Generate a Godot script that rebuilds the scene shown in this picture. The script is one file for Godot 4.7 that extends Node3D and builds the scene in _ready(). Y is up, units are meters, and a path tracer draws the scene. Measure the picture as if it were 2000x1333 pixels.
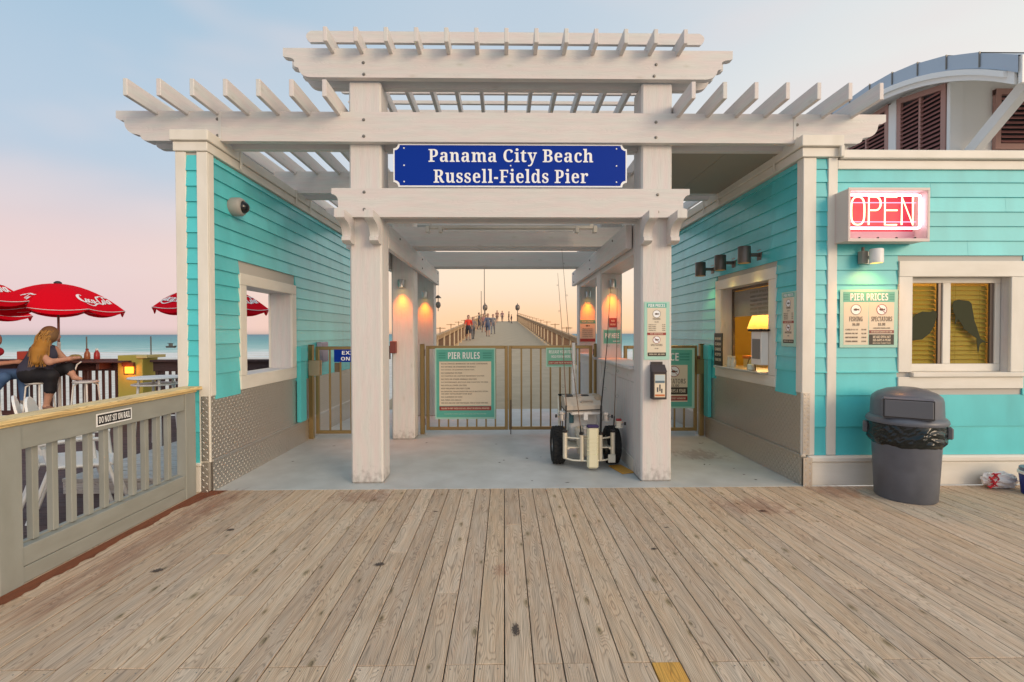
extends Node3D
# A pier entrance on a boardwalk at dusk. Units are metres, y is up, the pier runs along -z.

class MB:
	extends RefCounted
	# collects triangles (with normals and uvs in metres) and makes one ArrayMesh of them
	var v := PackedVector3Array()
	var n := PackedVector3Array()
	var t := PackedVector2Array()
	var c := PackedColorArray()
	var off := Vector2.ZERO
	var colour := Color.WHITE
	var use_c := false

	func tri(a: Vector3, b: Vector3, d: Vector3, na: Vector3, nb: Vector3, nd: Vector3, ta := Vector2.ZERO, tb := Vector2.ZERO, td := Vector2.ZERO) -> void:
		if (b - a).cross(d - a).dot(na + nb + nd) > 0.0:
			v.append(a); v.append(d); v.append(b)
			n.append(na); n.append(nd); n.append(nb)
			t.append(ta + off); t.append(td + off); t.append(tb + off)
		else:
			v.append(a); v.append(b); v.append(d)
			n.append(na); n.append(nb); n.append(nd)
			t.append(ta + off); t.append(tb + off); t.append(td + off)
		if use_c:
			c.append(colour); c.append(colour); c.append(colour)

	func quad(a: Vector3, b: Vector3, d: Vector3, e: Vector3, nn: Vector3, ta := Vector2.ZERO, tb := Vector2.ZERO, td := Vector2.ZERO, te := Vector2.ZERO) -> void:
		tri(a, b, d, nn, nn, nn, ta, tb, td)
		tri(a, d, e, nn, nn, nn, ta, td, te)

	static func pick(p: Vector3, nn: Vector3, grain: int) -> Vector2:
		# uv in metres, v along the grain axis
		var m := 0
		if absf(nn.y) > absf(nn[m]): m = 1
		if absf(nn.z) > absf(nn[m]): m = 2
		var rest := []
		for k in 3:
			if k != m: rest.append(k)
		if rest[0] == grain: return Vector2(p[rest[1]], p[rest[0]])
		return Vector2(p[rest[0]], p[rest[1]])

	func box(at: Vector3, s: Vector3, bev := 0.0, basis := Basis.IDENTITY) -> void:
		var h := s * 0.5
		var grain := 0
		if s.y > s[grain]: grain = 1
		if s.z > s[grain]: grain = 2
		var b := minf(bev, minf(h.x, minf(h.y, h.z)) * 0.9)
		for ax in 3:
			var a1 := (ax + 1) % 3
			var a2 := (ax + 2) % 3
			for sg in [-1.0, 1.0]:
				var nn := Vector3.ZERO
				nn[ax] = sg
				var q := []
				for k in [[-1.0, -1.0], [1.0, -1.0], [1.0, 1.0], [-1.0, 1.0]]:
					var p := Vector3.ZERO
					p[ax] = sg * h[ax]
					p[a1] = k[0] * (h[a1] - b)
					p[a2] = k[1] * (h[a2] - b)
					q.append(p)
				var tt := []
				for p in q: tt.append(pick(p, nn, grain))
				quad(basis * q[0] + at, basis * q[1] + at, basis * q[2] + at, basis * q[3] + at, basis * nn, tt[0], tt[1], tt[2], tt[3])
		if b <= 0.0: return
		for ax in 3:
			var a1 := (ax + 1) % 3
			var a2 := (ax + 2) % 3
			for s1 in [-1.0, 1.0]:
				for s2 in [-1.0, 1.0]:
					var q := []
					for k in [[-1.0, 0], [1.0, 0], [1.0, 1], [-1.0, 1]]:
						var p := Vector3.ZERO
						p[ax] = k[0] * (h[ax] - b)
						p[a1] = s1 * (h[a1] - (b if k[1] == 1 else 0.0))
						p[a2] = s2 * (h[a2] - (b if k[1] == 0 else 0.0))
						q.append(p)
					var nn := Vector3.ZERO
					nn[a1] = s1; nn[a2] = s2
					nn = nn.normalized()
					var tt := []
					for p in q: tt.append(pick(p, nn, grain))
					quad(basis * q[0] + at, basis * q[1] + at, basis * q[2] + at, basis * q[3] + at, basis * nn, tt[0], tt[1], tt[2], tt[3])
		for sx in [-1.0, 1.0]:
			for sy in [-1.0, 1.0]:
				for sz in [-1.0, 1.0]:
					var nn := Vector3(sx, sy, sz).normalized()
					var p1 := Vector3(sx * h.x, sy * (h.y - b), sz * (h.z - b))
					var p2 := Vector3(sx * (h.x - b), sy * h.y, sz * (h.z - b))
					var p3 := Vector3(sx * (h.x - b), sy * (h.y - b), sz * h.z)
					var bn := basis * nn
					tri(basis * p1 + at, basis * p2 + at, basis * p3 + at, bn, bn, bn, pick(p1, nn, grain), pick(p2, nn, grain), pick(p3, nn, grain))

	func prism(poly: PackedVector2Array, depth: float, xf := Transform3D.IDENTITY, grain := 0, smooth := false) -> void:
		# polygon in xy, extruded from z = -depth/2 to depth/2
		var idx := Geometry2D.triangulate_polygon(poly)
		var nz := xf.basis * Vector3(0, 0, 1)
		var hz := depth * 0.5
		for sg in [-1.0, 1.0]:
			for i in range(0, idx.size(), 3):
				var q := []
				var tt := []
				for k in 3:
					var p := poly[idx[i + k]]
					q.append(xf * Vector3(p.x, p.y, sg * hz))
					tt.append(Vector2(p.y, p.x) if grain == 0 else p)
				tri(q[0], q[1], q[2], nz * sg, nz * sg, nz * sg, tt[0], tt[1], tt[2])
		var cw := 0.0
		for i in poly.size():
			var p := poly[i]
			var r := poly[(i + 1) % poly.size()]
			cw += p.x * r.y - r.x * p.y
		var sgn := 1.0 if cw > 0.0 else -1.0
		var nor := []
		for i in poly.size():
			var e := poly[(i + 1) % poly.size()] - poly[i]
			nor.append(Vector3(e.y, -e.x, 0).normalized() * sgn)
		var run := 0.0
		for i in poly.size():
			var j := (i + 1) % poly.size()
			var a := poly[i]
			var b := poly[j]
			var na: Vector3 = nor[i]
			var nb: Vector3 = nor[i]
			if smooth:
				var pr: Vector3 = nor[(i + poly.size() - 1) % poly.size()]
				var nx: Vector3 = nor[j]
				if pr.dot(na) > 0.75: na = (na + pr).normalized()
				if nx.dot(nb) > 0.75: nb = (nb + nx).normalized()
			var l := a.distance_to(b)
			var p1 := xf * Vector3(a.x, a.y, -hz)
			var p2 := xf * Vector3(b.x, b.y, -hz)
			var p3 := xf * Vector3(b.x, b.y, hz)
			var p4 := xf * Vector3(a.x, a.y, hz)
			var wa := xf.basis * na
			var wb := xf.basis * nb
			tri(p1, p2, p3, wa, wb, wb, Vector2(0, run), Vector2(0, run + l), Vector2(depth, run + l))
			tri(p1, p3, p4, wa, wb, wa, Vector2(0, run), Vector2(depth, run + l), Vector2(depth, run))
			run += l

	func lathe(prof: PackedVector2Array, seg := 16, xf := Transform3D.IDENTITY, crease := 0.7) -> void:
		# profile of (radius, y), revolved round y
		var nor := []
		for i in prof.size() - 1:
			var e := prof[i + 1] - prof[i]
			nor.append(Vector2(e.y, -e.x).normalized())
		var run := 0.0
		for i in prof.size() - 1:
			var a := prof[i]
			var b := prof[i + 1]
			var na: Vector2 = nor[i]
			var nb: Vector2 = nor[i]
			if i > 0 and nor[i - 1].dot(nor[i]) > crease: na = (nor[i - 1] + nor[i]).normalized()
			if i < nor.size() - 1 and nor[i + 1].dot(nor[i]) > crease: nb = (nor[i + 1] + nor[i]).normalized()
			var l := a.distance_to(b)
			for k in seg:
				var u0 := TAU * k / seg
				var u1 := TAU * (k + 1) / seg
				var d0 := Vector3(cos(u0), 0, sin(u0))
				var d1 := Vector3(cos(u1), 0, sin(u1))
				var p1 := xf * (d0 * a.x + Vector3(0, a.y, 0))
				var p2 := xf * (d1 * a.x + Vector3(0, a.y, 0))
				var p3 := xf * (d1 * b.x + Vector3(0, b.y, 0))
				var p4 := xf * (d0 * b.x + Vector3(0, b.y, 0))
				var n1 := (xf.basis * (d0 * na.x + Vector3(0, na.y, 0))).normalized()
				var n2 := (xf.basis * (d1 * na.x + Vector3(0, na.y, 0))).normalized()
				var n3 := (xf.basis * (d1 * nb.x + Vector3(0, nb.y, 0))).normalized()
				var n4 := (xf.basis * (d0 * nb.x + Vector3(0, nb.y, 0))).normalized()
				var r := maxf(a.x, b.x)
				if b.x > 0.00001: tri(p1, p2, p3, n1, n2, n3, Vector2(u0 * r, run), Vector2(u1 * r, run), Vector2(u1 * r, run + l)) if a.x > 0.00001 else tri(p1, p3, p4, n1, n3, n4)
				if a.x > 0.00001:
					if b.x > 0.00001: tri(p1, p3, p4, n1, n3, n4, Vector2(u0 * r, run), Vector2(u1 * r, run + l), Vector2(u0 * r, run + l))
					else: tri(p1, p2, p3, n1, n2, n3)
			run += l

	func tube(pts: PackedVector3Array, r0: float, r1 := -1.0, seg := 8, caps := true) -> void:
		if r1 < 0.0: r1 = r0
		var rings := []
		var up := Vector3.UP
		var d0 := (pts[1] - pts[0]).normalized()
		if absf(d0.dot(up)) > 0.9: up = Vector3.RIGHT
		var side := d0.cross(up).normalized()
		var run := 0.0
		for i in pts.size():
			var d: Vector3
			if i == 0: d = pts[1] - pts[0]
			elif i == pts.size() - 1: d = pts[i] - pts[i - 1]
			else: d = (pts[i + 1] - pts[i]).normalized() + (pts[i] - pts[i - 1]).normalized()
			d = d.normalized()
			side = (side - d * side.dot(d)).normalized()
			var fw := d.cross(side).normalized()
			var r := lerpf(r0, r1, float(i) / (pts.size() - 1))
			if i > 0: run += pts[i].distance_to(pts[i - 1])
			rings.append([pts[i], side, fw, r, run, d])
		for i in rings.size() - 1:
			var A: Array = rings[i]
			var B: Array = rings[i + 1]
			for k in seg:
				var u0 := TAU * k / seg
				var u1 := TAU * (k + 1) / seg
				var a0: Vector3 = A[1] * cos(u0) + A[2] * sin(u0)
				var a1: Vector3 = A[1] * cos(u1) + A[2] * sin(u1)
				var b0: Vector3 = B[1] * cos(u0) + B[2] * sin(u0)
				var b1: Vector3 = B[1] * cos(u1) + B[2] * sin(u1)
				var ra: float = A[3]
				var rb: float = B[3]
				tri(A[0] + a0 * ra, A[0] + a1 * ra, B[0] + b1 * rb, a0, a1, b1, Vector2(u0 * ra, A[4]), Vector2(u1 * ra, A[4]), Vector2(u1 * ra, B[4]))
				tri(A[0] + a0 * ra, B[0] + b1 * rb, B[0] + b0 * rb, a0, b1, b0, Vector2(u0 * ra, A[4]), Vector2(u1 * ra, B[4]), Vector2(u0 * ra, B[4]))
		if caps:
			for e in [0, rings.size() - 1]:
				var R: Array = rings[e]
				var nn: Vector3 = -R[5] if e == 0 else R[5]
				for k in seg:
					var u0 := TAU * k / seg
					var u1 := TAU * (k + 1) / seg
					var p0: Vector3 = R[0] + (R[1] * cos(u0) + R[2] * sin(u0)) * R[3]
					var p1: Vector3 = R[0] + (R[1] * cos(u1) + R[2] * sin(u1)) * R[3]
					tri(R[0], p0, p1, nn, nn, nn)

	func sphere(at: Vector3, r: Vector3, seg := 12, rows := 8) -> void:
		for i in rows:
			var e0 := -PI / 2 + PI * i / rows
			var e1 := -PI / 2 + PI * (i + 1) / rows
			for k in seg:
				var u0 := TAU * k / seg
				var u1 := TAU * (k + 1) / seg
				var q := [Vector3(cos(e0) * cos(u0), sin(e0), cos(e0) * sin(u0)), Vector3(cos(e0) * cos(u1), sin(e0), cos(e0) * sin(u1)), Vector3(cos(e1) * cos(u1), sin(e1), cos(e1) * sin(u1)), Vector3(cos(e1) * cos(u0), sin(e1), cos(e1) * sin(u0))]
				var nn := []
				for p in q: nn.append((p / r).normalized())
				if i > 0: tri(q[0] * r + at, q[1] * r + at, q[2] * r + at, nn[0], nn[1], nn[2])
				if i < rows - 1: tri(q[0] * r + at, q[2] * r + at, q[3] * r + at, nn[0], nn[2], nn[3])

	func mesh() -> ArrayMesh:
		var a := []
		a.resize(Mesh.ARRAY_MAX)
		a[Mesh.ARRAY_VERTEX] = v
		a[Mesh.ARRAY_NORMAL] = n
		a[Mesh.ARRAY_TEX_UV] = t
		if use_c: a[Mesh.ARRAY_COLOR] = c
		var m := ArrayMesh.new()
		m.add_surface_from_arrays(Mesh.PRIMITIVE_TRIANGLES, a)
		return m


const EXPOSURE := 1.2
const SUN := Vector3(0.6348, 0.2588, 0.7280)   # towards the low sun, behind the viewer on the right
var M := {}
var box_cache := {}
var lap_cache := {}
var names := {}
var rng := RandomNumberGenerator.new()
var serif: Font
var sans: Font


func numbered(parent: Node, called: String) -> String:
	var key := str(parent.get_instance_id()) + "/" + called
	var k: int = names.get(key, 0)
	names[key] = k + 1
	return called if k == 0 else "%s_%03d" % [called, k]


func thing(called: String, label: String, category: String, at := Vector3.ZERO, group := "", turn := 0.0) -> Node3D:
	var o := Node3D.new()
	o.name = numbered(self, called)
	add_child(o, true)
	o.position = at
	o.rotation.y = turn
	o.set_meta("label", label)
	o.set_meta("category", category)
	if group: o.set_meta("group", group)
	return o


func structure(called: String) -> Node3D:
	var o := Node3D.new()
	o.name = numbered(self, called)
	add_child(o, true)
	o.set_meta("kind", "structure")
	return o


func copy_of(o: Node3D, called: String, label: String, at: Vector3, turn := 0.0) -> Node3D:
	var r: Node3D = o.duplicate()
	r.name = numbered(self, called)
	add_child(r, true)
	r.position = at
	r.rotation.y = turn
	r.set_meta("label", label)
	return r


func org(p: Node) -> Vector3:
	# where a part's parent stands (only for parents that are not turned)
	var s := Vector3.ZERO
	while p != self and p is Node3D:
		s += (p as Node3D).position
		p = p.get_parent()
	return s


func part(parent: Node, called: String, m: Mesh, mat: Material, at := Vector3.ZERO, basis := Basis.IDENTITY) -> MeshInstance3D:
	# at is given in the scene's coordinates
	var o := MeshInstance3D.new()
	o.name = numbered(parent, called)
	o.mesh = m
	o.material_override = mat
	parent.add_child(o, true)
	o.transform = Transform3D(basis, at - org(parent))
	return o


func bmesh(s: Vector3, bev := 0.0, variant := -1) -> ArrayMesh:
	if variant < 0: variant = rng.randi() % 5
	var key := "%.4f %.4f %.4f %.4f %d" % [s.x, s.y, s.z, bev, variant]
	if not box_cache.has(key):
		var b := MB.new()
		b.off = Vector2(variant * 0.317, variant * 0.771)
		b.box(Vector3.ZERO, s, bev)
		box_cache[key] = b.mesh()
	return box_cache[key]


func bar(parent: Node, called: String, mat: Material, x0: float, x1: float, y0: float, y1: float, z0: float, z1: float, bev := 0.004) -> MeshInstance3D:
	var s := Vector3(absf(x1 - x0), absf(y1 - y0), absf(z1 - z0))
	return part(parent, called, bmesh(s, bev), mat, Vector3(x0 + x1, y0 + y1, z0 + z1) * 0.5)


func rod(parent: Node, called: String, mat: Material, a: Vector3, b: Vector3, r: float, r2 := -1.0, seg := 8) -> MeshInstance3D:
	var m := MB.new()
	m.tube(PackedVector3Array([Vector3.ZERO, b - a]), r, r2, seg)
	return part(parent, called, m.mesh(), mat, a)


func pipe(parent: Node, called: String, mat: Material, pts: Array, r: float, seg := 8) -> MeshInstance3D:
	var m := MB.new()
	var q := PackedVector3Array()
	for p in pts: q.append(p - pts[0])
	m.tube(q, r, r, seg)
	return part(parent, called, m.mesh(), mat, pts[0])


func extrude(parent: Node, called: String, mat: Material, poly: Array, depth: float, at: Vector3, basis := Basis.IDENTITY, smooth := false) -> MeshInstance3D:
	var m := MB.new()
	m.off = Vector2(rng.randf() * 2.0, rng.randf() * 3.0)
	m.prism(PackedVector2Array(poly), depth, Transform3D.IDENTITY, 0, smooth)
	return part(parent, called, m.mesh(), mat, at, basis)


func turned(parent: Node, called: String, mat: Material, prof: Array, at: Vector3, seg := 16, basis := Basis.IDENTITY, crease := 0.7) -> MeshInstance3D:
	var m := MB.new()
	m.lathe(PackedVector2Array(prof), seg, Transform3D.IDENTITY, crease)
	return part(parent, called, m.mesh(), mat, at, basis)


func lap(parent: Node, mat: Material, p0: Vector3, along: Vector3, out_: Vector3, length: float, h: float, thick := 0.026) -> MeshInstance3D:
	# one clapboard: bottom edge from p0, running along, its face looking out_
	var key := "%.3f %.3f %.3f" % [length, h, thick]
	if not lap_cache.has(key):
		var m := MB.new()
		m.off = Vector2(rng.randf() * 3.0, rng.randf() * 3.0)
		m.prism(PackedVector2Array([Vector2(0, 0), Vector2(thick, 0), Vector2(thick * 0.3, h + 0.001), Vector2(0, h + 0.001)]), length)
		lap_cache[key] = m.mesh()
	var z := out_.cross(Vector3.UP)
	return part(parent, "siding_board", lap_cache[key], mat, p0 + along * length * 0.5, Basis(out_, Vector3.UP, z))


func lap_run(parent: Node, m: Material, p0: Vector3, along: Vector3, out_: Vector3, length: float, h: float, thick := 0.026) -> void:
	# a course of boards butted end to end
	var at := 0.0
	while length - at > 0.01:
		var l := length - at
		if l > 1.9: l = minf(1.0 + 0.4 * (rng.randi() % 6), l - 0.5)
		lap(parent, m, p0 + along * at, along, out_, l - (0.002 if at + l < length - 0.01 else 0.0), h, thick)
		at += l


func letters(parent: Node, text: String, at: Vector3, w: float, h: float, mat: Material, font: Font = null, basis := Basis.IDENTITY, depth := 0.002, called := "lettering") -> MeshInstance3D:
	# text fitted to a width and height, centred at a point, facing +z of the basis
	var tm := TextMesh.new()
	tm.text = text
	tm.font = font if font else sans
	tm.font_size = 48
	tm.pixel_size = 0.01
	tm.depth = depth * 50.0
	tm.curve_step = 4.0
	var arr := tm.surface_get_arrays(0)
	var vv: PackedVector3Array = arr[Mesh.ARRAY_VERTEX]
	var bb := AABB(vv[0], Vector3.ZERO)
	for p in vv: bb = bb.expand(p)
	var sx := w / maxf(bb.size.x, 0.001)
	var sy := h / maxf(bb.size.y, 0.001)
	var mid := bb.get_center()
	for i in vv.size():
		var p := vv[i] - mid
		vv[i] = Vector3(p.x * sx, p.y * sy, p.z / 50.0)
	arr[Mesh.ARRAY_VERTEX] = vv
	var am := ArrayMesh.new()
	am.add_surface_from_arrays(Mesh.PRIMITIVE_TRIANGLES, arr)
	return part(parent, called, am, mat, at, basis)


func lin(r: float, g: float, b: float, a := 1.0) -> Color:
	return Color(r, g, b, a).linear_to_srgb()


func mat(r: float, g: float, b: float, rough := 0.6, metal := 0.0) -> StandardMaterial3D:
	# linear base colour
	var m := StandardMaterial3D.new()
	m.albedo_color = lin(r, g, b)
	m.roughness = rough
	m.metallic = metal
	return m


func glow(r: float, g: float, b: float, e: float) -> StandardMaterial3D:
	var m := mat(r * 0.5, g * 0.5, b * 0.5, 0.5)
	m.emission_enabled = true
	m.emission = lin(r, g, b)
	m.emission_energy_multiplier = e
	return m


func noise_tex(freq: float, lo: Color, hi: Color, size := 512, normal := false, bump := 4.0, oct := 4, mid = null, seed_ := 1) -> NoiseTexture2D:
	var fn := FastNoiseLite.new()
	fn.seed = seed_
	fn.noise_type = FastNoiseLite.TYPE_SIMPLEX_SMOOTH
	fn.frequency = freq
	fn.fractal_octaves = oct
	var nt := NoiseTexture2D.new()
	nt.width = size
	nt.height = size
	nt.seamless = true
	nt.noise = fn
	if normal:
		nt.as_normal_map = true
		nt.bump_strength = bump
	else:
		var g := Gradient.new()
		g.set_color(0, lo)
		g.set_color(1, hi)
		if mid != null: g.add_point(0.5, mid)
		nt.color_ramp = g
	return nt


func tri_map(m: StandardMaterial3D, scale: float, world := true) -> void:
	m.uv1_triplanar = true
	m.uv1_world_triplanar = world
	m.uv1_scale = Vector3.ONE * scale


func wood_textures(w: int, h: int, mw: float, mh: float, knots: int, seed_: int, weathered: float, soft := 1.0) -> Array:
	# grain along v; returns [colour, normal]; the tile measures mw by mh metres
	var r := RandomNumberGenerator.new()
	r.seed = seed_
	var f1 := FastNoiseLite.new()
	f1.seed = seed_
	f1.frequency = 1.0
	f1.fractal_octaves = 2
	var f2 := FastNoiseLite.new()
	f2.seed = seed_ + 7
	f2.frequency = 1.0
	f2.fractal_octaves = 1
	var ks := []
	for i in knots: ks.append([r.randf() * mw, r.randf() * mh, 0.008 + r.randf() * 0.012])
	var data := PackedByteArray()
	data.resize(w * h * 3)
	var hi := PackedByteArray()
	hi.resize(w * h)
	var k := 0
	for j in h:
		var y := mh * j / h
		var fy := 1.0 - absf(2.0 * j / h - 1.0)   # mirrored along the grain, so that the tile closes
		var yy := fy * mh * 0.5
		for i in w:
			var x := mw * i / w
			var warp := f1.get_noise_2d(x * 9.0, yy * 1.1)
			var ring := x + warp * 0.075
			var dark := 0.0
			for q in ks:
				var dx: float = x - q[0]
				var dy: float = (y - q[1]) * 0.42
				var d2: float = (dx * dx + dy * dy) / (q[2] * q[2])
				if d2 < 12.0:
					ring += 0.03 * exp(-d2 * 0.35)
					dark = maxf(dark, exp(-d2 * 1.6))
			var s := 0.5 + 0.5 * sin(ring * 520.0)
			s = s * s
			var fine := f2.get_noise_2d(x * 420.0, yy * 4.0)
			var broad := f2.get_noise_2d(x * 22.0 + 50.0, yy * 1.7)
			var val := 0.95 + 0.06 * broad - 0.20 * s * s * weathered + 0.16 * fine - 0.30 * dark
			val = 0.97 + (val - 0.97) * soft
			var warm := 0.5 + 0.5 * f2.get_noise_2d(x * 13.0 + 90.0, yy * 2.3 + 9.0)
			data[k * 3] = int(clampf(val * (1.0 + 0.03 * warm), 0, 1) * 255)
			data[k * 3 + 1] = int(clampf(val * (1.0 - 0.02 * warm), 0, 1) * 255)
			data[k * 3 + 2] = int(clampf(val * (1.0 - 0.06 * soft * warm - 0.10 * dark * soft), 0, 1) * 255)
			hi[k] = int(clampf(0.75 - 0.5 * s + 0.22 * fine - 0.3 * dark, 0, 1) * 255)
			k += 1
	var im := Image.create_from_data(w, h, false, Image.FORMAT_RGB8, data)
	var hm := Image.create_from_data(w, h, false, Image.FORMAT_L8, hi)
	hm.convert(Image.FORMAT_RGBA8)
	hm.bump_map_to_normal_map(2.0)
	return [ImageTexture.create_from_image(im), ImageTexture.create_from_image(hm)]


func wooden(base: StandardMaterial3D, tex: Array, mw: float, mh: float, bump: float) -> StandardMaterial3D:
	base.albedo_texture = tex[0]
	if bump > 0.0:
		base.normal_enabled = true
		base.normal_texture = tex[1]
		base.normal_scale = bump
	base.uv1_scale = Vector3(1.0 / mw, 1.0 / mh, 1)
	return base


func make_materials() -> void:
	var fs := SystemFont.new()
	fs.font_names = PackedStringArray(["Droid Serif"])
	fs.font_weight = 700
	serif = fs
	var fv := FontVariation.new()
	fv.base_font = fs
	fv.spacing_glyph = 2
	serif = fv
	var fn := SystemFont.new()
	fn.font_names = PackedStringArray(["Droid Sans"])
	fn.font_weight = 700
	sans = fn
	var deckt := wood_textures(320, 1280, 0.46, 3.2, 8, 11, 0.8)
	var tints := [[0.645, 0.515, 0.385], [0.60, 0.475, 0.355], [0.68, 0.545, 0.405], [0.60, 0.485, 0.375], [0.64, 0.50, 0.36], [0.69, 0.56, 0.43], [0.565, 0.445, 0.335]]
	for i in tints.size():
		M["deck%d" % i] = wooden(mat(tints[i][0], tints[i][1], tints[i][2], 0.8), deckt, 0.46, 3.2, 0.55)
	M.yellow_board = wooden(mat(0.75, 0.42, 0.09, 0.7), deckt, 0.46, 3.2, 0.3)
	M.stain = wooden(mat(0.26, 0.085, 0.038, 0.8), deckt, 0.46, 3.2, 0.6)
	M.dark_deck = wooden(mat(0.12, 0.072, 0.072, 0.7), deckt, 0.46, 3.2, 0.6)
	M.dark_deck2 = wooden(mat(0.095, 0.058, 0.06, 0.7), deckt, 0.46, 3.2, 0.6)
	M.grey_board = wooden(mat(0.62, 0.60, 0.58, 0.8), deckt, 0.46, 3.2, 0.8)
	M.counter_wood = wooden(mat(0.13, 0.05, 0.045, 0.6), deckt, 0.46, 3.2, 0.4)
	M.rail_wood = wooden(mat(0.50, 0.33, 0.18, 0.8), deckt, 0.46, 3.2, 0.5)
	M.cap_wood = wooden(mat(0.88, 0.68, 0.33, 0.6), deckt, 0.46, 3.2, 0.3)
	M.pier_floor = mat(0.50, 0.40, 0.285, 0.9)
	M.pier_floor.metallic_specular = 0.15
	M.pier_floor.albedo_texture = noise_tex(0.01, Color(0.93, 0.93, 0.93), Color(1, 1, 1), 512, false, 4.0, 5)
	tri_map(M.pier_floor, 0.3)
	# painted timber: nearly flat colour, faint streaks and grain
	var pt := wood_textures(256, 768, 0.5, 2.4, 3, 23, 0.35, 0.20)
	var streak := noise_tex(0.006, Color(0.93, 0.925, 0.91), Color(1, 1, 1), 512, false, 4.0, 5, null, 3)
	M.white = mat(0.67, 0.675, 0.645, 0.5)
	M.white.albedo_texture = pt[0]
	M.white.normal_enabled = true
	M.white.normal_texture = pt[1]
	M.white.normal_scale = 0.2
	M.white.uv1_scale = Vector3(2.0, 0.42, 1)
	M.trim = mat(0.78, 0.75, 0.68, 0.5)
	M.cool_white = mat(0.86, 0.87, 0.86, 0.5)
	M.trim.albedo_texture = streak
	M.trim.uv1_scale = Vector3(1.1, 0.37, 1)
	M.grey_paint = mat(0.32, 0.335, 0.31, 0.6)
	M.grey_paint.albedo_texture = streak
	M.grey_paint.uv1_scale = Vector3(1.7, 0.6, 1)
	for i in 3:
		var k: float = [1.0, 0.94, 1.05][i]
		M["teal%d" % i] = mat(0.095 * k, 0.63 * k, 0.67 * k, 0.40)
		M["teal%d" % i].metallic_specular = 0.5
		M["teal%d" % i].albedo_texture = noise_tex(0.008, Color(0.90, 0.90, 0.90), Color(1, 1, 1), 256, false, 4.0, 5, null, 5)
		M["teal%d" % i].uv1_scale = Vector3(0.9, 0.35, 1)
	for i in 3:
		# same teal paint; gloss raised to give the passage walls a sky sheen
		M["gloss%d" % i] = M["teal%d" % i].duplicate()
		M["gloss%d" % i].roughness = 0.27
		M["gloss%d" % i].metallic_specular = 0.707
	M.core = mat(0.5, 0.48, 0.44, 0.8)
	M.soffit = mat(0.30, 0.27, 0.22, 0.7)
	M.dark = mat(0.02, 0.02, 0.022, 0.6)
	M.black = mat(0.012, 0.012, 0.014, 0.45)
	M.rubber = mat(0.012, 0.012, 0.012, 0.85)
	M.concrete = mat(0.53, 0.55, 0.545, 0.5)
	M.concrete.albedo_texture = noise_tex(0.007, Color(0.91, 0.905, 0.90), Color(1, 1, 1), 1024, false, 4.0, 6, null, 9)
	M.concrete.normal_enabled = true
	M.concrete.normal_texture = noise_tex(0.05, Color.BLACK, Color.WHITE, 512, true, 1.2, 3)
	M.concrete.normal_scale = 0.25
	tri_map(M.concrete, 0.35)
	M.sand = mat(0.80, 0.76, 0.70, 0.9)
	M.sand.albedo_texture = noise_tex(0.02, Color(0.85, 0.84, 0.82), Color(1, 1, 1), 512, false, 4.0, 5)
	tri_map(M.sand, 0.05)
	M.plate = mat(0.58, 0.54, 0.49, 0.38, 0.92)
	M.plate.uv1_scale = Vector3(12, 12, 1)
	M.steel = mat(0.60, 0.58, 0.55, 0.35, 0.9)
	M.bolt = mat(0.22, 0.21, 0.19, 0.5, 0.6)
	M.gate = mat(0.36, 0.26, 0.12, 0.32, 0.85)
	M.gate_dark = mat(0.20, 0.15, 0.10, 0.4, 0.6)
	M.bronze = mat(0.16, 0.13, 0.11, 0.4, 0.6)
	M.blue_sign = mat(0.001, 0.03, 0.30, 0.5)
	M.blue_sign.metallic_specular = 0.25
	M.sign_white = mat(0.85, 0.87, 0.88, 0.45)
	M.sign_teal = mat(0.10, 0.42, 0.34, 0.4)
	M.sign_pale = mat(0.36, 0.62, 0.52, 0.4)
	M.sign_cream = mat(0.70, 0.62, 0.48, 0.45)
	M.sign_red = mat(0.30, 0.035, 0.03, 0.45)
	M.sign_dark = mat(0.035, 0.03, 0.022, 0.5)
	M.print_dark = mat(0.10, 0.07, 0.05, 0.6)
	M.print_grey = mat(0.22, 0.18, 0.14, 0.6)
	M.red_cloth = mat(0.68, 0.004, 0.016, 0.9)
	M.red_cloth.metallic_specular = 0.15
	M.red_cloth.backlight_enabled = true
	M.red_cloth.backlight = lin(0.16, 0.0, 0.003)
	M.plastic_grey = mat(0.135, 0.148, 0.18, 0.38)
	M.plastic_grey.albedo_texture = noise_tex(0.01, Color(0.85, 0.85, 0.85), Color(1, 1, 1), 256, false, 4.0, 5, null, 15)
	M.plastic_dark = mat(0.11, 0.115, 0.13, 0.5)
	M.bag = mat(0.006, 0.012, 0.014, 0.2)
	M.plastic_white = mat(0.80, 0.78, 0.74, 0.4)
	M.louver = mat(0.36, 0.16, 0.15, 0.6)
	M.louver_frame = mat(0.46, 0.27, 0.235, 0.6)
	M.roof_metal = mat(0.42, 0.49, 0.57, 0.4, 0.4)
	M.pale_post = wooden(mat(0.74, 0.58, 0.38, 0.8), deckt, 0.46, 3.2, 0.5)
	M.infill = wooden(mat(0.24, 0.14, 0.08, 0.8), deckt, 0.46, 3.2, 0.5)
	M.olive = mat(0.50, 0.44, 0.09, 0.6)
	M.yellow_glow = glow(1.0, 0.62, 0.08, 6.0)
	var gl := mat(0.10, 0.11, 0.11, 0.26)
	gl.transparency = BaseMaterial3D.TRANSPARENCY_ALPHA
	gl.albedo_color.a = 0.06
	gl.metallic_specular = 0.3
	M.glass = gl
	M.skin = mat(0.55, 0.30, 0.20, 0.6)
	M.vcol = mat(1, 1, 1, 0.75)
	M.vcol.vertex_color_use_as_albedo = true


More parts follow.
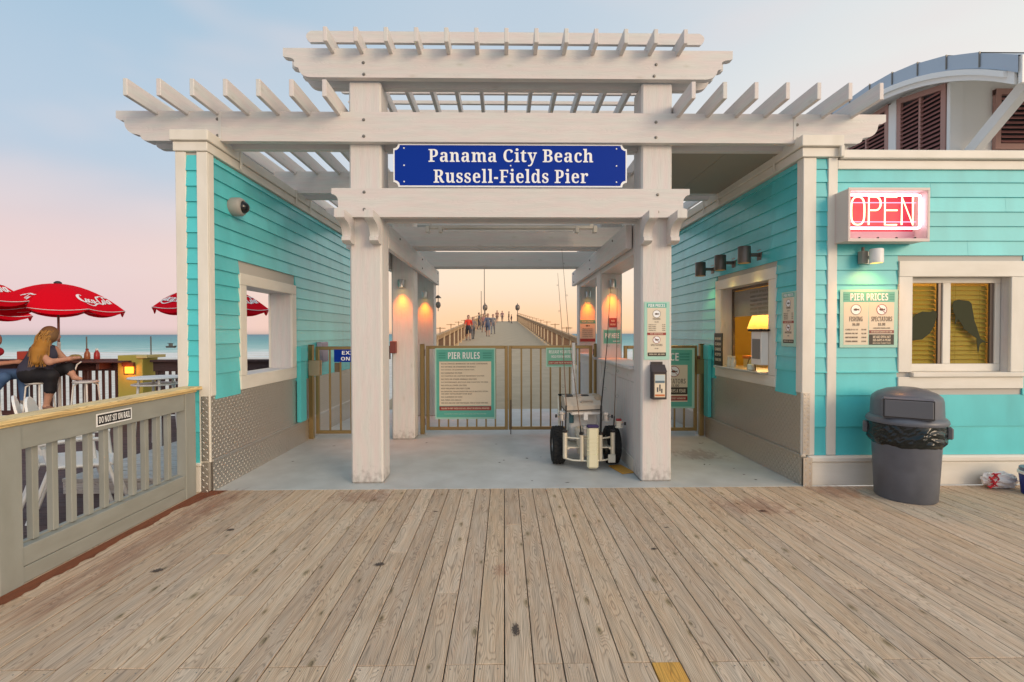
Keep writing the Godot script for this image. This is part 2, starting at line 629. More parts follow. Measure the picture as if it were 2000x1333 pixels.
func sky_colour(az: float, el: float) -> Color:
	# az in degrees, 0 along the pier, positive to the right; el in degrees; linear colours of the evening air
	var back := 1.0 - smoothstep(120.0, 180.0, az)
	var w1 := smoothstep(-42.0, -2.0, az) * back
	var w2 := smoothstep(0.0, 48.0, az) * back
	var hor := Color(0.80, 0.61, 0.62).lerp(Color(1.10, 0.66, 0.37), w1).lerp(Color(1.08, 0.80, 0.52), w2)
	var low := Color(0.84, 0.66, 0.645).lerp(Color(1.02, 0.83, 0.63), w1).lerp(Color(1.04, 0.92, 0.77), w2)
	var mid := Color(0.50, 0.62, 0.75).lerp(Color(0.70, 0.74, 0.78), w1).lerp(Color(0.88, 0.87, 0.83), w2)
	var top := Color(0.37, 0.55, 0.71).lerp(Color(0.52, 0.63, 0.74), w1).lerp(Color(0.76, 0.79, 0.80), w2)
	var c: Color
	if el < 7.0: c = hor.lerp(low, smoothstep(0.0, 7.0, el))
	elif el < 17.0: c = low.lerp(mid, smoothstep(7.0, 17.0, el))
	else: c = mid.lerp(top, smoothstep(17.0, 34.0, el))
	# glow round the low sun, added out of view to brighten deck and fronts
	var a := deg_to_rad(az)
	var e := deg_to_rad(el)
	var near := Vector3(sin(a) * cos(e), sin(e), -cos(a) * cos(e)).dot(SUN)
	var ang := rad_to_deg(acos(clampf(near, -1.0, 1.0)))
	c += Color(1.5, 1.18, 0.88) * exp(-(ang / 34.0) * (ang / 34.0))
	return c * (1.0 / EXPOSURE)


func make_world() -> void:
	var cam := Camera3D.new()
	cam.name = "camera"
	add_child(cam)
	var yaw := 15.0 / 950.0
	var pit := 14.5 / 950.0
	var fw := Vector3(sin(yaw) * cos(pit), -sin(pit), -cos(yaw) * cos(pit))
	var rt := Vector3(cos(yaw), 0, sin(yaw))
	var up := rt.cross(fw)
	var rl := 0.002
	var rt2 := rt * cos(rl) - up * sin(rl)
	var up2 := up * cos(rl) + rt * sin(rl)
	cam.transform = Transform3D(Basis(rt2, up2, -fw), Vector3(0, 1.6, 0))
	cam.fov = rad_to_deg(2.0 * atan(666.5 / 950.0))
	cam.near = 0.05
	cam.far = 12000.0
	cam.current = true
	var w := 512
	var h := 256
	var px := PackedFloat32Array()
	px.resize(w * h * 3)
	var fn := FastNoiseLite.new()
	fn.seed = 4
	fn.frequency = 1.0
	fn.fractal_octaves = 4
	for j in h:
		var el := 90.0 - 180.0 * (j + 0.5) / h
		for i in w:
			var az := 360.0 * (i + 0.5) / w
			if az > 180.0: az -= 360.0
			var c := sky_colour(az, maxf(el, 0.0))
			# thin high haze, drawn out along the horizon
			var a := deg_to_rad(az)
			var q := Vector3(sin(a) * 2.2, el * 0.16, cos(a) * 2.2)
			var s := fn.get_noise_3dv(q) * clampf(el / 10.0, 0.0, 1.0) * clampf((60.0 - el) / 40.0, 0.0, 1.0)
			c = c.lerp(Color(0.70, 0.60, 0.60), clampf(s * 0.6, 0.0, 0.3))
			if el < 0.0: c = Color(0.30, 0.27, 0.24)
			var k := (j * w + i) * 3
			px[k] = c.r
			px[k + 1] = c.g
			px[k + 2] = c.b
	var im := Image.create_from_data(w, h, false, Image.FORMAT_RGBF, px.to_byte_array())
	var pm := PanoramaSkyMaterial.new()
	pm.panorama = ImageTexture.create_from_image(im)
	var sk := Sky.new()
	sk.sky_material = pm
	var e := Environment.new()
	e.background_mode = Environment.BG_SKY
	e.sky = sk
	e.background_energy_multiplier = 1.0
	e.tonemap_mode = Environment.TONE_MAPPER_LINEAR
	e.tonemap_exposure = EXPOSURE
	e.sdfgi_enabled = true
	e.ssao_enabled = true
	e.ssil_enabled = true
	var we := WorldEnvironment.new()
	we.name = "environment"
	we.environment = e
	add_child(we)
	var sun := DirectionalLight3D.new()
	sun.name = "sun"
	add_child(sun)
	sun.transform = Transform3D(Basis.looking_at(-SUN, Vector3.UP), Vector3(0, 20, 0))
	sun.light_energy = 0.36
	sun.light_color = Color(1.0, 0.88, 0.74)
	sun.light_angular_distance = 22.0
	sun.shadow_enabled = true


func _ready() -> void:
	rng.seed = 77
	make_world()
	make_materials()
	make_ground()
	make_pier()
	make_deck()
	make_terrace()
	make_pergola()
	make_left_wall()
	make_shop()
	make_gates()
	make_signs()
	make_lamps()
	make_cart()
	make_bin()
	make_fence()
	make_terrace_things()
	make_people()


func sheet(parent: Node, called: String, m: Material, x0: float, x1: float, y: float, z0: float, z1: float) -> MeshInstance3D:
	var b := MB.new()
	var c := Vector3((x0 + x1) / 2, y, (z0 + z1) / 2)
	b.quad(Vector3(x0, y, z0) - c, Vector3(x1, y, z0) - c, Vector3(x1, y, z1) - c, Vector3(x0, y, z1) - c, Vector3.UP, Vector2(x0, z0), Vector2(x1, z0), Vector2(x1, z1), Vector2(x0, z1))
	return part(parent, called, b.mesh(), m, c)


func make_ground() -> void:
	# white quartz sand, sloping very gently to the waterline
	var sd := sheet(self, "beach_sand", M.sand, -900, 900, -5.05, 60, -185)
	sd.set_meta("kind", "structure")
	# the sea: long swells near the shore, deeper and bluer outwards
	var fn := FastNoiseLite.new()
	fn.seed = 21
	fn.frequency = 1.0
	fn.fractal_octaves = 3
	var b := MB.new()
	b.use_c = true
	var zs := [-138.0]
	var z := -138.0
	while z > -360.0:
		z -= 1.5 + (absf(z) - 138.0) * 0.012
		zs.append(z)
	while z > -9000.0:
		z *= 1.12
		zs.append(z)
	var nx := 150
	var pos := []
	var colr := []
	for j in zs.size():
		var row := []
		var crow := []
		var zz: float = zs[j]
		var spread := maxf(260.0, absf(zz) * 1.35)
		for i in nx + 1:
			var x := lerpf(-spread, spread, float(i) / nx)
			var dist := absf(zz) - 138.0
			var wob := fn.get_noise_2d(x * 0.012, zz * 0.004) * 9.0
			var amp := 0.0
			if absf(zz) < 400.0: amp = 0.38 * exp(-absf(dist - 60.0) / 120.0)
			var ph := (dist + wob) / 15.0
			var crest := pow(0.5 + 0.5 * sin(ph * TAU), 3.0)
			var y := -5.0 + amp * (crest - 0.3) + 0.1 * fn.get_noise_2d(x * 0.3, zz * 0.5)
			if dist < 3.0: y = -5.045
			row.append(Vector3(x, y, zz))
			var foam := clampf((fn.get_noise_2d(x * 0.05 + 40.0, zz * 0.35) + 0.45) * 2.2, 0.0, 1.0)
			var near := exp(-maxf(dist - 22.0, 0.0) / 16.0)
			var f := clampf(near * (0.55 + foam) + crest * foam * 0.9 * exp(-maxf(dist - 40.0, 0.0) / 90.0), 0.0, 1.0)
			var deep := clampf(dist / 420.0, 0.0, 1.0)
			var body := Color(0.32, 0.58, 0.52).lerp(Color(0.12, 0.34, 0.36), pow(deep, 0.6)).lerp(Color(0.11, 0.24, 0.30), clampf((dist - 400.0) / 1500.0, 0.0, 1.0))
			crow.append(body.lerp(Color(0.74, 0.74, 0.72), f))
		pos.append(row)
		colr.append(crow)
	for j in zs.size() - 1:
		for i in nx:
			var q := [pos[j][i], pos[j][i + 1], pos[j + 1][i + 1], pos[j + 1][i]]
			var cc := [colr[j][i], colr[j][i + 1], colr[j + 1][i + 1], colr[j + 1][i]]
			for t in [[0, 1, 2], [0, 2, 3]]:
				var a: Vector3 = q[t[0]]
				var d: Vector3 = q[t[1]]
				var e: Vector3 = q[t[2]]
				var nn := (d - a).cross(e - a).normalized()
				if nn.y < 0.0:
					nn = -nn
					# clockwise seen from above
					for k in t: pass
				var order = [t[0], t[2], t[1]] if (d - a).cross(e - a).y > 0.0 else t
				for k in order:
					b.v.append(q[k])
					b.n.append(nn)
					b.t.append(Vector2(q[k].x, q[k].z))
					b.c.append(cc[k])
	var wm := mat(1, 1, 1, 0.45)
	wm.metallic_specular = 0.22
	wm.vertex_color_use_as_albedo = true
	wm.normal_enabled = true
	wm.normal_texture = noise_tex(0.012, Color.BLACK, Color.WHITE, 512, true, 9.0, 5, null, 31)
	wm.normal_scale = 0.9
	wm.uv1_scale = Vector3(0.045, 0.11, 1)
	var sea := part(self, "sea", b.mesh(), wm)
	sea.set_meta("kind", "structure")
	sea.set_meta("label", "turquoise sea with white surf breaking along the beach")


func make_pier() -> void:
	# entrance slab of concrete, then the pier deck, which rises towards the middle of the pier
	var s := structure("entrance_floor")
	bar(s, "concrete_slab", M.concrete, -3.05, 3.2, -0.3, 0.0, -5.0, -10.3, 0.01)
	var pier := structure("pier_walkway")
	var b := MB.new()
	var half := 2.75
	var prof := [[-10.3, 0.0], [-12.0, 0.05], [-81.0, 3.64], [-90.0, 3.9], [-110.0, 3.95], [-300.0, 3.95]]
	for i in prof.size() - 1:
		var p: Array = prof[i]
		var q: Array = prof[i + 1]
		var x0: float = pier_x(p[0])
		var x1: float = pier_x(q[0])
		var nn := Vector3(0, -(q[0] - p[0]), q[1] - p[1]).normalized()
		b.quad(Vector3(x0 - half, p[1], p[0]), Vector3(x0 + half, p[1], p[0]), Vector3(x1 + half, q[1], q[0]), Vector3(x1 - half, q[1], q[0]), nn, Vector2(-half, p[0]), Vector2(half, p[0]), Vector2(half, q[0]), Vector2(-half, q[0]))
		for sg in [-1.0, 1.0]:
			b.quad(Vector3(x0 + sg * half, p[1], p[0]), Vector3(x1 + sg * half, q[1], q[0]), Vector3(x1 + sg * half, q[1] - 0.6, q[0]), Vector3(x0 + sg * half, p[1] - 0.6, p[0]), Vector3(sg, 0, 0))
	part(pier, "concrete_deck", b.mesh(), M.pier_floor)
	# piles under the deck
	var z := -20.0
	while z > -300.0:
		for sg in [-1.0, 1.0]:
			rod(pier, "pile", M.core, Vector3(pier_x(z) + sg * 2.2, -6.5, z), Vector3(pier_x(z) + sg * 2.2, pier_y(z) - 0.4, z), 0.3)
		z -= 14.0
	# railings
	for sg in [-1.0, 1.0]:
		var side := "left" if sg < 0 else "right"
		var r := thing("pier_railing", "brown timber railing along the %s side of the rising pier" % side, "railing", Vector3(sg * half, 0, -12))
		var zz := -12.2
		var bal := MB.new()
		var first := true
		var prev := Vector3.ZERO
		var k := 0
		while zz > -84.0:
			var base := Vector3(pier_x(zz) + sg * (half - 0.12), pier_y(zz), zz)
			part(r, "post", bmesh(Vector3(0.11, 1.16, 0.11), 0.006, 0), M.pale_post, base + Vector3(0, 0.58, 0))
			if not first:
				for hgt in [[1.1, 0.06, 0.16], [0.98, 0.12, 0.045], [0.16, 0.10, 0.045]]:
					var m := MB.new()
					var d := base - prev
					var ln := d.length()
					var bs := Basis.looking_at(d.normalized(), Vector3.UP)
					m.box(Vector3.ZERO, Vector3(hgt[2], hgt[1], ln), 0.0, bs)
					part(r, "rail", m.mesh(), M.rail_wood, (base + prev) / 2 + Vector3(0, hgt[0], 0))
				for q in range(1, 7):
					var p := prev.lerp(base, q / 7.0) - Vector3(sg * half, 0, -12)
					bal.box(p + Vector3(0, 0.56, 0), Vector3(0.04, 0.84, 0.06))
				if k % 2 == 0:
					part(r, "shelf_board", bmesh(Vector3(0.46, 0.03, 0.2), 0.0, 0), M.rail_wood, base + Vector3(sg * 0.12, 1.3, 0.3))
					part(r, "shelf_bracket", bmesh(Vector3(0.04, 0.3, 0.05), 0.0, 0), M.rail_wood, base + Vector3(sg * 0.12, 1.2, 0.3))
			first = false
			prev = base
			zz -= 2.3
			k += 1
		var bl := part(r, "balusters", bal.mesh(), M.infill, Vector3(sg * half, 0, -12))
		bl.set_meta("kind", "stuff")
	# masts and lamps standing on the pier
	var mast := thing("flag_mast", "tall thin mast with a ball top beside the left pier railing", "mast", Vector3(pier_x(-70) - 2.5, pier_y(-70), -70))
	rod(mast, "pole", M.bronze, mast.position, mast.position + Vector3(0, 9.4, 0), 0.075, 0.05, 6)
	var mm := MB.new()
	mm.sphere(Vector3.ZERO, Vector3(0.28, 0.36, 0.28), 10, 6)
	part(mast, "ball_top", mm.mesh(), M.bronze, mast.position + Vector3(0, 9.2, 0))
	var st := thing("short_mast", "short bare pole on the pier left of the tall mast", "pole", Vector3(pier_x(-60) - 2.55, pier_y(-60), -60))
	rod(st, "pole", M.bronze, st.position, st.position + Vector3(0, 4.3, 0), 0.05, 0.04, 6)
	for sg in [-1.0, 1.0]:
		var zz := -76.0 if sg < 0 else -80.0
		var lp := thing("pier_lantern", "round brown lantern on a post at the crest of the pier, %s railing" % ("left" if sg < 0 else "right"), "lantern", Vector3(pier_x(zz) + sg * 2.6, pier_y(zz), zz), "lanterns at the crest of the pier")
		rod(lp, "post", M.bronze, lp.position, lp.position + Vector3(0, 2.0, 0), 0.07, 0.07, 6)
		turned(lp, "lantern_body", M.bronze, [Vector2(0.0, 0), Vector2(0.24, 0.05), Vector2(0.38, 0.35), Vector2(0.36, 0.75), Vector2(0.2, 0.95), Vector2(0, 1.0)], lp.position + Vector3(0, 1.8, 0), 10)
		turned(lp, "finial", M.bronze, [Vector2(0.08, 0), Vector2(0.05, 0.2), Vector2(0, 0.35)], lp.position + Vector3(0, 2.75, 0), 6)


func pier_x(z: float) -> float:
	return 0.04 + (z + 10.3) * 0.0065


func pier_y(z: float) -> float:
	if z > -12.0: return 0.05 * clampf((-10.3 - z) / 1.7, 0.0, 1.0)
	if z > -81.0: return lerpf(0.05, 3.64, (-12.0 - z) / 69.0)
	if z > -90.0: return lerpf(3.64, 3.9, (-81.0 - z) / 9.0)
	return 3.93


func make_deck() -> void:
	var d := structure("boardwalk")
	var pitch := 0.1425
	var w := 0.1366
	var r := RandomNumberGenerator.new()
	r.seed = 5
	var x0 := -3.135
	var cols := 80
	for i in cols:
		var x := x0 + pitch * i + w / 2
		var zfar := -5.0
		# the boards end at the plinth, the slab or the shop wall
		var joints := []
		var edge := [-2.33, -3.55, -2.33, -4.05, -2.33, -2.98][(i * 5 + i / 3) % 6] as float
		if absf(x - 0.815) < pitch * 0.5: edge = -2.33
		var z := edge
		joints.append(zfar)
		if edge - zfar > 3.3: joints.append(-3.9)
		while z < 2.4:
			joints.append(z)
			z += [2.44, 3.05, 3.66][r.randi() % 3]
		joints.append(2.6)
		for k in joints.size() - 1:
			var a: float = joints[k] + (0.002 if k > 0 else 0.0)
			var e: float = joints[k + 1] - 0.002
			if e - a < 0.05: continue
			var yellow := absf(x - 0.815) < pitch * 0.5 and absf(a + 2.33) < 0.01
			if a > 2.5: continue
			var m := MB.new()
			m.off = Vector2(r.randf() * 4.6, r.randf() * 9.0)
			m.box(Vector3.ZERO, Vector3(w + (r.randf() - 0.5) * 0.0015, 0.036, e - a), 0.002)
			var o := part(d, "board", m.mesh(), M.yellow_board if yellow else M["deck%d" % (r.randi() % 7)], Vector3(x, -0.018 + (r.randf() - 0.5) * 0.002, (a + e) / 2))
			o.rotation.y = (r.randf() - 0.5) * 0.0006
			# a pair of screw heads at each end of the boards near the camera
			if a < 0.0 and a > -4.0 and k > 0 and not yellow and absf(x) < 4.0:
				var sc := MB.new()
				for sx in [-0.045, 0.04]:
					sc.lathe(PackedVector2Array([Vector2(0.0042, 0), Vector2(0.0038, 0.0012), Vector2(0, 0.0012)]), 8, Transform3D(Basis.IDENTITY, Vector3(sx, 0.0175, -(e - a) / 2 + 0.03)))
				part(o, "screw", sc.mesh(), M.bolt, o.position).position = Vector3.ZERO
	# joists close the gaps from below
	var zz := -4.95
	while zz < 2.6:
		bar(d, "joist", M.dark, x0 - 0.1, x0 + pitch * cols, -0.26, -0.042, zz, zz + 0.05, 0.0)
		zz += 0.6
	bar(d, "underside", M.dark, x0 - 0.1, x0 + pitch * cols, -0.4, -0.3, -5.0, 2.6, 0.0)
	# red stain left along the foot of the railing
	var fn := FastNoiseLite.new()
	fn.seed = 3
	fn.frequency = 1.0
	fn.fractal_octaves = 4
	var b := MB.new()
	var prev := []
	for i in 91:
		var z := -4.99 + i * 0.04
		var wd := 0.10 + 0.05 * fn.get_noise_2d(z * 3.0, 0.0) + 0.02 * fn.get_noise_2d(z * 14.0, 4.0)
		if i < 12: wd += 0.12 * (1.0 - i / 12.0)
		var a := Vector3(-3.07, 0.0035, z)
		var c := Vector3(-3.07 + wd, 0.0035, z)
		if i > 0: b.quad(prev[0], prev[1], c, a, Vector3.UP, Vector2(prev[0].x, prev[0].z), Vector2(prev[1].x, prev[1].z), Vector2(c.x, c.z), Vector2(a.x, a.z))
		prev = [a, c]
	part(d, "red_stain_and_glow", b.mesh(), M.stain)
	# worn pale and reddish streaks beside it, and dark spots and knots
	var spots := [[0.058, -2.60, 0.028, 0.075, 0.0], [-0.87, -3.36, 0.05, 0.035, 0.3], [-2.24, -3.98, 0.045, 0.03, 0.2], [-2.35, -3.30, 0.05, 0.035, 0.6], [1.105, -3.56, 0.035, 0.02, 0.2], [-0.62, -4.35, 0.03, 0.015, 0.0], [2.31, -4.30, 0.05, 0.03, 0.1], [1.33, -3.95, 0.03, 0.012, 0.2]]
	var sm := mat(0.035, 0.03, 0.028, 0.8)
	sm.transparency = BaseMaterial3D.TRANSPARENCY_ALPHA
	sm.vertex_color_use_as_albedo = false
	var blot := Image.create_empty(64, 64, false, Image.FORMAT_RGBA8)
	for j in 64:
		for i in 64:
			var rr := Vector2(i - 31.5, j - 31.5).length() / 31.5
			var nz := fn.get_noise_2d(i * 0.09, j * 0.09)
			blot.set_pixel(i, j, Color(0.30, 0.26, 0.24, clampf((0.85 - rr + nz * 0.55) * 2.4, 0.0, 0.88)))
	sm.albedo_color = Color.WHITE
	sm.albedo_texture = ImageTexture.create_from_image(blot)
	var kk := 0
	for s in spots:
		var m := MB.new()
		var hx: float = s[2]
		var hz: float = s[3]
		m.quad(Vector3(-hx, 0, -hz), Vector3(hx, 0, -hz), Vector3(hx, 0, hz), Vector3(-hx, 0, hz), Vector3.UP, Vector2(0, 0), Vector2(1, 0), Vector2(1, 1), Vector2(0, 1))
		part(d, "dark_stain", m.mesh(), sm, Vector3(s[0], 0.0032 + 0.0004 * kk, s[1]), Basis(Vector3.UP, s[4]))
		kk += 1
	# gum, drips and scuffs on the concrete
	var fl := get_node("entrance_floor") as Node3D
	var r2 := RandomNumberGenerator.new()
	r2.seed = 9
	for i in 26:
		var m := MB.new()
		var hx := 0.012 + 0.03 * r2.randf() * r2.randf()
		var hz := 0.012 + 0.04 * r2.randf() * r2.randf()
		m.quad(Vector3(-hx, 0, -hz), Vector3(hx, 0, -hz), Vector3(hx, 0, hz), Vector3(-hx, 0, hz), Vector3.UP, Vector2(0, 0), Vector2(1, 0), Vector2(1, 1), Vector2(0, 1))
		part(fl, "gum_spot", m.mesh(), sm, Vector3(-2.7 + 5.6 * r2.randf(), 0.002 + 0.0002 * i, -5.15 - 2.4 * r2.randf()), Basis(Vector3.UP, r2.randf() * 3.0))
	# reddish blots: stain beside the railing, warm light painted on deck and slab
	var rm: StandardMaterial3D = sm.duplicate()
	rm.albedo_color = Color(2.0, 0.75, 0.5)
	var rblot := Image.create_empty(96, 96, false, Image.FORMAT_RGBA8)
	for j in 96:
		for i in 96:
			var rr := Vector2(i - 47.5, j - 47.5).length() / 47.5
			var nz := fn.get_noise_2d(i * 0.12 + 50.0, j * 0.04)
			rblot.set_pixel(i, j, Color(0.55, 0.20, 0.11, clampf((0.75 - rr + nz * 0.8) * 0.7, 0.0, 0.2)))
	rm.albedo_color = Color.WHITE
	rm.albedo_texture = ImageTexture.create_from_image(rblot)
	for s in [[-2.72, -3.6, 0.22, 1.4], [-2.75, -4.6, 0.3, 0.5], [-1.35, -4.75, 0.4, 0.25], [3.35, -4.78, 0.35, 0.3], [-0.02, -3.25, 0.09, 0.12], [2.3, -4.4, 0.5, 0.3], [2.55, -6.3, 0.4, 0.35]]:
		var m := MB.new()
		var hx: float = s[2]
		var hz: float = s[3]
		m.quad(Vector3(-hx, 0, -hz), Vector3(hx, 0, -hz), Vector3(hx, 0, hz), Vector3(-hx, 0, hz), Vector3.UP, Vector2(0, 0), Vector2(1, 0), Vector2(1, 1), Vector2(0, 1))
		part(d, "red_stain_and_glow", m.mesh(), rm, Vector3(s[0], 0.0085 + 0.0004 * kk, s[1]))
		kk += 1


func make_terrace() -> void:
	# dark timber deck of the restaurant beyond the railing, and the railings along its far edge
	var d := structure("terrace_deck")
	var r := RandomNumberGenerator.new()
	r.seed = 15
	var z := -1.2
	var k := 0
	while z > -9.6:
		var m := MB.new()
		m.off = Vector2(r.randf() * 4.0, r.randf() * 9.0)
		m.box(Vector3.ZERO, Vector3(12.0, 0.036, 0.136), 0.003)
		part(d, "board", m.mesh(), M.dark_deck if r.randf() < 0.6 else M.dark_deck2, Vector3(-9.28, -0.018, z))
		z -= 0.142
		k += 1
	bar(d, "underside", M.dark, -15.3, -3.28, -0.3, -0.06, -9.6, -1.1, 0.0)
	# concrete passage west of the wall


func scroll_end(len_: float, top: float, bot: float, kind: int) -> Array:
	# outline of a beam from its middle (x = 0) to its scrolled right-hand end (x = len_); returned from the top middle clockwise
	var h := top - bot
	var p := []
	if kind == 0:      # long beam: lug, small step, concave sweep
		p.append(Vector2(len_, top))
		p.append(Vector2(len_, top - 0.075))
		p.append(Vector2(len_ - 0.045, top - 0.10))
		p.append(Vector2(len_ - 0.075, top - 0.10))
		for i in 7:
			var a := PI / 2 * i / 6.0
			p.append(Vector2(len_ - 0.085 - 0.12 * (1.0 - cos(a)), top - 0.12 - 0.12 * sin(a)))
		p.append(Vector2(len_ - 0.245, top - 0.25))
		for i in 4:
			var a := PI / 2 * i / 3.0
			p.append(Vector2(len_ - 0.25 - 0.06 * (1.0 - cos(a)), top - 0.262 - (h - 0.262) * sin(a)))
	elif kind == 1:    # top beam: lug, quarter hollow, lug, quarter round
		p.append(Vector2(len_, top))
		p.append(Vector2(len_, top - 0.085))
		p.append(Vector2(len_ - 0.03, top - 0.095))
		for i in 6:
			var a := PI / 2 * i / 5.0
			p.append(Vector2(len_ - 0.03 - 0.085 * sin(a), top - 0.095 - 0.035 * (1.0 - cos(a))))
		p.append(Vector2(len_ - 0.115, top - 0.19))
		p.append(Vector2(len_ - 0.15, top - 0.20))
		for i in 6:
			var a := PI / 2 * i / 5.0
			p.append(Vector2(len_ - 0.16 - 0.13 * (1.0 - cos(a)), top - 0.21 - (h - 0.21) * sin(a)))
	else:              # low beam: two square lugs with a hollow between
		p.append(Vector2(len_, top))
		p.append(Vector2(len_, top - 0.06))
		for i in 6:
			var a := PI / 2 * i / 5.0
			p.append(Vector2(len_ - 0.068 * sin(a), top - 0.062 - 0.075 * (1.0 - cos(a))))
		p.append(Vector2(len_ - 0.068, top - 0.20))
		p.append(Vector2(len_ - 0.025, top - 0.215))
		p.append(Vector2(len_ - 0.025, bot))
	return p


func scroll_beam(x0: float, x1: float, top: float, bot: float, kind: int) -> Array:
	var c := (x0 + x1) / 2
	var e := scroll_end((x1 - x0) / 2, top, bot, kind)
	var pts := []
	for p in e: pts.append(Vector2(p.x, p.y))
	e.reverse()
	for p in e: pts.append(Vector2(-p.x, p.y))
	return pts


func bolts(parent: Node3D, pts: Array) -> void:
	var m := MB.new()
	m.lathe(PackedVector2Array([Vector2(0.017, 0), Vector2(0.017, 0.003), Vector2(0.010, 0.004), Vector2(0.010, 0.012), Vector2(0, 0.013)]), 8, Transform3D(Basis(Vector3.RIGHT, PI / 2), Vector3.ZERO))
	var mm := m.mesh()
	for p in pts: part(parent, "bolt", mm, M.bolt, p)


func make_pergola() -> void:
	var g := thing("entrance_pergola", "tall white timber gateway of columns, beams and rafters over the pier entrance", "pergola", Vector3(0.08, 0, -5.36))
	# columns
	var cols := [[-1.64, -1.30, -5.2, 4.27], [1.47, 1.80, -5.2, 4.27], [-1.70, -1.36, -7.36, 3.7], [1.46, 1.79, -7.36, 3.7], [-1.70, -1.36, -9.45, 3.7], [1.46, 1.79, -9.45, 3.7]]
	for c in cols:
		bar(g, "column", M.white, c[0], c[1], 0.0, c[3], c[2], c[2] - 0.32, 0.018)
	# scuffs and dirt at the feet of the columns
	var fn := FastNoiseLite.new()
	fn.seed = 41
	fn.frequency = 1.0
	fn.fractal_octaves = 4
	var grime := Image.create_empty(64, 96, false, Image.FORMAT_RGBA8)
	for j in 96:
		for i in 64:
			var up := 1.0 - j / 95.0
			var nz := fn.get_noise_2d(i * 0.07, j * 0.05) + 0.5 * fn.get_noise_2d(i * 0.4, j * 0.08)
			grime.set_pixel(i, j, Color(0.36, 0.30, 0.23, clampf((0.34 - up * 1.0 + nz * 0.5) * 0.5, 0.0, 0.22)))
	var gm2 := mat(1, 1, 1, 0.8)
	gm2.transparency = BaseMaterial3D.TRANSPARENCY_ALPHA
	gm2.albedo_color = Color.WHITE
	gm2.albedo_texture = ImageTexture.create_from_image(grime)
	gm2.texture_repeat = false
	for q in [[-1.47, -5.1975, 0.33, 0], [1.635, -5.1975, 0.32, 0], [-1.53, -7.3575, 0.33, 0], [-1.2975, -5.36, 0.31, 1], [1.4675, -5.36, 0.31, -1], [-1.3575, -7.52, 0.31, 1]]:
		var b := MB.new()
		var hw: float = q[2] / 2
		b.quad(Vector3(-hw, 0, 0), Vector3(hw, 0, 0), Vector3(hw, 0.42, 0), Vector3(-hw, 0.42, 0), Vector3(0, 0, 1), Vector2(0, 1), Vector2(1, 1), Vector2(1, 0), Vector2(0, 0))
		part(g, "grime", b.mesh(), gm2, Vector3(q[0], 0.002, q[1]), Basis(Vector3.UP, PI / 2 * q[3]))
	# top tier
	for z in [-5.16, -5.385]:
		extrude(g, "top_beam", M.white, scroll_beam(-2.29, 2.41, 4.568, 4.268, 1), 0.075, Vector3(0.06, 0, z))
	for z in [-7.0, -7.25]:
		extrude(g, "top_beam", M.white, scroll_beam(-2.29, 2.41, 4.568, 4.268, 1), 0.07, Vector3(0.06, 0, z))
	for k in 13:
		bar(g, "rafter", M.white, -1.775 + k * 0.3005 - 0.021, -1.775 + k * 0.3005 + 0.021, 4.512, 4.655, -4.9, -7.75, 0.004)
	for k in 9:
		var z := -5.19 - k * 0.27
		var ph := 1.0 if k == 0 else 0.35
		var rp := [Vector2(-2.06, 0.0), Vector2(-2.09, 0.03 * ph), Vector2(-2.10, 0.06 * ph), Vector2(-2.09, 0.09 * ph), Vector2(-2.05, 0.118 * ph), Vector2(2.05, 0.118 * ph), Vector2(2.09, 0.09 * ph), Vector2(2.10, 0.06 * ph), Vector2(2.09, 0.03 * ph), Vector2(2.06, 0.0)]
		extrude(g, "purlin", M.white, rp, 0.04, Vector3(0.03, 4.657, z))
	bolts(g, [Vector3(-1.455, 4.30, -5.122), Vector3(-1.46, 4.42, -5.122), Vector3(1.58, 4.30, -5.122), Vector3(1.60, 4.42, -5.122)])
	# middle tier: the long beam and its rafters to both sides
	for z in [-5.16, -5.385, -7.03, -7.33, -9.05, -9.30]:
		extrude(g, "long_beam", M.white, scroll_beam(-4.03, 4.03, 3.912, 3.605, 0), 0.075, Vector3(0.02, 0, z))
	for k in 7:
		for s in [[-3.598 + k * 0.3135, 0.0], [1.837 + k * 0.307, 0.0]]:
			bar(g, "rafter", M.white, s[0] - 0.021, s[0] + 0.021, 3.872, 4.035, -4.71, -9.75, 0.004)
	bolts(g, [Vector3(-1.46, 3.83, -5.122), Vector3(-1.46, 3.66, -5.122), Vector3(1.60, 3.82, -5.122), Vector3(1.60, 3.66, -5.122), Vector3(-2.97, 3.83, -5.122), Vector3(-2.97, 3.66, -5.122), Vector3(3.1, 3.80, -5.122), Vector3(3.1, 3.65, -5.122)])
	bar(g, "splice_plate", M.white, -2.96, -2.93, 3.607, 3.91, -5.1225, -5.118, 0.0)
	bar(g, "splice_plate", M.white, 3.06, 3.09, 3.607, 3.91, -5.1225, -5.118, 0.0)
	# low tier: front beam, side beams along the passage, cross beams
	for z in [-5.16, -5.385]:
		extrude(g, "low_beam", M.white, scroll_beam(-1.80, 1.96, 3.122, 2.822, 2), 0.075, Vector3(0.08, 0, z))
	bolts(g, [Vector3(-1.46, 3.08, -5.122), Vector3(-1.46, 2.90, -5.122), Vector3(1.62, 3.06, -5.122), Vector3(1.62, 2.88, -5.122)])
	bar(g, "side_beam", M.white, -1.36, -1.30, 2.565, 2.84, -5.525, -9.75, 0.005)
	bar(g, "side_beam", M.white, 1.385, 1.455, 2.565, 2.84, -5.525, -9.95, 0.005)
	bar(g, "side_beam", M.white, -1.78, -1.705, 2.565, 2.84, -5.525, -9.75, 0.005)
	bar(g, "side_beam", M.white, 1.795, 1.865, 2.565, 2.84, -5.525, -9.95, 0.005)
	for z in [-7.0, -7.30, -9.10, -9.36]:
		bar(g, "cross_beam", M.white, -1.80, 1.88, 2.842, 3.12, z - 0.037, z + 0.037, 0.005)
	var bl := []
